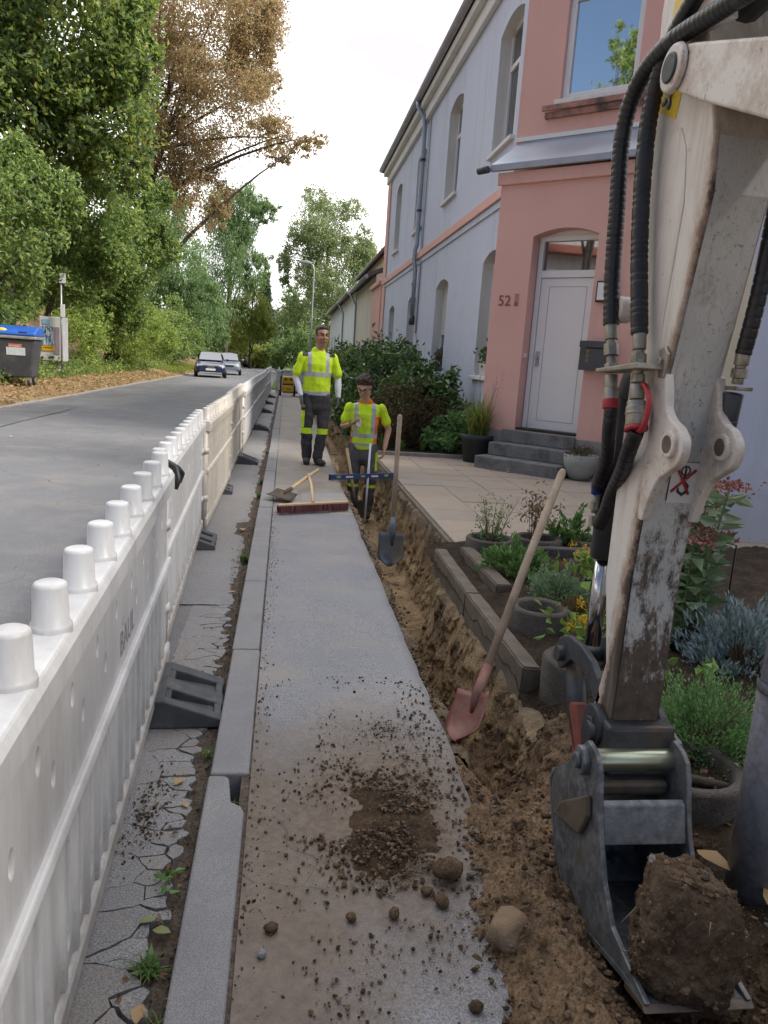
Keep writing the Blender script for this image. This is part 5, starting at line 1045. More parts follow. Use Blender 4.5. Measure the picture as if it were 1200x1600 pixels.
b = MB(); b.tube([ff_(1.007, 1.095, 0.0005), ff_(1.007, 1.200, 0.0005), ff_(1.082, 1.200, 0.0005), ff_(1.082, 1.095, 0.0005)], 0.0014, 5); b.tube([ff_(1.047, 1.190, 0.001), ff_(1.047, 1.150, 0.001), ff_(1.059, 1.137, 0.001), ff_(1.058, 1.121, 0.001), ff_(1.046, 1.113, 0.001), ff_(1.034, 1.121, 0.001), ff_(1.034, 1.131, 0.001)], [0.002, 0.0035, 0.004, 0.0045, 0.0045, 0.004, 0.0015], 6); b.tube([ff_(1.047 + 0.012 * math.cos(a), 1.177 + 0.012 * math.sin(a), 0.001) for a in np.linspace(0, 2 * PI, 11)[:-1]], 0.002, 5, closed=True); b.build('hook_mark', M_BLACK, s2o)
b = MB(); b.tube([ff_(1.015, 1.120, 0.003), ff_(1.074, 1.180, 0.003)], 0.0034, 6); b.tube([ff_(1.024, 1.181, 0.0035), ff_(1.064, 1.115, 0.0035)], 0.0034, 6); b.build('red_cross', M_RED, s2o)
# bucket cylinder behind the stick
b = MB(); b.cyl((1.02, 2.235, 1.36), (1.02, 2.245, 0.845), 0.044, n=22); bc = b.build('bucket_cylinder', M_HOSE, ex, bevel=0.004)
b = MB(); b.cyl((1.02, 2.245, 0.86), (1.02, 2.25, 0.555), 0.0255, n=20); b.build('cylinder_rod', M_CHROME, ex)
b = MB(); b.tube([(0.965, 2.23, 0.99), (0.962, 2.23, 1.06)], 0.011, 10); b.tube([(0.963, 2.23, 1.00), (0.963, 2.23, 1.025)], 0.015, 6, smooth=False); b.tube([(0.964, 2.23, 0.95), (0.964, 2.23, 0.98)], 0.014, 6, smooth=False); b.build('port_fitting', M_FIT, bc)
b = MB(); b.tube([(0.962, 2.23, 1.05), (0.958, 2.228, 1.085)], 0.015, 10); b.build('blue_cap', simple('blue_cap', (0.01, 0.03, 0.28), (0.015, 0.05, 0.35), 4, 0.4), bc)
b = MB(); b.tube([(1.02, 2.20, 1.36), (1.02, 2.16, 1.42), (1.02, 2.09, 1.44)], [0.04, 0.045, 0.04], 14); b.build('cylinder_eye', M_STEEL, bc)
# linkage
for x0 in (0.945, 1.078):
    ban = [(2.36, 0.455), (2.375, 0.50), (2.34, 0.545), (2.27, 0.575), (2.17, 0.58), (2.08, 0.565), (2.02, 0.535), (1.985, 0.49), (2.0, 0.455), (2.04, 0.465), (2.09, 0.50), (2.16, 0.515), (2.24, 0.505), (2.29, 0.46), (2.32, 0.44)]
    MB().prism(ban, x0, x0 + 0.022, 'x').build('link_plate', M_STEEL, ex, bevel=0.005)
b = MB(); b.cyl((0.925, 2.305, 0.50), (1.12, 2.305, 0.50), 0.026, n=18); b.build('link_pin', M_STEEL, ex, bevel=0.003)
b = MB(); b.tube([(0.985, 2.30, 0.50), (0.985, 2.22, 0.33), (0.985, 2.10, 0.20)], [0.030, 0.032, 0.030], 14); b.build('push_link', M_STEEL, ex)
b = MB(); b.prism([(2.24, 0.36), (2.19, 0.38), (2.085, 0.25), (2.05, 0.17), (2.10, 0.15), (2.16, 0.22)], 0.955, 1.0, 'x'); b.build('red_link', M_REDW, ex, bevel=0.008)
for x0, x1 in ((0.915, 0.946), (1.099, 1.125)):
    b = MB(); b.cyl((x0, 1.965, 0.415), (x1, 1.965, 0.415), 0.062, n=24); o = b.build('pivot_boss', M_STEEL, ex, bevel=0.006); b = MB(); b.cyl((x0 - 0.008 if x0 < 1 else x1, 1.965, 0.415), (x0 + 0.004 if x0 < 1 else x1 + 0.012, 1.965, 0.415), 0.030, n=6); b.build('pin_head', M_STEEL, o, bevel=0.004)
b = MB(); b.cyl((0.90, 1.955, 0.40), (1.15, 1.955, 0.40), 0.032, n=18); b.cyl((0.93, 1.95, 0.345), (1.13, 1.95, 0.345), 0.030, n=18); b.build('pivot_pin', M_STEEL, ex)
b = MB(); b.tube([(1.14, 1.94, 0.40), (1.155, 1.94, 0.40)], [0.022, 0.014], 12); b.build('grease_nipple', M_WORN, ex)
# hitch bracket below the stick
b = MB(); b.prism([(1.87, 0.455), (2.02, 0.455), (2.06, 0.36), (2.03, 0.27), (1.87, 0.26), (1.845, 0.33)], 0.925, 1.125, 'x'); b.build('hitch_block', M_STEEL, ex, bevel=0.012)
b = MB(); b.box(0.895, 1.10, 1.82, 1.90, 0.275, 0.318); b.build('hitch_bar', M_WORN, ex, bevel=0.012)
# bucket
bk = empty('bucket', (0, 0, 0)); bk.parent = ex
BL, BR = 0.858, 1.118
side = [(1.80, 0.425), (1.845, 0.43), (1.875, 0.40), (1.95, 0.31), (2.06, 0.225), (2.075, 0.185), (2.03, 0.09), (1.97, 0.0), (1.90, -0.055), (1.80, -0.075), (1.66, -0.045), (1.50, 0.0), (1.395, 0.012), (1.385, 0.03), (1.48, 0.045), (1.585, 0.065), (1.655, 0.14), (1.70, 0.22), (1.725, 0.28), (1.745, 0.36), (1.765, 0.405)]
outer = [(2.06, 0.225), (2.075, 0.185), (2.03, 0.09), (1.97, 0.0), (1.90, -0.055), (1.80, -0.075), (1.66, -0.045), (1.50, 0.0), (1.395, 0.012)]
for x0 in (BL, BR - 0.014): MB().prism(side, x0, x0 + 0.014, 'x').build('bucket_side', M_BUCKET, bk, bevel=0.003)
sh = []
for i, (y, z) in enumerate(outer):
    a = Vector(outer[max(0, i - 1)]); c_ = Vector(outer[min(len(outer) - 1, i + 1)]); d = (c_ - a).normalized(); nrm = Vector((d.y, -d.x)); sh.append((y + nrm.x * 0.012, z + nrm.y * 0.012))
sh2 = []
for i, (y, z) in enumerate(outer):
    a = Vector(outer[max(0, i - 1)]); c_ = Vector(outer[min(len(outer) - 1, i + 1)]); d = (c_ - a).normalized(); nrm = Vector((d.y, -d.x)); sh2.append((y - nrm.x * 0.002, z - nrm.y * 0.002))
MB().prism(sh + sh2[::-1], BL - 0.002, BR + 0.002, 'x').build('bucket_shell', M_BUCKET, bk)
MB().prism([(1.376, 0.012), (1.48, -0.012), (1.48, 0.008), (1.392, 0.024)], BL - 0.004, BR + 0.004, 'x').build('cutting_edge', M_WORN, bk, bevel=0.003)
MB().prism([(1.705, 0.205), (1.735, 0.30), (1.75, 0.31), (1.80, 0.24), (2.05, 0.215), (2.05, 0.20), (1.79, 0.20)], BL + 0.0145, BR - 0.0145, 'x').build('top_plate', M_BUCKET, bk, bevel=0.004)
b = MB(); b.prism([(1.99, 0.12), (1.94, 0.19), (1.775, 0.31), (1.76, 0.255), (1.80, 0.175)], BL - 0.016, BL - 0.001, 'x'); b.build('wear_plate', M_WORN, bk, bevel=0.006)
# splayed right-hand ear
ear = [(1.96, 0.385), (1.925, 0.415), (1.875, 0.405), (1.845, 0.34), (1.835, 0.25), (1.838, 0.20), (1.855, 0.20), (1.862, 0.26), (1.885, 0.335), (1.93, 0.345)]
MB().prism(ear, 1.140, 1.154, 'x').build('guard_plate', M_BUCKET, bk, bevel=0.003)
b = MB(); b.cyl((BL + 0.012, 1.845, 0.372), (1.142, 1.845, 0.372), 0.031, n=26); b.build('bucket_pin', M_PIN, bk, bevel=0.004)
b = MB(); b.cyl((BL - 0.02, 1.845, 0.372), (BL + 0.002, 1.845, 0.372), 0.040, n=22); b.cyl((BL - 0.032, 1.845, 0.372), (BL - 0.018, 1.845, 0.372), 0.022, n=16); b.build('pin_flange', M_BUCKET, bk, bevel=0.004)
b = MB(); b.lathe([(0.0, 0), (0.03, 0), (0.03, 0.012), (0.0, 0.012)], (0, 0, 0), 16); o = b.build('bolt_boss', M_STEEL, bk, bevel=0.003); o.location = (BL - 0.001, 1.80, 0.255); o.rotation_euler = (0, -PI / 2, 0)
# hoses with ribbed guards
def hose(pts, r, name='hose', ribs=0.018):
    P = spline(pts, 60); Q = [P[0]]; L = [0.0]
    acc = 0.0
    for p in P[1:]:
        d = (p - Q[-1]).length
        if d > 0.0028: acc += d; Q.append(p); L.append(acc)
    R = [r * (1.0 - 0.10 * (1 if (l % ribs) < 0.0034 else 0)) for l in L]
    b = MB(); b.tube(Q, R, 14); return b.build(name, M_HOSE, ex)
hose([(1.00, 0.6, 2.02), (0.96, 1.2, 2.16), (0.93, 1.55, 2.20), (0.915, 1.80, 2.215), (0.895, 1.98, 2.21), (0.885, 2.10, 2.16), (0.880, 2.15, 2.05), (0.885, 2.14, 1.85), (0.890, 2.13, 1.68), (0.893, 2.105, 1.545)], 0.0225)
hose([(0.97, 1.25, 2.62), (0.945, 1.60, 2.50), (0.925, 1.82, 2.34), (0.915, 1.95, 2.26), (0.908, 2.02, 2.18), (0.905, 2.05, 2.06), (0.905, 2.04, 1.90), (0.905, 2.01, 1.74), (0.905, 1.97, 1.60), (0.905, 1.945, 1.515)], 0.0225)
hose([(1.16, 1.75, 2.45), (1.15, 1.80, 2.15), (1.138, 1.80, 1.86), (1.128, 1.795, 1.68), (1.122, 1.80, 1.57), (1.118, 1.812, 1.48)], 0.020, ribs=0.026)
hose([(1.06, 1.45, 2.30), (1.06, 1.62, 2.26), (1.10, 1.75, 2.24), (1.14, 1.78, 2.30), (1.16, 1.70, 2.42)], 0.022)
def fitting(a, b_, parts, name='coupling'):
    """stack of turned pieces between two points: (t0, t1, radius, sides)"""
    a, b_ = Vector(a), Vector(b_); m = MB()
    for t0, t1, r, n in parts: m.tube([a.lerp(b_, t0), a.lerp(b_, t1)], r, n, True, n > 8)
    return m.build(name, M_FIT, ex, bevel=0.0015)
HS = [(0.0, 0.20, 0.018, 18), (0.20, 0.25, 0.014, 16), (0.25, 0.40, 0.021, 6), (0.40, 0.50, 0.014, 14), (0.50, 0.60, 0.019, 6)]
fitting((0.893, 2.105, 1.55), (0.897, 2.05, 1.33), HS + [(0.64, 0.80, 0.018, 16), (0.80, 1.0, 0.020, 18)]); fitting((0.905, 1.945, 1.52), (0.905, 1.905, 1.31), HS + [(0.62, 0.80, 0.019, 16), (0.82, 1.0, 0.0245, 20)])
fitting((1.118, 1.812, 1.485), (1.118, 1.825, 1.33), HS[:4]); 
b = MB(); b.tube([(1.118, 1.83, 1.385), (1.117, 1.84, 1.30)], 0.026, 18); b.tube([(1.117, 1.84, 1.30), (1.115, 1.85, 1.255)], 0.022, 18); b.tube([(1.117, 1.838, 1.318), (1.117, 1.839, 1.31)], 0.0275, 18); b.build('quick_coupler', M_ANTH, ex, bevel=0.003)
b = MB(); b.tube([(0.905, 1.907, 1.335), (0.905, 1.895, 1.285)], 0.028, 20); b.tube([(0.905, 1.904, 1.32), (0.905, 1.902, 1.312)], 0.0295, 20); b.build('dust_cover', M_FIT, ex, bevel=0.003)
b = MB(); b.tube([(0.905, 1.897, 1.283), (0.905, 1.893, 1.272)], 0.030, 20); b.tube(spline([(0.905, 1.895, 1.275), (0.905, 1.865, 1.278), (0.906, 1.848, 1.31), (0.908, 1.85, 1.35), (0.91, 1.88, 1.385), (0.91, 1.905, 1.39)], 8), 0.0075, 8); b.build('red_cap', M_RED, ex)
b = MB(); b.tube([(0.897, 2.055, 1.345), (0.897, 2.05, 1.318)], 0.0225, 16); b.build('red_sleeve', M_RED, ex, bevel=0.002)
b = MB(); b.prism([(2.12, 1.415), (2.12, 1.425), (1.86, 1.445), (1.855, 1.43)], 0.868, 0.94, 'x'); b.prism([(1.88, 1.41), (1.85, 1.41), (1.84, 1.47), (1.86, 1.49), (1.89, 1.48)], 0.936, 0.9445, 'x'); b.build('hose_bracket', M_FIT, ex, bevel=0.003)
b = MB(); b.tube([(0.928, 1.868, 1.452), (0.937, 1.868, 1.452)], 0.011, 6, smooth=False); b.build('bracket_bolt', M_FIT, ex, bevel=0.001)
b = MB(); b.box(1.10, 1.145, 1.79, 1.86, 1.392, 1.402); b.build('right_bracket', M_FIT, ex, bevel=0.002)
b = MB(); b.cyl((0.905, 2.04, 1.62), (0.946, 2.04, 1.62), 0.036, n=20); o = b.build('side_boss', M_ARM, ex, bevel=0.006); o.location = (0, 0.075, -0.03); b = MB(); b.cyl((0.898, 2.04, 1.62), (0.91, 2.04, 1.62), 0.022, n=18); b.build('boss_pin', M_STEEL, o)
hose([(0.897, 2.045, 1.325), (0.905, 2.06, 1.26), (0.935, 2.12, 1.18), (0.955, 2.19, 1.12), (0.962, 2.225, 1.07)], 0.020, 'lower_hose', 0.03); hose([(0.905, 1.89, 1.275), (0.908, 1.925, 1.22), (0.93, 2.0, 1.15), (0.95, 2.08, 1.09), (0.958, 2.13, 1.02), (0.962, 2.18, 0.96)], 0.021, 'lower_hose', 0.03)
rebase(ex, (1.02, 1.5, 0))
M_DSTEM0 = simple('pale_root', (0.30, 0.22, 0.14), (0.4, 0.3, 0.2), 6, 0.8)
# the lump of earth in the bucket
b = bmesh.new(); bmesh.ops.create_icosphere(b, subdivisions=6, radius=1.0)
for v in b.verts:
    p = v.co.normalized(); m_ = max(abs(p.x) ** 3.2 + abs(p.y) ** 3.2 + abs(p.z) ** 3.2, 1e-6) ** (1 / 3.2)
    p2 = p / m_; s_ = Vector((0.142, 0.12, 0.19))
    tp = 1.0 - 0.30 * max(0.0, p2.z) - 0.05 * min(0.0, p2.z)
    a = 1 + 0.20 * noise.noise(p * 1.6 + Vector((4, 1, 0))) + 0.09 * noise.noise(p * 4.5) + 0.06 * noise.noise(p * 11) + 0.05 * abs(noise.noise(p * 25)) + 0.03 * noise.noise(p * 50)
    v.co = Vector((p2.x * s_.x * tp, p2.y * s_.y, p2.z * s_.z)) * a
rl = random.Random(11)      # broken faces
cuts = [(Vector((rl.gauss(0, 1), rl.gauss(0, 1) - 0.5, rl.gauss(0, 0.8))).normalized(), rl.uniform(0.098, 0.128)) for _ in range(16)]
for v in b.verts:
    for n_c, d_c in cuts:
        d_c2 = d_c * (0.9 + 0.45 * abs(n_c.z)); e_c = v.co.dot(n_c) - d_c2
        if e_c > 0: v.co -= n_c * e_c * 0.82
    v.co += v.co.normalized() * (0.010 * noise.noise(v.co * 45) + 0.008 * abs(noise.noise(v.co * 110)) + 0.004 * noise.noise(v.co * 220))
for f in b.faces: f.smooth = True
me = bpy.data.meshes.new('earth_lump'); b.to_mesh(me); b.free()
M_LUMP = m_soil('lump_earth', [(0.3, (0.09, 0.06, 0.042)), (0.5, (0.185, 0.125, 0.084)), (0.7, (0.27, 0.195, 0.132))], 9, 110, 1.0, 0.35, blotch=(14, 0.66, (0.26, 0.25, 0.24)))
lump = link('earth_lump', me, None, M_LUMP); lump.location = (0.975, 1.47, 0.135); lump.rotation_euler = (0.10, -0.08, 0.15); pv = np.array([lump.data.vertices[i].co[:] for i in rng.integers(0, len(lump.data.vertices), 420)]); link('crumbs', lumps('crumbs', pv * 1.0, pw(420, 0.0025, 0.013, 3)), lump, M_CRUMB)['kind'] = 'stuff'
q = MB()
for i in range(5): a_ = Vector(pv[i]); q.tube([a_ * 0.98, a_ * 1.08 + Vector((rl.uniform(-0.02, 0.02), 0, 0.01)), a_ * 1.10 + Vector((rl.uniform(-0.05, 0.05), -0.01, -0.02))], [0.0016, 0.0012, 0.0006], 4)
q.build('roots', M_DSTEM0, lump)
tag(lump, 'large brown lump of earth in the mouth of the bucket', 'earth lump')

# ================================================================== TOOLS
M_ASH = simple('ash_handle', (0.25, 0.185, 0.13), (0.36, 0.275, 0.20), 9, 0.6, bump=0.15, dirt=(0.18, 0.125, 0.085), dlo=0.52, dscale=7); M_ASHL = simple('pale_handle', (0.52, 0.37, 0.21), (0.60, 0.45, 0.27), 8, 0.6)
def shovel(label, tip, top, blade_m, handle_m, face=(0, -1, 0), w=0.115, bl=0.27, sq=False, hr=0.018, name='shovel', trough=0.03):
    tip, top = Vector(tip), Vector(top); d = (top - tip).normalized(); f = Vector(face); f = (f - d * f.dot(d)).normalized(); s = d.cross(f)
    t = empty(name, tip, 0, label, name); q = MB(); nu, nv = 9, 10; vs = []
    for j in range(nv):
        v = j / (nv - 1); l = v * bl
        hw = w * (1.0 if sq else min(1.0, 0.12 + 1.25 * math.sin(min(1, v / 0.55) * PI / 2))) * (1 - 0.12 * v)
        for i in range(nu):
            u = 2 * i / (nu - 1) - 1; vs.append(d * l + s * u * hw + f * (trough * u * u - 0.012 * math.sin(v * PI)))
    fs = [(j * nu + i, j * nu + i + 1, (j + 1) * nu + i + 1, (j + 1) * nu + i) for j in range(nv - 1) for i in range(nu - 1)]
    q.add(vs, fs, True); b = q.build('blade', blade_m, t); sd_ = b.modifiers.new('thick', 'SOLIDIFY'); sd_.thickness = 0.004
    q = MB(); q.tube([d * (bl * 0.62) - f * 0.006, d * bl, d * (bl + 0.13)], [0.008, 0.026, 0.021], 12); q.build('socket', blade_m, t)
    L = (top - tip).length; q = MB(); q.tube([d * (bl + 0.05), d * (bl + 0.05 + (L - bl) * 0.5) + f * 0.006, d * L * 0.985, d * L], [hr, hr * 1.06, hr * 1.1, hr * 0.7], 12); q.build('handle', handle_m, t)
    return t
M_REDB = simple('red_blade', (0.16, 0.026, 0.022), (0.21, 0.06, 0.05), 9, 0.5, 0.3, dirt=(0.20, 0.155, 0.125), dlo=0.38, dscale=8); M_BLUEB = simple('blue_blade', (0.05, 0.075, 0.11), (0.13, 0.16, 0.19), 9, 0.5, 0.4, dirt=(0.2, 0.16, 0.12), dlo=0.5)
M_DARKB = simple('rusty_blade', (0.04, 0.03, 0.024), (0.075, 0.055, 0.042), 8, 0.75, 0.1, dirt=(0.12, 0.09, 0.06), dlo=0.6)
shovel('shovel with red blade and long grey handle leaning over the trench edge', (0.765, 2.84, -0.11), (1.37, 3.60, 0.945), M_REDB, M_ASH, (-0.75, -0.30, 0.5), w=0.105, bl=0.23)
shovel('shovel with blue blade standing upright in the trench', (0.90, 5.92, -0.20), (0.935, 6.2, 1.0), M_BLUEB, M_ASH, (-0.5, -0.85, 0.2), w=0.12)
shovel('shovel handle leaning in the trench beside the man with the phone', (0.97, 9.25, -0.55), (0.80, 9.55, 0.33), M_DARKB, M_ASHL, (0, -1, 0))
shovel('flat spade with rusty square blade lying on the broom', (-0.02, 7.42, 0.05), (0.43, 8.85, 0.14), M_DARKB, M_ASHL, (0.1, -0.35, 1.0), w=0.125, bl=0.30, sq=True, name='spade', trough=0.0)
t = empty('broom', (0.31, 7.0, 0), 0, 'wide street broom with dark red bristles lying on the pavement', 'broom')
d = Vector((0.69, 0.33, 0)).normalized(); pz = Vector((-d.y, d.x, 0))
q = MB(); q.obox((0, 0, 0.085), d * 0.365, pz * 0.020, (0, 0, 0.011)); q.build('head', M_ASHL, t, bevel=0.006)
P_ = []; n = 2600; uu = rng.uniform(-0.36, 0.36, n); vv = rng.uniform(-0.03, 0.03, n)
base = np.outer(uu, d) + np.outer(vv, pz) + np.array([0, 0, 0.075]); tipv = base + np.stack([rng.normal(0, 0.010, n), rng.normal(-0.02, 0.012, n), -0.074 + rng.uniform(0, 0.006, n)], 1); off = np.tile(np.array(d), (n, 1)) * 0.0028
link('bristles', np_mesh('bristles', np.stack([base - off, base + off, tipv], 1).reshape(-1, 3), np.arange(3 * n).reshape(-1, 3)), t, leafmat('red_bristles', [(0.05, 0.008, 0.012), (0.10, 0.018, 0.022), (0.17, 0.04, 0.042)], 0.0, 0.5))
q = MB(); q.tube([(-0.01, -0.02, 0.10), (0.0, 0.75, 0.13), (-0.01, 1.50, 0.135)], 0.0135, 10); q.build('handle', M_ASHL, t)
t = empty('spirit_level', (0.98, 9.2, 0.035), math.atan2(0.40, 0.82), 'long blue spirit level laid across the trench', 'spirit level')
M_LEV = simple('blue_anodised', (0.05, 0.075, 0.20), (0.07, 0.10, 0.25), 3, 0.4, 0.3)
MB().box(-0.46, 0.46, -0.012, 0.012, -0.032, 0.032).build('bar', M_LEV, t, bevel=0.003)
for x in (-0.34, 0.0, 0.34): MB().box(x - 0.028, x + 0.028, -0.0135, 0.0135, -0.012, 0.016).build('vial', simple('vial_green', (0.35, 0.45, 0.12), (0.4, 0.5, 0.15), 3, 0.2), t, bevel=0.003)
for x in (-0.457, 0.457): MB().box(x - 0.006, x + 0.006, -0.014, 0.014, -0.034, 0.034).build('end_cap', M_BLACK, t)
for x in (-0.19, 0.17): MB().box(x - 0.05, x + 0.05, -0.0128, -0.0122, -0.012, 0.010).build('print', M_PVC, t)
t = empty('measuring_staff', (1.035, 9.15, -0.52), 0, 'thin white measuring staff held upright in the trench', 'measuring staff'); q = MB(); q.tube([(0, 0, 0), (0.03, 0.15, 0.95)], 0.013, 8); q.build('rod', M_PVC, t); q = MB(); q.obox((0.02, 0.1, 0.62), (0.016, 0, 0), (0, 0.016, 0), (0, 0, 0.03)); q.build('slider', M_PVC, t, bevel=0.003)
# ================================================================== GARDEN: stones, planters, plants
M_CONC = simple('weathered_concrete', (0.115, 0.09, 0.07), (0.21, 0.165, 0.125), 7, 0.92, bump=0.8, bscale=70, bdist=0.006, fine=(140, (0.11, 0.095, 0.08)), dirt=(0.09, 0.07, 0.055), dlo=0.46, dhi=0.7, dscale=6)
def block(label, x, y0, y1, z0, z1, w, rot=(0, 0, 0)):
    q = MB(); L = (y1 - y0) / 2; q.box(-w / 2, w / 2, -L, L, -(z1 - z0) / 2, (z1 - z0) / 2); me = q.mesh(); b = bmesh.new(); b.from_mesh(me)
    bmesh.ops.subdivide_edges(b, edges=[e for e in b.edges if abs(e.verts[0].co.y - e.verts[1].co.y) > 0.1], cuts=14, use_grid_fill=True); bmesh.ops.bevel(b, geom=[e for e in b.edges if len(e.link_faces) == 2 and e.calc_face_angle() > 0.5], offset=0.008, segments=2, affect='EDGES')
    for v in b.verts: v.co += Vector((noise.noise(v.co * 14 + Vector((x, y0, 0))), 0, noise.noise(v.co * 14 + Vector((7, y0, 3))))) * 0.004
    m2 = bpy.data.meshes.new('border_stone'); b.to_mesh(m2); b.free(); o = link('border_stone', m2, None, M_CONC); o.location = (x + w / 2, (y0 + y1) / 2, (z0 + z1) / 2); o.rotation_euler = rot; return tag(o, label, 'border stone', 'loose concrete border stones')
block('near concrete border stone with its dark end above the trench', 1.165, 3.30, 4.48, -0.165, 0.035, 0.095, (0.0, 0.03, 0.0)); block('concrete border stone continuing behind the near one along the trench', 1.175, 4.49, 5.62, -0.16, 0.035, 0.095, (0, 0.02, -0.02)); block('short upper border stone lying askew beside the green herbs', 1.375, 4.55, 5.55, -0.115, 0.075, 0.105, (0.0, -0.02, 0.01))
M_RING = simple('damp_concrete', (0.06, 0.052, 0.046), (0.13, 0.112, 0.098), 7, 0.9, bump=0.8, bscale=70, bdist=0.006, fine=(140, (0.05, 0.045, 0.04)), dirt=(0.03, 0.026, 0.02), dlo=0.5, dhi=0.72, dscale=5)
def ring(label, x, y, r, h, z0=0.0, arc=None):
    q = MB(); q.lathe([(r, 0), (r, h - 0.012), (r - 0.012, h), (r - 0.038, h), (r - 0.05, h - 0.012), (r - 0.05, 0)], n=36, arc=arc)
    t = empty('planter_ring', (x, y, z0), 0, label, 'planter', 'round concrete planter rings'); q.build('ring', M_RING, t)
    q = MB(); q.lathe([(0, h - 0.06), (r - 0.045, h - 0.065)], n=20); q.build('soil', M_SOILD, t); return t
ring('concrete planter ring behind the near border stone', 1.455, 3.93, 0.17, 0.26, -0.12); ring('concrete planter ring half hidden by the bucket linkage', 1.43, 3.22, 0.19, 0.26, -0.14); ring('dark planter ring between bucket and grey post', 1.42, 2.28, 0.21, 0.24, -0.12)
ring('planter ring at the patio corner holding tall stalks', 1.62, 5.62, 0.19, 0.20, -0.06); ring('planter ring at the patio with the dried brown plant', 2.03, 5.70, 0.19, 0.20, -0.06); ring('planter ring at the patio nearest the excavator arm', 2.42, 5.72, 0.19, 0.20, -0.06); ring('planter ring of the patio row mostly behind the arm', 2.82, 5.72, 0.19, 0.20, -0.06)
q = MB(); q.box(1.9, 3.4, 5.36, 5.44, -0.05, 0.13); tag(q.build('palisade', simple('dark_palisade', (0.05, 0.045, 0.045), (0.09, 0.08, 0.075), 9, 0.9, bump=0.6), bevel=0.012), 'dark low concrete edging in front of the patio planters', 'edging')
def blades(n, h, spread, w, lean=0.5, seg=4, r=rng, base_r=0.03, hv=0.35):
    """n curved grass blades from one foot"""
    V = []; F = []
    a = r.uniform(0, 2 * PI, n); H = h * (1 + hv * r.uniform(-1, 1, n)); L = spread * r.uniform(0.25, 1.0, n); br = base_r * np.sqrt(r.uniform(0, 1, n)); ba = r.uniform(0, 2 * PI, n)
    for i in range(n):
        ca, sa = math.cos(a[i]), math.sin(a[i]); o = len(V)
        for s in range(seg + 1):
            t = s / seg; d = L[i] * t ** 1.8; z = H[i] * (t - lean * 0.42 * t ** 3 * (L[i] / max(spread, 1e-6)) * 1.6); ww = w * (1 - t ** 1.6) * 0.5 + 0.0004
            x, y = br[i] * math.cos(ba[i]) + ca * d, br[i] * math.sin(ba[i]) + sa * d; V += [(x - sa * ww, y + ca * ww, z), (x + sa * ww, y - ca * ww, z)]
        F += [(o + 2 * s, o + 2 * s + 1, o + 2 * s + 3, o + 2 * s + 2) for s in range(seg)]
    return np_mesh('blades', V, F)
def stems(n, h, spread, r0, r=random):
    q = MB(); tips = []
    for i in range(n):
        a = r.uniform(0, 2 * PI); L = spread * r.uniform(0.2, 1); H = h * r.uniform(0.7, 1.1); b = 0.25 * L; P = [(b * math.cos(a), b * math.sin(a), -0.02), ((b + L * 0.3) * math.cos(a), (b + L * 0.3) * math.sin(a), H * 0.5), (L * math.cos(a), L * math.sin(a), H)]; q.tube(P, [r0, r0 * 0.8, r0 * 0.4], 5); tips.append(P)
    return q, tips
G_GREY = leafmat('grey_green_leaf', [(0.10, 0.16, 0.10), (0.17, 0.25, 0.15), (0.26, 0.34, 0.22)], 0.2, gain=1.3); G_MINT = leafmat('mint_leaf', [(0.05, 0.12, 0.04), (0.10, 0.20, 0.06), (0.18, 0.30, 0.11)], 0.3, gain=1.3); G_FRESH = leafmat('fresh_leaf', [(0.06, 0.14, 0.05), (0.12, 0.24, 0.09), (0.22, 0.36, 0.16)], 0.25, gain=1.3)
G_SILVER = leafmat('silver_leaf', [(0.16, 0.22, 0.24), (0.26, 0.33, 0.35), (0.36, 0.43, 0.45)], 0.15, gain=1.3); G_DARK = leafmat('dark_leaf', [(0.02, 0.05, 0.015), (0.04, 0.09, 0.025), (0.08, 0.14, 0.04)], 0.25); G_DRY = leafmat('dry_leaf', [(0.12, 0.07, 0.035), (0.22, 0.13, 0.06), (0.30, 0.2, 0.1)], 0.2)
G_SEDUM = leafmat('stonecrop_leaf', [(0.06, 0.11, 0.05), (0.10, 0.165, 0.08), (0.18, 0.24, 0.16)], 0.2, 0.45, 0.5, gain=1.3); G_SFLOW = leafmat('stonecrop_flower', [(0.16, 0.04, 0.05), (0.28, 0.09, 0.09), (0.36, 0.17, 0.15)], 0.15); G_YEL = leafmat('yellow_flower', [(0.5, 0.22, 0.02), (0.7, 0.45, 0.03), (0.75, 0.55, 0.06)], 0.2); G_LIME = leafmat('lime_leaf', [(0.08, 0.17, 0.03), (0.15, 0.27, 0.05), (0.26, 0.38, 0.09)], 0.35)
G_GRASS = leafmat('grass_blade', [(0.05, 0.11, 0.02), (0.12, 0.20, 0.03), (0.26, 0.30, 0.06), (0.36, 0.32, 0.10)], 0.35); G_WEED = leafmat('weed_blade', [(0.04, 0.09, 0.02), (0.08, 0.16, 0.03), (0.16, 0.24, 0.06)], 0.3); M_STEM = simple('green_stem', (0.10, 0.14, 0.04), (0.16, 0.18, 0.07), 6, 0.7); M_DSTEM = simple('dry_stem', (0.16, 0.11, 0.07), (0.22, 0.16, 0.10), 6, 0.8)
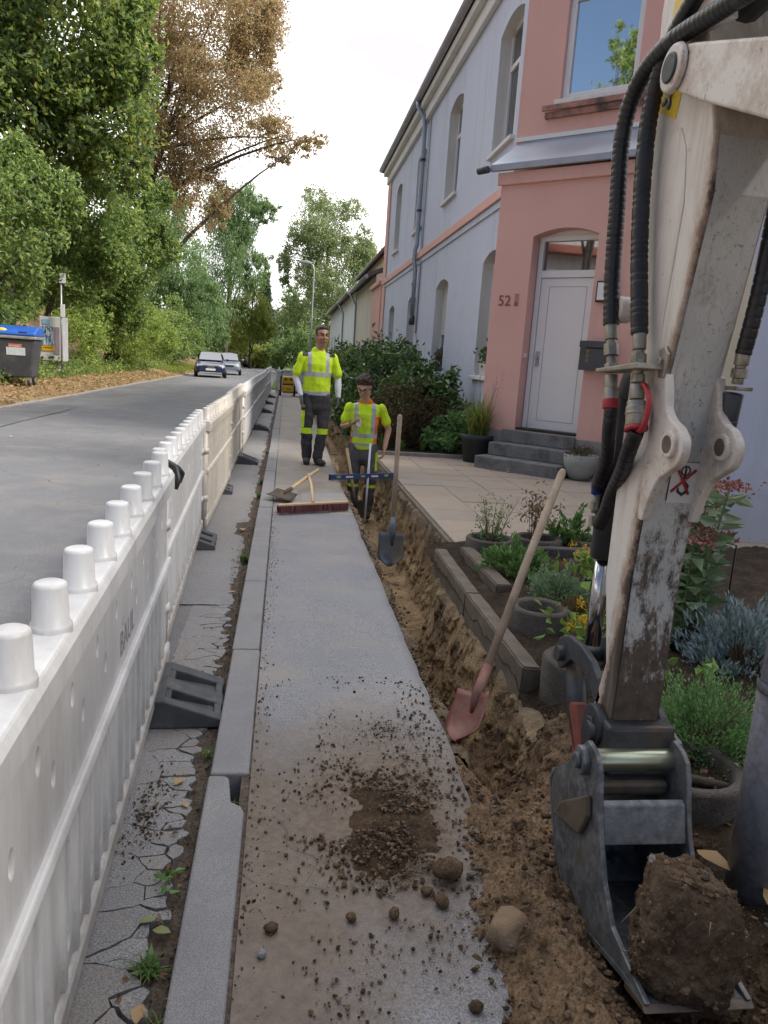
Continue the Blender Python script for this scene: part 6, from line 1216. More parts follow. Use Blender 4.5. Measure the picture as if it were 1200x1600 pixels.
def dome(label, name, loc, r, h, n, size, m, cat='plant', aspect=0.5, up=0.5, stem_m=None):
    """low cushion plant: many small leaves over a dome of twigs"""
    t = empty(name, loc, 0, label, cat); u = rng.normal(size=(n, 3)); u[:, 2] = np.abs(u[:, 2]); u /= np.linalg.norm(u, axis=1)[:, None]; nc = max(8, n // 28); cu = u[:nc]; pk = rng.integers(0, nc, n)
    rr = rng.uniform(0.70, 1.0, nc) * (1 + 0.16 * np.sin(cu[:, 0] * 7 + cu[:, 1] * 5)); tt = rng.uniform(0.55, 1.03, n); P = cu[pk] * (rr[pk] * tt)[:, None] + rng.normal(size=(n, 3)) * 0.045; P *= np.array([r, r, h]); P[:, 2] += 0.01
    dr = cu[pk] * 0.9 + np.array([0, 0, up]); link('foliage', leaf_mesh('foliage', P, size, droop=0.0, aspect=aspect, dirs=dr), t, m)
    q = MB(); 
    for c in cu[:40]: q.tube([(0, 0, -0.02), tuple(c * np.array([r, r, h]) * 0.5 + np.array([0, 0, 0.02])), tuple(c * np.array([r, r, h]) * 0.85)], [0.006, 0.004, 0.0015], 4)
    q.build('twigs', stem_m or M_DSTEM, t); return t
dome('dense grey-green cushion shrub beside the white arm', 'cushion_shrub', (1.68, 4.27, 0.02), 0.22, 0.28, 3800, 0.021, G_GREY)
dome('loose bright green herb behind the upper border stone', 'herb', (1.63, 4.92, 0.02), 0.25, 0.25, 2400, 0.036, G_MINT); dome('leafy green clump in the patio planter near the arm', 'herb', (2.30, 5.72, 0.10), 0.17, 0.26, 900, 0.042, G_MINT)
dome('light green spreading conifer-like shrub behind the bucket', 'evergreen_shrub', (1.62, 2.48, 0.02), 0.26, 0.34, 9000, 0.017, G_FRESH, aspect=0.45)
dome('silvery blue lavender clump at the right edge', 'lavender', (2.26, 3.28, 0.02), 0.30, 0.40, 4200, 0.045, G_SILVER, aspect=0.14, up=0.9); dome('small ground cover tuft at the foot of the grey post', 'ground_cover', (1.62, 2.12, 0.02), 0.10, 0.06, 160, 0.03, G_MINT)
dome('pale dry tuft beside the planter ring', 'dry_tuft', (1.66, 3.95, 0.03), 0.13, 0.14, 500, 0.05, G_DRY, aspect=0.12, up=0.9)
t = empty('tall_stalks', (1.62, 5.62, 0.08), 0, 'thin tall herb with bare seed stalks in the corner planter', 'plant'); q, tp = stems(13, 0.36, 0.20, 0.004); q.build('stalks', M_DSTEM, t); P = np.array([p[2] for p in tp for _ in range(10)]) + rng.normal(size=(130, 3)) * 0.02; link('seed_heads', leaf_mesh('seed_heads', P, 0.012), t, G_DRY)['kind'] = 'stuff'; P = np.concatenate([np.array(p[1])[None] + rng.normal(size=(26, 3)) * np.array([0.05, 0.05, 0.11]) for p in tp]); link('foliage', leaf_mesh('foliage', P, 0.035, aspect=0.3), t, G_MINT)
t = empty('dried_plant', (1.98, 5.70, 0.08), 0, 'withered brown plant standing in a patio planter', 'plant'); q, tp = stems(10, 0.40, 0.13, 0.004); q.build('stalks', M_DSTEM, t); P = np.concatenate([np.array(p[2])[None] * np.array([1, 1, 0.8]) + rng.normal(size=(30, 3)) * np.array([0.04, 0.04, 0.07]) for p in tp]); link('foliage', leaf_mesh('foliage', P, 0.04, droop=0.8, aspect=0.35), t, G_DRY)
for (x, y, lb_) in ((1.50, 3.42, 'yellow-flowered marigolds in the half-hidden planter ring'), (2.06, 4.70, 'yellow flowers seen left of the chrome rod'), (1.95, 3.95, 'yellow flowers and lime leaves just behind the arm')):
    t = empty('marigold', (x, y, 0.06), 0, lb_, 'flowers', 'yellow flowers in the bed'); P = rng.normal(size=(70, 3)) * np.array([0.10, 0.10, 0.05]) + np.array([0, 0, 0.12]); link('leaves', leaf_mesh('leaves', P, 0.075, droop=0.1, aspect=0.7), t, G_LIME)
    for k_ in range(7): c = rng.normal(size=3) * np.array([0.09, 0.09, 0.03]) + np.array([0, 0, 0.20]); P = c + rng.normal(size=(36, 3)) * 0.011; link('flower', leaf_mesh('flower', P, 0.016, droop=-0.5), t, G_YEL)
    q, tp = stems(8, 0.19, 0.11, 0.003); q.build('stems', M_STEM, t)
# stonecrop in its sunken pot
t = empty('stonecrop', (2.12, 3.62, 0.02), 0, 'tall stonecrop with broad leaves and dull pink flower heads', 'plant'); q, tp = stems(15, 0.86, 0.30, 0.009); q.build('stems', M_STEM, t)
P = []; D = []
for p in tp:
    a, m_, b_ = map(np.array, p)
    for s in range(17):
        f_ = 0.22 + 0.72 * s / 16; c = a + (b_ - a) * f_
        for k_ in range(2): an = s * 1.9 + k_ * PI; P.append(c); D.append((math.cos(an) * 1.6, math.sin(an) * 1.6, 0.5))
link('leaves', leaf_mesh('leaves', np.array(P), 0.105, droop=0.25, aspect=0.5, dirs=np.array(D)), t, G_SEDUM)
P = np.concatenate([np.array(p[2])[None] + rng.normal(size=(120, 3)) * np.array([0.055, 0.055, 0.012]) for p in tp]); link('flower_heads', leaf_mesh('flower_heads', P, 0.020, droop=-0.6, aspect=0.8), t, G_SFLOW)
t = empty('sunken_pot', (2.12, 3.62, -0.10), 0, 'black plastic pot rim round the stonecrop', 'pot'); q = MB(); q.lathe([(0.15, 0), (0.19, 0.20), (0.205, 0.20), (0.205, 0.235), (0.19, 0.235), (0.18, 0.2), (0.14, 0.02)], n=32); q.build('rim', M_BLACK, t)
t = empty('plant_support', (2.28, 3.5, 0.0), 0, 'black wire plant support beside the stonecrop', 'support'); q = MB(); q.tube([(0, 0, 0), (0, 0, 0.62), (-0.22, 0.05, 0.66)], 0.005, 6); q.build('wire', M_BLACK, t)
for (x, y, lb_) in ((1.80, 2.95, 'pair of bright green leaves on bare dark soil right of the arm'), (1.66, 3.10, 'seedling with lime leaves close to the arm')):
    t = empty('seedling', (x, y, 0.03), 0, lb_, 'plant'); q, tp = stems(5, 0.20, 0.12, 0.003); q.build('stems', M_STEM, t); P = np.array([p[2] for p in tp for _ in range(2)]); link('leaves', leaf_mesh('leaves', P, 0.085, droop=0.2, aspect=0.7), t, G_LIME)
q = MB(); q.tube([(1.16, 2.32, 0.10), (1.3, 2.42, 0.13), (1.52, 2.40, 0.09)], [0.020, 0.024, 0.018], 8); q.tube([(1.18, 2.20, 0.06), (1.4, 2.25, 0.08), (1.6, 2.2, 0.06)], [0.018, 0.02, 0.014], 8); tag(q.build('root', simple('bark_root', (0.05, 0.04, 0.03), (0.10, 0.08, 0.06), 20, 0.9, bump=0.7)), 'dark woody root lying behind the bucket', 'root')
# dark pot with tall grass, pale bowl with heather
t = empty('grass_pot', (2.93, 11.42, 0.012), 0, 'black pot with arching tall grass left of the entrance steps', 'potted plant'); M_POTB = simple('anthracite_pot', (0.03, 0.033, 0.04), (0.045, 0.048, 0.055), 4, 0.55)
q = MB(); q.lathe([(0, 0), (0.185, 0), (0.235, 0.34), (0.25, 0.345), (0.26, 0.42), (0.245, 0.425), (0.225, 0.35), (0, 0.34)], n=32); q.build('pot', M_POTB, t); link('grass', blades(230, 0.75, 0.55, 0.017, 0.9, 5, base_r=0.13), t, G_GRASS).location = (0, 0, 0.34)
q, tp = stems(9, 0.95, 0.5, 0.003); o = q.build('flower_stalks', M_DSTEM, t); o.location = (0.08, 0, 0.36); P = np.concatenate([np.array(p[2])[None] + rng.normal(size=(14, 3)) * np.array([0.015, 0.015, 0.05]) for p in tp]); o = link('seed_heads', leaf_mesh('seed_heads', P, 0.025, aspect=0.2), t, G_DRY); o['kind'] = 'stuff'; o.location = (0.08, 0, 0.36)
t = empty('heather_bowl', (4.04, 10.0, 0.012), 0, 'pale grey bowl of heather right of the entrance steps', 'potted plant'); q = MB(); q.lathe([(0, 0), (0.12, 0), (0.19, 0.10), (0.225, 0.22), (0.235, 0.34), (0.225, 0.345), (0.21, 0.30), (0, 0.28)], n=32); q.build('bowl', simple('grey_green_bowl', (0.30, 0.32, 0.29), (0.37, 0.385, 0.355), 4, 0.6), t)
P = rng.normal(size=(900, 3)) * np.array([0.095, 0.095, 0.045]) + np.array([0, 0, 0.37]); link('heather', leaf_mesh('heather', P, 0.035, droop=-0.7, aspect=0.25), t, M_LEAF_P)
# shrubs along the house
def shrub(name, label, ells, n, size, m, stem=(0, 0), aspect=0.5, droop=0.2, group='shrubs beside the house'):
    c = ells[0][0]; t = empty(name, (stem[0], stem[1], 0), 0, label, 'shrub', group); P = blob_points(n, ells, 0.6); P = P[P[:, 2] > 0.02]; P[:, :2] -= np.array(stem); link('foliage', leaf_mesh('foliage', P, size, droop=droop, aspect=aspect), t, m)
    q = MB()
    for i in range(9):
        e = random.choice(ells); tg = Vector(e[0]) + Vector((random.uniform(-1, 1) * e[1][0], random.uniform(-1, 1) * e[1][1], random.uniform(0, 1) * e[1][2])) * 0.7; q.tube([(random.uniform(-0.1, 0.1), random.uniform(-0.1, 0.1), -0.05), ((tg.x - stem[0]) * 0.4, (tg.y - stem[1]) * 0.4, tg.z * 0.55), (tg.x - stem[0], tg.y - stem[1], tg.z)], [0.02, 0.014, 0.004], 5)
    q.build('branches', M_DSTEM, t); return t
G_LAUREL = leafmat('laurel_leaf', [(0.015, 0.04, 0.012), (0.03, 0.075, 0.02), (0.06, 0.13, 0.03), (0.12, 0.19, 0.04)], 0.18, 0.3, 0.7, gain=1.3); G_BARB = leafmat('barberry_leaf', [(0.025, 0.035, 0.012), (0.06, 0.05, 0.02), (0.12, 0.045, 0.03), (0.09, 0.09, 0.03)], 0.2); G_YG = leafmat('yellow_green_leaf', [(0.06, 0.11, 0.02), (0.13, 0.20, 0.03), (0.25, 0.30, 0.05)], 0.3)
shrub('laurel_shrub', 'large dark glossy laurel behind the standing worker', [((1.75, 15.2, 0.85), (0.85, 1.1, 0.95)), ((2.3, 16.4, 1.0), (0.8, 1.0, 0.9)), ((1.5, 14.3, 0.6), (0.55, 0.7, 0.7))], 9000, 0.125, G_LAUREL, (1.8, 15.2)); shrub('laurel_shrub', 'broad-leaved green laurel above the purple bush', [((2.35, 13.6, 0.9), (0.6, 0.6, 0.55)), ((2.75, 13.3, 0.75), (0.35, 0.5, 0.6))], 3000, 0.15, leafmat('laurel_leaf_light', [(0.03, 0.08, 0.02), (0.06, 0.14, 0.035), (0.12, 0.22, 0.06)], 0.2, 0.3, 0.6), (2.4, 13.6))
shrub('yellow_green_shrub', 'yellowish green shrub top left of the laurel', [((1.35, 17.6, 1.1), (0.5, 0.6, 0.6))], 1800, 0.09, G_YG, (1.35, 17.6)); shrub('barberry_shrub', 'dark reddish barberry bush behind the man in the trench', [((2.0, 12.75, 0.62), (0.60, 0.55, 0.62)), ((1.75, 12.4, 0.4), (0.35, 0.4, 0.42)), ((2.4, 12.6, 0.5), (0.35, 0.4, 0.5))], 8500, 0.048, G_BARB, (2.0, 12.7))
shrub('leafy_shrub', 'bright leafy shrub next to the black grass pot', [((2.75, 12.3, 0.4), (0.35, 0.35, 0.42)), ((2.55, 12.05, 0.25), (0.25, 0.25, 0.25))], 1700, 0.11, G_MINT, (2.7, 12.3), aspect=0.4); shrub('hedge_shrub', 'dark shrubs in front of the far low houses', [((1.9, 20, 0.9), (0.7, 1.6, 0.9)), ((2.1, 24, 0.9), (0.7, 2.0, 0.9)), ((2.2, 29, 1.0), (0.8, 2.5, 1.0))], 7000, 0.11, G_DARK, (2, 22))
for (x, y) in ((1.55, 11.95), (1.85, 11.9), (2.2, 11.93)): o = link('grass_tuft', blades(60, 0.22, 0.12, 0.01), None, G_WEED); o.location = (x, y, 0.04); tag(o, 'grass tuft at the edging below the barberry, ' + ('first' if x < 1.6 else 'second' if x < 2 else 'third') + ' from the trench', 'grass tuft', 'grass tufts below the barberry')
# weeds and fallen leaves in the gutter
def weed(label, x, y, n, h, sp, leaves=0, w=0.006):
    t = empty('weed', (x, y, -0.048), 0, label, 'weed', 'weeds in the gutter'); link('blades', blades(n, h, sp, w, 0.8, base_r=sp * 0.35), t, G_WEED)
    if leaves: P = rng.normal(size=(leaves, 3)) * np.array([0.012, 0.02, 0.004]) + np.array([0, 0, 0.015]); D = rng.normal(size=(leaves, 3)) * np.array([1, 1, 0.15]); link('leaves', leaf_mesh('leaves', P, 0.034, droop=-0.12, aspect=0.5, dirs=D), t, G_MINT)
weed('leafy weed with grass in the gutter near the bottom edge', -0.262, 1.62, 90, 0.035, 0.06, 10, 0.0035); weed('broad-leaved weed in the gutter above the leafy one', -0.262, 1.93, 10, 0.03, 0.04, 11, 0.003); weed('long grass blades in the gutter below the others', -0.225, 1.43, 26, 0.05, 0.07, 0, 0.003); weed('tiny weed in the kerb joint by the broken corner', -0.105, 2.31, 24, 0.02, 0.025, 3, 0.003)
weed('weeds in the gutter just past the rubber foot', -0.225, 2.62, 26, 0.035, 0.04, 5, 0.003); weed('small weed strip beside the near rubber foot', -0.222, 3.0, 30, 0.035, 0.04, 4, 0.003); weed('bright green grass clump in the gutter left of the broom', -0.235, 5.35, 110, 0.07, 0.07, 0, 0.005); weed('grass strip in the gutter beside the spade', -0.215, 7.9, 70, 0.06, 0.06, 0, 0.005); weed('grass strip in the gutter beyond the spade', -0.215, 8.8, 70, 0.07, 0.07, 0, 0.005); weed('grass in the gutter at the fourth barrier', -0.215, 11.6, 70, 0.07, 0.08, 0, 0.006)
FL = [leafmat('fallen_leaf_tan', [(0.36, 0.22, 0.10), (0.42, 0.28, 0.14)], 0.15), leafmat('fallen_leaf_green', [(0.18, 0.22, 0.09), (0.22, 0.25, 0.1)], 0.15)]
def fallen(label, x, y, z, s, m, rz):
    q = MB(); pts = [(0, 0), (0.18, 0.22), (0.30, 0.62), (0.14, 0.86), (0, 1.0), (-0.16, 0.84), (-0.30, 0.58), (-0.2, 0.2)]; vs = [(p[0] * s, (p[1] - 0.5) * s, 0.10 * s * abs(p[0]) * 3 + 0.02 * s * math.sin(p[1] * 5)) for p in pts] + [(0, 0, 0.004)]
    q.add(vs, [(i, (i + 1) % 8, 8) for i in range(8)], True); o = q.build('fallen_leaf', m); o.location = (x, y, z); o.rotation_euler = (0, 0, rz); tag(o, label, 'leaf', 'fallen leaves')
for i, (x, y, s, c, lb_) in enumerate(((-0.262, 1.49, 0.055, 0, 'tan dead leaf below the leafy weed'), (-0.25, 1.74, 0.05, 1, 'pale green curled leaf beside the broad-leaved weed'), (-0.30, 2.44, 0.05, 0, 'tan leaf on cracked asphalt near the rubber foot'), (-0.262, 2.30, 0.035, 0, 'yellowish leaf beside the kerb corner'), (-0.29, 1.78, 0.045, 1, 'grey-green leaf lying on the cracked asphalt'), (-0.30, 6.35, 0.09, 0, 'orange leaf in the gutter hollow'), (-0.27, 4.6, 0.05, 0, 'small leaf in the gutter past the broken asphalt'), (-0.33, 10.8, 0.09, 0, 'brown leaf beyond the rubber foot'),
        (1.42, 1.55, 0.10, 0, 'brown leaf at the foot of the grey post'), (1.36, 1.68, 0.09, 0, 'reddish leaf between lump and grey post'), (1.28, 1.84, 0.11, 0, 'large dry leaf behind the earth lump'), (3.15, 10.35, 0.10, 0, 'yellow leaf in front of the bottom step'), (2.75, 11.0, 0.09, 0, 'small leaf beside the black grass pot'))): fallen(lb_, x, y, (-0.036 if x < 0 else (0.06 if y < 3 else 0.022)), s, FL[c], i * 1.3)
# small leaf fragments blown along the gutter and the road
n = 260; x = np.concatenate([-0.205 - np.abs(rng.normal(0, 0.06, 200)), rng.uniform(-5.2, -0.8, 60)]); y = np.concatenate([rng.uniform(1.2, 12, 200), rng.uniform(4, 24, 60)]); z = np.concatenate([np.full(200, -0.036), np.full(60, -0.012)])
tag(link('leaf_fragments', leaf_mesh('leaf_fragments', np.stack([x, y, z], 1), 0.022, droop=0.0, dirs=rng.normal(size=(n, 3)) * np.array([1, 1, 0.15])), m=G_DRY), 'scraps of dry leaves blown along gutter and road', 'leaf scraps', kind='stuff')
# ================================================================== PEOPLE
def loft_add(mb, secs, n=14):
    """closed limb through sections (point, half-width along side, half-depth, side vector)"""
    P = [Vector(s[0]) for s in secs]; m = len(P); rows = []
    for i, s in enumerate(secs):
        d = (P[min(i + 1, m - 1)] - P[max(i - 1, 0)]).normalized(); sd = Vector(s[3] if len(s) > 3 else (1, 0, 0)); sd = (sd - d * sd.dot(d))
        if sd.length < 1e-4: sd = d.orthogonal()
        sd.normalize(); w = d.cross(sd); rows.append((P[i], sd, w, s[1], s[2], d))
    full = []
    p, sd, w, a, b, d = rows[0]
    for t in (0.98, 0.8, 0.45): full.append((p - d * min(a, b) * t, sd, w, a * math.sqrt(1 - t * t), b * math.sqrt(1 - t * t)))
    full += [r[:5] for r in rows]
    p, sd, w, a, b, d = rows[-1]
    for t in (0.45, 0.8, 0.98): full.append((p + d * min(a, b) * t, sd, w, a * math.sqrt(1 - t * t), b * math.sqrt(1 - t * t)))
    vs = [p + sd * a * math.cos(2 * PI * k / n) + w * b * math.sin(2 * PI * k / n) for p, sd, w, a, b in full for k in range(n)]
    M_ = len(full); fs = [(i * n + k, i * n + (k + 1) % n, (i + 1) * n + (k + 1) % n, (i + 1) * n + k) for i in range(M_ - 1) for k in range(n)] + [tuple(range(n - 1, -1, -1)), tuple((M_ - 1) * n + k for k in range(n))]
    mb.add(vs, fs, True)
def ell(mb, c, r): mb.ball(c, 1.0, 18, 12, r)
def fuse(name, mb, mats, parent, voxel=0.008, sm=4, pick=None, wr=0.0):
    """melt the pieces into one continuous skin; pick(point) chooses the material slot"""
    me = mb.mesh(name); b = bmesh.new(); b.from_mesh(me); bmesh.ops.recalc_face_normals(b, faces=b.faces); b.to_mesh(me); b.free()
    def mods(tmp):
        r = tmp.modifiers.new('r', 'REMESH'); r.mode = 'VOXEL'; r.voxel_size = voxel; r.use_smooth_shade = True
        s = tmp.modifiers.new('s', 'SMOOTH'); s.factor = 0.5; s.iterations = sm
    out = bake(name, me, mods)
    if wr:
        nv = len(out.vertices); co = np.empty(nv * 3, np.float32); out.vertices.foreach_get('co', co); co = co.reshape(-1, 3); nr = np.empty(nv * 3, np.float32); out.vertex_normals.foreach_get('vector', nr); nr = nr.reshape(-1, 3)
        a = np.array([noise.noise(Vector((x * 7 + z * 5, y * 7, z * 11))) + 0.25 * noise.noise(Vector((x, y, z)) * 26) for x, y, z in co], np.float32); out.vertices.foreach_set('co', (co + nr * (a * wr)[:, None]).ravel()); out.update()
    out.materials.clear()
    for m in mats: out.materials.append(m)
    if pick:
        for p in out.polygons: p.material_index = pick(p.center)
    for p in out.polygons: p.use_smooth = True
    return link(name, out, parent)
def cloth(name, c1, c2, rough=0.85): return simple(name, c1, c2, 6, rough, bump=0.5, bscale=22, bdist=0.01, dirt=tuple(0.45 * a + 0.55 * b for a, b in zip(c1, (0.16, 0.12, 0.085))), dlo=0.52, dhi=0.75, dscale=5)
M_SKIN = simple('skin_tan', (0.36, 0.19, 0.125), (0.42, 0.235, 0.16), 9, 0.5); M_SKIN2 = simple('skin_light', (0.46, 0.26, 0.18), (0.52, 0.31, 0.22), 9, 0.5)
M_HV = cloth('hi_vis_yellow', (0.56, 0.80, 0.015), (0.62, 0.86, 0.03)); M_REFL = cloth('reflective_grey', (0.36, 0.38, 0.39), (0.44, 0.46, 0.47), 0.4); M_CHAR = cloth('charcoal_cloth', (0.035, 0.034, 0.04), (0.06, 0.058, 0.064)); M_GREYT = cloth('grey_trouser', (0.085, 0.08, 0.08), (0.125, 0.118, 0.115)); M_ORNG = cloth('hi_vis_orange', (0.75, 0.16, 0.02), (0.8, 0.2, 0.03)); M_WHITE = cloth('white_sleeve', (0.60, 0.60, 0.66), (0.66, 0.66, 0.72)); M_BOOT = cloth('black_boot', (0.03, 0.03, 0.032), (0.07, 0.065, 0.06)); M_HAIRD = simple('dark_hair', (0.012, 0.010, 0.010), (0.03, 0.026, 0.024), 40, 0.6, bump=0.6, bscale=90); M_HAIRB = simple('brown_curls', (0.02, 0.012, 0.008), (0.065, 0.035, 0.02), 30, 0.6, bump=0.8, bscale=60); M_GLOVE = cloth('grey_glove', (0.10, 0.105, 0.11), (0.15, 0.155, 0.16)); M_BEARD = simple('stubble', (0.25, 0.14, 0.098), (0.32, 0.18, 0.125), 30, 0.8); M_EYE = simple('eye_dark', (0.02, 0.015, 0.012), (0.03, 0.02, 0.016), 5, 0.3); M_LIP = simple('lip', (0.28, 0.11, 0.09), (0.3, 0.12, 0.1), 9, 0.5)
def hand(mb, wr, d, palm, thumb_side, curl=0.5, s=1.0):
    """palm and five bent fingers; d points along the hand, palm is its facing direction"""
    wr = Vector(wr); d = Vector(d).normalized(); pn = Vector(palm); pn = (pn - d * pn.dot(d)).normalized(); sd = d.cross(pn) * thumb_side
    loft_add(mb, [(wr, 0.026 * s, 0.020 * s, sd), (wr + d * 0.05 * s, 0.042 * s, 0.016 * s, sd), (wr + d * 0.095 * s, 0.043 * s, 0.014 * s, sd)])
    for i, (o, L) in enumerate(((0.032, 0.070), (0.011, 0.078), (-0.011, 0.073), (-0.032, 0.058))):
        a = wr + d * 0.095 * s + sd * o * s; d1 = (d + pn * curl * 0.5).normalized(); d2 = (d + pn * curl * 1.5).normalized(); d3 = (d * 0.6 + pn * curl * 2.2).normalized()
        p1 = a + d1 * L * 0.45 * s; p2 = p1 + d2 * L * 0.32 * s; p3 = p2 + d3 * L * 0.25 * s; loft_add(mb, [(a, 0.0095 * s, 0.0095 * s), (p1, 0.009 * s, 0.009 * s), (p2, 0.0085 * s, 0.0085 * s), (p3, 0.0075 * s, 0.0075 * s)], 8)
    a = wr + d * 0.03 * s + sd * 0.030 * s; p1 = a + (d * 0.6 + sd * 0.7 + pn * 0.3).normalized() * 0.042 * s; p2 = p1 + (d * 0.9 + sd * 0.2 + pn * 0.4).normalized() * 0.034 * s; loft_add(mb, [(a, 0.013 * s, 0.012 * s), (p1, 0.011 * s, 0.011 * s), (p2, 0.009 * s, 0.009 * s)], 8)
def head(mb, c, yaw, pitch, s=1.0):
    """head about its centre: skull, jaw, nose, brow, ears; faces -Y before turning. Returns the placing matrix"""
    M_ = Matrix.Translation(Vector(c)) @ Matrix.Rotation(yaw, 4, 'Z') @ Matrix.Rotation(pitch, 4, 'X') @ Matrix.Scale(s, 4)
    t = MB(); ell(t, (0, 0.012, 0.035), (0.078, 0.098, 0.088)); ell(t, (0, -0.035, -0.03), (0.062, 0.062, 0.075)); ell(t, (0, -0.052, -0.088), (0.036, 0.036, 0.030)); ell(t, (0.03, -0.07, -0.02), (0.028, 0.022, 0.024)); ell(t, (-0.03, -0.07, -0.02), (0.028, 0.022, 0.024)); ell(t, (0, -0.088, 0.033), (0.055, 0.014, 0.012))
    loft_add(t, [((0, -0.088, 0.02), 0.009, 0.010), ((0, -0.104, -0.012), 0.013, 0.013), ((0, -0.106, -0.024), 0.017, 0.012)]); ell(t, (0, -0.093, -0.058), (0.026, 0.010, 0.010))
    for sx in (-1, 1): ell(t, (sx * 0.080, 0.012, -0.008), (0.012, 0.022, 0.034)); loft_add(t, [((sx * 0.05, 0.0, -0.05), 0.03, 0.045), ((sx * 0.02, -0.05, -0.092), 0.022, 0.022)])
    mb.add([M_ @ Vector(v) for v in t.v], t.f, True); return M_
def face_bits(M_, parent, brow_m, lip=True):
    for sx in (-1, 1):
        q = MB(); q.ball((sx * 0.031, -0.0855, 0.012), 1.0, 10, 8, (0.012, 0.008, 0.0075)); o = q.build('eye', M_EYE, parent); o.matrix_local = M_
        q = MB(); q.tube([(sx * 0.012, -0.099, 0.034), (sx * 0.034, -0.0975, 0.040), (sx * 0.056, -0.082, 0.034)], [0.004, 0.0055, 0.003], 6); o = q.build('eyebrow', brow_m, parent); o.matrix_local = M_
    q = MB(); q.tube([(-0.024, -0.090, -0.060), (0, -0.1035, -0.058), (0.024, -0.090, -0.060)], [0.003, 0.0055, 0.003], 6); o = q.build('mouth', M_LIP, parent); o.matrix_local = M_
# ---- the standing man
p1 = empty('person', (0.42, 10.35, 0.0), 0.10, 'standing worker in yellow high-visibility shirt with white sleeves and grey gloves', 'person')
HIP = 0.90
legs1 = [((-0.095, 0.0, 0.90), (-0.115, -0.02, 0.49), (-0.085, 0.05, 0.10)), ((0.095, 0.0, 0.90), (0.10, -0.05, 0.49), (0.045, -0.06, 0.10))]
arms1 = [((-0.205, 0.0, 1.43), (-0.275, 0.03, 1.15), (-0.215, -0.09, 0.91)), ((0.205, 0.0, 1.43), (0.285, 0.03, 1.15), (0.285, -0.06, 0.91))]
b = MB(); hd1 = head(b, (0.035, -0.035, 1.69), 0.18, 0.05, 1.06); loft_add(b, [((0, 0.01, 1.40), 0.07, 0.065), ((0.012, 0.0, 1.50), 0.060, 0.062), ((0.03, -0.015, 1.60), 0.058, 0.062)]); loft_add(b, [((0, 0, 0.90), 0.155, 0.11), ((0, 0, 1.10), 0.14, 0.10), ((0, 0, 1.32), 0.16, 0.105), ((0, 0.01, 1.43), 0.14, 0.075)])
for (s_, e_, w_) in arms1: loft_add(b, [(s_, 0.042, 0.042), (e_, 0.040, 0.040), (w_, 0.028, 0.026)])
for (h_, k_, a_) in legs1: loft_add(b, [(h_, 0.075, 0.08), (k_, 0.052, 0.052), (a_, 0.038, 0.04)])
hand(b, arms1[0][2], (0.10, -0.20, -1), (0.9, 0.3, 0), -1, 0.55); hand(b, arms1[1][2], (-0.05, -0.15, -1), (-0.9, 0.2, 0), 1, 0.55)
fuse('body', b, [M_SKIN, M_GLOVE, M_BEARD], p1, 0.0065, 3, lambda c: 1 if (c.z < 0.93 and c.z > 0.80 and abs(c.x) > 0.16) else (2 if (1.585 < c.z < 1.655 and c.y < -0.07) else 0))
face_bits(hd1, p1, M_HAIRD)
b = MB(); ell(b, (0, 0.026, 0.056), (0.082, 0.096, 0.080)); ell(b, (0, 0.058, 0.0), (0.077, 0.062, 0.085)); ell(b, (0, -0.030, 0.098), (0.058, 0.045, 0.032)); ell(b, (0.068, 0.01, 0.03), (0.016, 0.04, 0.045)); ell(b, (-0.068, 0.01, 0.03), (0.016, 0.04, 0.045)); 
o = fuse('hair', b, [M_HAIRD], p1, 0.006, 2, None, 0.003); o.matrix_local = hd1
b = MB(); loft_add(b, [((0, 0, 0.86), 0.185, 0.135), ((0, 0, 1.0), 0.182, 0.138), ((0, -0.005, 1.15), 0.180, 0.138), ((0, 0, 1.32), 0.196, 0.135), ((0, 0.01, 1.42), 0.215, 0.105), ((0, 0.01, 1.462), 0.175, 0.085), ((0, 0.01, 1.485), 0.10, 0.078)])
for (s_, e_, w_) in arms1: a, e2 = Vector(s_), Vector(e_); loft_add(b, [(a.lerp(e2, 0.0), 0.054, 0.060), (a.lerp(e2, 0.35), 0.057, 0.064), (a.lerp(e2, 0.78), 0.068, 0.074)])
def pick1(c):
    if c.z > 1.10 and abs(c.x) > 0.215: return 0
    if c.z < 0.925: return 2
    if c.z < 0.975 or 1.165 < c.z < 1.225: return 1
    if c.z >= 1.225 and 0.092 < abs(c.x) < 0.142: return 1
    if c.z > 1.425 and abs(c.x) > 0.12: return 2
    return 0
fuse('shirt', b, [M_HV, M_REFL, M_CHAR], p1, 0.0075, 4, pick1, 0.009)
b = MB()
for (s_, e_, w_) in arms1: a, e2, w2 = map(Vector, (s_, e_, w_)); loft_add(b, [(a.lerp(e2, 0.5), 0.050, 0.052), (e2, 0.048, 0.048), (e2.lerp(w2, 0.55), 0.043, 0.043), (e2.lerp(w2, 0.95), 0.034, 0.034)])
fuse('sleeves', b, [M_WHITE], p1, 0.007, 3, None, 0.005)
b = MB(); loft_add(b, [((0, 0, 0.96), 0.165, 0.12), ((0, 0, 0.86), 0.18, 0.13), ((0, 0, 0.78), 0.165, 0.12)])
for (h_, k_, a_) in legs1: h2, k2, a2 = map(Vector, (h_, k_, a_)); loft_add(b, [(h2, 0.098, 0.115), (h2.lerp(k2, 0.5), 0.090, 0.10), (k2, 0.076, 0.082), (k2.lerp(a2, 0.5), 0.074, 0.082), (a2 + Vector((0, 0, 0.0)), 0.070, 0.082)])
fuse('trousers', b, [M_CHAR, M_HV, M_REFL], p1, 0.0075, 4, lambda c: 1 if (0.415 < c.z < 0.49 and c.y < 0.03) or (c.x < -0.155 and 0.50 < c.z < 0.72) else 0, 0.014)
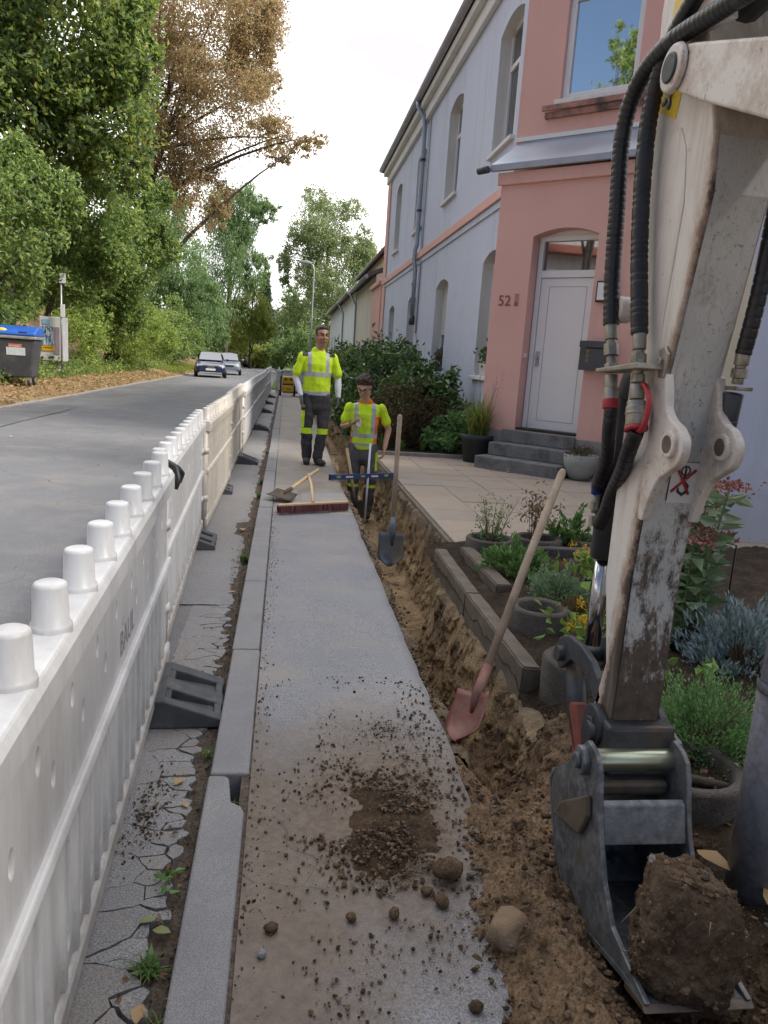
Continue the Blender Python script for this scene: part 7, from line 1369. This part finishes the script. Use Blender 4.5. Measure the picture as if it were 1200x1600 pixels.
for i, (h_, k_, a_) in enumerate(legs1):
    b = MB(); dx = -0.02 if i == 0 else 0.05; loft_add(b, [((a_[0], a_[1], 0.15), 0.052, 0.055), ((a_[0], a_[1] + 0.01, 0.06), 0.050, 0.06)]); loft_add(b, [((a_[0], a_[1] + 0.06, 0.048), 0.044, 0.046), ((a_[0] + dx * 0.4, a_[1] - 0.06, 0.052), 0.050, 0.050), ((a_[0] + dx, a_[1] - 0.16, 0.042), 0.048, 0.040)]); fuse('boot', b, [M_BOOT], p1, 0.007, 3)
# ---- the man in the trench looking at his phone
p2 = empty('person', (1.02, 9.72, -0.57), -0.12, 'curly-haired worker standing in the trench and looking at a phone', 'person')
legs2 = [((-0.095, 0.0, 0.90), (-0.10, -0.03, 0.49), (-0.10, 0.02, 0.10)), ((0.095, 0.0, 0.90), (0.12, -0.06, 0.49), (0.10, -0.02, 0.10))]
arms2 = [((-0.20, -0.01, 1.41), (-0.27, 0.0, 1.15), (-0.185, -0.235, 1.20)), ((0.205, 0.0, 1.41), (0.31, 0.05, 1.14), (0.275, -0.07, 0.92))]
b = MB(); hd2 = head(b, (-0.03, -0.085, 1.655), -0.20, 0.52, 1.04); loft_add(b, [((0, 0.01, 1.38), 0.07, 0.065), ((0.0, -0.01, 1.47), 0.058, 0.062), ((-0.02, -0.055, 1.575), 0.056, 0.06)]); loft_add(b, [((0, 0, 0.90), 0.15, 0.11), ((0, 0, 1.10), 0.135, 0.10), ((0, 0, 1.30), 0.155, 0.105), ((0, 0.01, 1.41), 0.135, 0.075)])
for (s_, e_, w_) in arms2: loft_add(b, [(s_, 0.043, 0.043), (e_, 0.042, 0.042), (w_, 0.029, 0.026)])
for (h_, k_, a_) in legs2: loft_add(b, [(h_, 0.075, 0.08), (k_, 0.052, 0.052), (a_, 0.038, 0.04)])
hand(b, arms2[0][2], (0.75, -0.55, 0.30), (0.0, 0.3, 1.0), 1, 0.55); hand(b, arms2[1][2], (-0.10, -0.25, -1), (-0.9, 0.1, 0), 1, 0.9)
fuse('body', b, [M_SKIN2], p2, 0.0065, 3); face_bits(hd2, p2, M_HAIRB)
b = MB(); ell(b, (0, 0.022, 0.065), (0.086, 0.10, 0.088)); rr_ = random.Random(3)
for i in range(90):
    u = Vector((rr_.gauss(0, 1), rr_.gauss(0, 1) * 1.0, abs(rr_.gauss(0, 1)) + 0.1)).normalized(); 
    if u.y < -0.55 and u.z < 0.5: continue
    ell(b, (u.x * 0.088, 0.022 + u.y * 0.105, 0.06 + u.z * 0.092), (0.019, 0.019, 0.019))
for i in range(30): a = rr_.uniform(-0.3, PI + 0.3); ell(b, (math.cos(a) * 0.080, 0.03 + math.sin(a) * 0.082, rr_.uniform(-0.03, 0.06)), (0.015, 0.015, 0.016))
o = fuse('hair', b, [M_HAIRB], p2, 0.0055, 1, None, 0.004); o.matrix_local = hd2
q = MB()
for sx in (-1, 1): q.tube([(sx * 0.033 + 0.024 * math.cos(a), -0.105, 0.010 + 0.018 * math.sin(a)) for a in np.linspace(0, 2 * PI, 13)[:-1]], 0.0018, 5, closed=True); q.tube([(sx * 0.057, -0.104, 0.014), (sx * 0.083, 0.0, 0.012)], 0.0018, 5)
q.tube([(-0.010, -0.108, 0.014), (0.010, -0.108, 0.014)], 0.0018, 5); o = q.build('glasses', M_BLACK, p2); o.matrix_local = hd2
b = MB(); loft_add(b, [((0, 0, 0.91), 0.172, 0.128), ((0, 0, 1.05), 0.168, 0.128), ((0, -0.005, 1.18), 0.172, 0.130), ((0, 0, 1.31), 0.190, 0.130), ((0, 0.01, 1.40), 0.212, 0.102), ((0, 0.01, 1.442), 0.172, 0.085), ((0, 0.005, 1.465), 0.095, 0.076)])
for (s_, e_, w_) in arms2: a, e2 = Vector(s_), Vector(e_); loft_add(b, [(a.lerp(e2, 0.0), 0.054, 0.060), (a.lerp(e2, 0.30), 0.056, 0.062), (a.lerp(e2, 0.62), 0.064, 0.070)])
def pick2(c):
    if c.z > 1.15 and abs(c.x) > 0.21: return 0
    if c.z > 1.455 and abs(c.x) < 0.09: return 2
    if 0.925 < c.z < 0.965 or 1.03 < c.z < 1.085: return 1
    if c.z >= 1.085 and 0.085 < abs(c.x) < 0.135: return 1
    if (c.x > 0.125 and c.z < 1.30) or (c.x < -0.14 and c.z < 1.12): return 2
    return 0
fuse('shirt', b, [M_HV, M_REFL, M_ORNG], p2, 0.0075, 4, pick2, 0.009)
b = MB(); loft_add(b, [((0, 0, 0.97), 0.158, 0.115), ((0, 0, 0.86), 0.17, 0.125), ((0, 0, 0.78), 0.16, 0.115)])
for (h_, k_, a_) in legs2: h2, k2, a2 = map(Vector, (h_, k_, a_)); loft_add(b, [(h2, 0.095, 0.11), (h2.lerp(k2, 0.5), 0.088, 0.098), (k2, 0.076, 0.082), (k2.lerp(a2, 0.5), 0.074, 0.08), (a2, 0.070, 0.08)])
fuse('trousers', b, [M_GREYT, M_HV], p2, 0.0075, 4, lambda c: 1 if (c.x > 0.165 and c.z > 0.62 and c.z < 0.86) or (0.40 < c.z < 0.44) else 0, 0.014)
for i, (h_, k_, a_) in enumerate(legs2):
    b = MB(); loft_add(b, [((a_[0], a_[1], 0.15), 0.052, 0.055), ((a_[0], a_[1] + 0.01, 0.06), 0.050, 0.06)]); loft_add(b, [((a_[0], a_[1] + 0.06, 0.048), 0.044, 0.046), ((a_[0], a_[1] - 0.06, 0.052), 0.050, 0.050), ((a_[0], a_[1] - 0.16, 0.042), 0.048, 0.040)]); fuse('boot', b, [M_BOOT], p2, 0.007, 3)
ph = empty('phone', (0, 0, 0), 0, 'pale mobile phone in the hand of the man in the trench', 'phone'); q = MB(); q.box(-0.037, 0.037, -0.004, 0.004, -0.075, 0.075); o = q.build('case', simple('pale_phone_case', (0.45, 0.38, 0.36), (0.5, 0.43, 0.41), 3, 0.4), ph, bevel=0.004); q = MB(); q.box(-0.034, 0.034, 0.0041, 0.005, -0.071, 0.071); q.build('screen', M_GLASS, ph)
ph.location = (0.918, 9.44, 0.665); ph.rotation_euler = (-0.75, 0.45, 0.35)
# ================================================================== TREES
M_BARK = simple('bark', (0.06, 0.048, 0.038), (0.12, 0.10, 0.08), 8, 0.95, bump=0.9, bscale=30, bdist=0.03); M_BIRCHB = simple('birch_bark', (0.45, 0.44, 0.42), (0.55, 0.54, 0.52), 3, 0.8, dirt=(0.05, 0.05, 0.05), dlo=0.58, dhi=0.62, dscale=6)
L_MAPLE = leafmat('maple_leaf', [(0.05, 0.085, 0.05), (0.075, 0.12, 0.055), (0.105, 0.16, 0.05), (0.15, 0.205, 0.05), (0.20, 0.255, 0.06), (0.28, 0.29, 0.07)], 0.5, gain=1.4); L_HAZEL = leafmat('hazel_leaf', [(0.06, 0.105, 0.045), (0.09, 0.15, 0.05), (0.14, 0.205, 0.06), (0.21, 0.275, 0.08), (0.28, 0.33, 0.11)], 0.5, gain=1.4); L_HEDGE = leafmat('sunny_hedge_leaf', [(0.08, 0.13, 0.03), (0.13, 0.20, 0.045), (0.20, 0.27, 0.06), (0.30, 0.32, 0.10)], 0.45, gain=1.5)
L_BROWN = leafmat('scorched_chestnut_leaf', [(0.18, 0.105, 0.06), (0.27, 0.165, 0.098), (0.35, 0.23, 0.14), (0.42, 0.31, 0.20), (0.18, 0.20, 0.08), (0.30, 0.19, 0.115), (0.24, 0.22, 0.10)], 0.45, gain=1.4); L_LARCH = leafmat('larch_needles', [(0.10, 0.17, 0.085), (0.15, 0.23, 0.11), (0.21, 0.29, 0.13)], 0.5, gain=1.45); L_SPRUCE = leafmat('spruce_needles', [(0.03, 0.065, 0.04), (0.05, 0.09, 0.05), (0.075, 0.12, 0.065)], 0.15); L_BIRCH = leafmat('birch_leaf', [(0.13, 0.18, 0.085), (0.18, 0.24, 0.11), (0.25, 0.30, 0.14), (0.32, 0.34, 0.18)], 0.4, gain=1.15); L_FAR = leafmat('far_leaf', [(0.07, 0.12, 0.05), (0.11, 0.17, 0.065), (0.16, 0.22, 0.085)], 0.45, gain=1.6); L_YEL = leafmat('yellowing_leaf', [(0.13, 0.18, 0.04), (0.22, 0.27, 0.06), (0.32, 0.33, 0.09)], 0.35, gain=1.15)
def tree(name, label, base, top, r0, ells, n, size, m, bark=M_BARK, shell=0.5, droop=0.35, aspect=0.6, cat='tree', group='trees and shrubs on the left bank', branches=9, sub=True):
    b = Vector(base); t = empty(name, base, 0, label, cat, group); q = MB(); tg = []
    for e in ells:
        for k in range(max(2, branches // len(ells))): u = Vector((random.gauss(0, 1), random.gauss(0, 1), random.gauss(0, 0.6))).normalized(); tg.append(Vector(e[0]) + Vector((u.x * e[1][0], u.y * e[1][1], u.z * e[1][2])) * 0.85 - b)
    limbs(q, (0, 0, -0.3), Vector(top) - b, r0, tg); q.build('trunk', bark, t)
    if sub:   # break the crown up into smaller tufts so that the outline is uneven
        e2 = []
        for c, R in ells:
            e2.append((c, tuple(x * 0.82 for x in R)))
            for k in range(7):
                u = rng.normal(size=3); u /= np.linalg.norm(u); f = rng.uniform(0.28, 0.46); e2.append((tuple(np.array(c) + u * np.array(R) * 0.82), tuple(x * f for x in R)))
        ells = e2
    P = blob_points(n, ells, shell) - np.array(base); link('crown', leaf_mesh('crown', P, size, droop=droop, aspect=aspect), t, m); return t
k = 1.3
tree('maple_tree', 'tall dark green maple filling the upper left corner', (-9.3, 27.5, 1.2), (-7.5, 26.5, 12.5), 0.26, [((-6.8, 26, 10.6), (2.8, 2.6, 2.6)), ((-8.3, 26, 8.3), (2.4, 2.2, 2.2)), ((-5.5, 26, 8.2), (1.5, 1.5, 1.9)), ((-4.9, 26, 10.6), (0.9, 0.9, 1.7)), ((-9.5, 27, 11.5), (2.4, 2.4, 2.6))], 60000, 0.19, L_MAPLE)
tree('hazel_shrub', 'light green hazel hanging over the waste container', (-8.6, 23, 0.8), (-7.6, 22.5, 5.5), 0.10, [((-7.2, 22, 4.5), (1.6, 1.6, 1.9)), ((-8.6, 23, 3.2), (1.8, 1.8, 1.9)), ((-8.8, 22.4, 5.5), (1.5, 1.5, 1.6))], 24000, 0.15, L_HAZEL, cat='shrub', droop=0.5)
tree('hazel_shrub', 'tall hazel above the vending machine', (-8.9, 30, 1.0), (-7.4, 29, 7.0), 0.12, [((-6.7, 29, 6.0), (1.8, 1.7, 2.2)), ((-7.9, 29.5, 3.7), (1.8, 1.8, 1.7)), ((-8.8, 30, 5.8), (1.6, 1.6, 2.2))], 26000, 0.16, L_HAZEL, cat='shrub')
tree('hedge_tree', 'green leafy tree right of the sign pole', (-8.6, 36, 0.8), (-7.2, 35, 7.5), 0.14, [((-6.9, 35.5, 5.0), (2.0, 1.8, 2.8)), ((-6.2, 35.5, 7.2), (1.2, 1.1, 1.8)), ((-8.4, 36, 4.4), (1.8, 1.8, 2.4))], 26000, 0.17, L_HAZEL)
tree('sunny_hedge', 'sunlit yellowish hedge along the bank before the cars', (-8.3, 38.5, 0.5), (-7.6, 38.5, 2.8), 0.07, [((-7.4, 38.0, 2.2), (1.5, 2.4, 1.9)), ((-6.8, 41.5, 2.0), (1.2, 2.0, 1.8)), ((-8.3, 34, 1.9), (1.3, 2.6, 1.5))], 24000, 0.12, L_HEDGE, cat='hedge')
tree('sunny_hedge', 'rounded bright hedge left of the dark blue car', (-9.2, 52, 0.5), (-8.8, 52, 3.5), 0.09, [((-8.6, 52, 2.2), (2.2, 2.6, 2.2)), ((-7.5, 55, 2.6), (1.8, 2.2, 2.2)), ((-9.8, 48, 2.2), (2.0, 2.4, 2.0))], 20000, 0.16, L_HAZEL, cat='hedge')
tree('chestnut_tree', 'big horse chestnut with scorched brown leaves over the road', (-8.4, 39, 0.6), (-5.2, 38.3, 15.0), 0.32, [((-4.1, 38, 15.9), (3.0, 2.9, 3.2)), ((-3.6, 38, 12.1), (3.0, 2.8, 2.8)), ((-4.5, 38, 8.4), (1.6, 1.6, 2.4)), ((-0.9, 38, 11.0), (1.7, 1.6, 1.0)), ((-2.0, 38, 13.8), (1.3, 1.3, 1.6)), ((-6.0, 38.5, 13.1), (2.0, 1.9, 3.0)), ((-6.6, 38.5, 16.2), (2.6, 2.4, 3.0)), ((-6.0, 38.5, 10.0), (1.9, 1.8, 2.2)), ((-1.8, 38, 15.8), (1.2, 1.2, 1.8)), ((0.7, 38, 11.0), (0.9, 0.9, 0.6))], 92000, 0.120, L_BROWN, droop=0.7, branches=18)
def conifer(name, label, base, h, r, n, size, m, group='conifers behind the cars', droopy=0.5):
    t = empty(name, base, 0, label, 'tree', group); q = MB(); q.tube([(0, 0, -0.3), (0, 0, h * 0.5), (0, 0, h)], [r * 0.07, r * 0.045, 0.02], 8); P = []; D = []
    nb = int(h * 9); per = n // nb
    for i in range(nb):
        z = h * (0.08 + 0.9 * (i / nb)); L = r * (1 - (i / nb) ** 1.15) * random.choice((0.35, 0.6, 0.8, 1.0, 1.15)) + 0.25; a = i * 2.399 + random.uniform(-0.4, 0.4); end = Vector((math.cos(a) * L, math.sin(a) * L, z - L * droopy * 0.45)); mid = Vector((math.cos(a) * L * 0.5, math.sin(a) * L * 0.5, z + L * 0.04)); st = Vector((0, 0, z)); q.tube([st, mid, end], [0.04, 0.025, 0.008], 4)
        tt = rng.uniform(0.12, 1.0, per); pts = np.array([(st.lerp(mid, s)).lerp(mid.lerp(end, s), s)[:] for s in tt]); hang = np.abs(rng.normal(0, 0.38 * droopy + 0.06, per)); pts[:, 2] -= hang; pts[:, :2] += rng.normal(0, 0.10 + 0.06 * L, (per, 2)); P.append(pts)
    q.build('trunk', M_BARK, t); link('crown', leaf_mesh('crown', np.concatenate(P), size, droop=1.2, aspect=0.22), t, m); return t
tree('larch_tree', 'tall feathery larch behind the brown chestnut', (-5.6, 72, 0), (-5.0, 70.6, 13.5), 0.22, [((-5.3, 70, 9.0), (2.8, 2.6, 6.0)), ((-4.2, 70, 13.2), (2.2, 2.0, 3.0)), ((-2.7, 70, 8.6), (1.3, 1.3, 2.0)), ((-2.3, 70, 13.4), (1.5, 1.3, 0.9)), ((-6.6, 69, 5.0), (2.2, 2.2, 3.2))], 42000, 0.26, L_LARCH, droop=1.8, aspect=0.2, group='conifers behind the cars', branches=14)
tree('larch_tree', 'lower drooping larch right of the parked cars', (-3.6, 80, 0), (-3.4, 80, 8.0), 0.16, [((-3.2, 80, 6.2), (2.0, 1.9, 2.6)), ((-2.0, 80, 4.0), (1.6, 1.5, 1.4)), ((-4.6, 79, 3.6), (2.2, 2.0, 2.4))], 20000, 0.26, L_YEL, droop=1.8, aspect=0.22, group='conifers behind the cars', branches=9)
tree('larch_tree', 'broad larch left of the feathery one', (-9.0, 64, 0.3), (-8.6, 64, 12), 0.2, [((-8.4, 63, 7.5), (2.6, 2.6, 4.6)), ((-7.2, 62, 4.0), (2.2, 2.2, 3.0)), ((-9.6, 64, 11.5), (2.2, 2.2, 3.0))], 30000, 0.26, L_LARCH, droop=1.6, aspect=0.24, group='conifers behind the cars', branches=9)
conifer('spruce_tree', 'dark spruce standing at the end of the road', (-2.8, 98, 0), 11.5, 2.6, 12000, 0.35, L_SPRUCE)
tree('birch_tree', 'tall pale birch behind the low houses', (4.0, 77, 0), (3.4, 76, 15), 0.22, [((3.2, 75, 13.7), (3.4, 3.2, 3.2)), ((4.2, 75, 9.2), (4.4, 4.0, 3.8)), ((0.6, 75, 11.0), (1.7, 1.6, 3.6)), ((6.9, 75, 11.1), (1.7, 1.6, 2.5)), ((3.0, 75, 5.0), (3.4, 3.0, 2.9))], 60000, 0.19, L_BIRCH, M_BIRCHB, droop=1.0, group='trees at the end of the street', branches=20)
for i, (bx, by, ell_, n, m_, lb_) in enumerate(((-1.7, 110, [((-1.7, 110, 5.0), (2.6, 2.4, 3.6))], 9000, L_FAR, 'round green tree behind the middle street lamp'), (2.2, 108, [((2.0, 108, 6.0), (3.4, 3.0, 4.6))], 11000, L_FAR, 'green tree behind the nearest street lamp'), (-5.6, 104, [((-5.4, 104, 2.8), (3.0, 3.0, 2.8))], 8000, L_YEL, 'yellowish bush at the end of the road'), (-9.5, 92, [((-9.0, 92, 4.0), (4.2, 4.0, 4.4))], 12000, L_FAR, 'broad green tree behind the parked cars'), (8.0, 95, [((8.0, 95, 5.5), (4.0, 4.0, 5.0))], 10000, L_FAR, 'green tree right of the birch behind the houses'), (-0.3, 68, [((-0.2, 68, 1.8), (1.6, 2.0, 1.8)), ((1.4, 66, 2.2), (1.4, 1.8, 2.0))], 9000, L_FAR, 'dark hedge behind the white end barrier'), (-3.0, 84, [((-2.6, 84, 1.2), (2.0, 2.0, 1.6))], 7000, L_YEL, 'low yellow-green bush above the far barrier'))):
    tree('far_tree', lb_, (bx, by, 0), (ell_[0][0][0], by, ell_[0][0][2] + 1), 0.16, ell_, n, 0.34 if by > 80 else 0.2, m_, group='trees at the end of the street')
# a continuous wood far behind closes the view
P = []
for i in range(26): cx_ = -60 + i * 5.2; P.append(((cx_, 165 + 10 * math.sin(i), 3.5), (5.5, 4, 5.0 + 1.8 * math.sin(i * 1.7))))
tag(link('distant_wood', leaf_mesh('distant_wood', blob_points(30000, P, 0.4), 0.7, droop=0.4), m=L_FAR), 'distant green wood closing the end of the street', 'wood', kind='stuff')
# wood up the bank behind the hedge
P = []
for i in range(15): P.append(((-15 - 2.5 * (i % 3), 14 + i * 5.5, 6.0), (3.6, 3.8, 5.5)))
tag(link('bank_wood', leaf_mesh('bank_wood', blob_points(34000, P, 0.3), 0.38, droop=0.4), m=L_MAPLE), 'dark wood up the bank behind the hedge', 'wood', kind='stuff')
# leaves and low growth on the verge
n = 5200; x = -5.85 - np.abs(rng.normal(0, 1.3, n)); y = rng.uniform(14, 62, n); z = np.array([bank_z(v) for v in x]) + 0.03; D = rng.normal(size=(n, 3)) * np.array([1, 1, 0.25])
tag(link('leaf_litter', leaf_mesh('leaf_litter', np.stack([x, y, z], 1), 0.13, droop=0.0, aspect=0.6, dirs=D), m=L_BROWN), 'dry brown leaves littering the verge', 'leaf litter', kind='stuff')
n = 9000; x = -7.2 - np.abs(rng.normal(0, 1.0, n)); y = rng.uniform(17, 50, n); z = np.array([bank_z(v) for v in x]) + np.abs(rng.normal(0, 0.22, n))
tag(link('ground_cover', leaf_mesh('ground_cover', np.stack([x, y, z], 1), 0.13, droop=0.0), m=L_HAZEL), 'low green undergrowth along the foot of the hedge', 'undergrowth', kind='stuff')
n = 14000; x = -6.1 - np.abs(rng.normal(0, 1.2, n)); y = rng.uniform(45, 62, n); z = np.array([bank_z(v) for v in x]) + 0.05
tag(link('verge_grass', leaf_mesh('verge_grass', np.stack([x, y, z], 1), 0.13, droop=-1.2, aspect=0.15), m=L_YEL), 'grass on the verge left of the dark blue car', 'grass', kind='stuff')
# unseen building added at the right to shade the foreground; house and tree opposite, seen in the upper window
t = empty('shading_house', (10.8, -3, 0), 0, 'unseen pale house added on the right to shade the foreground', 'house'); MB().box(-4.0, 5, -9, 5.6, -0.2, 8.2).build('wall', M_WHITEP, t); MB().prism([(-4.4, 8.2), (0.5, 11.5), (5.4, 8.2)], -9.3, 5.9, 'y').build('roof', M_RTILE, t)
t = empty('opposite_house', (-17, 3.5, 0), 0, 'red-roofed house across the road, mirrored in the upper window', 'house'); MB().box(-8, 3, -9, 6, 2.0, 6.4).build('wall', M_WHITEP, t); MB().prism([(-9.6, 5.8), (-2.5, 9.6), (3.6, 5.8)], -9.4, 6.4, 'y').build('roof', M_RTILE, t)
tree('garden_tree', 'tree across the road, mirrored in the upper window', (-10.5, 5.2, 1.5), (-10.5, 5.2, 9), 0.15, [((-10.3, 5.0, 8.5), (1.7, 1.9, 2.4)), ((-10.6, 4.4, 11.2), (1.2, 1.2, 1.6))], 9000, 0.17, L_HAZEL)
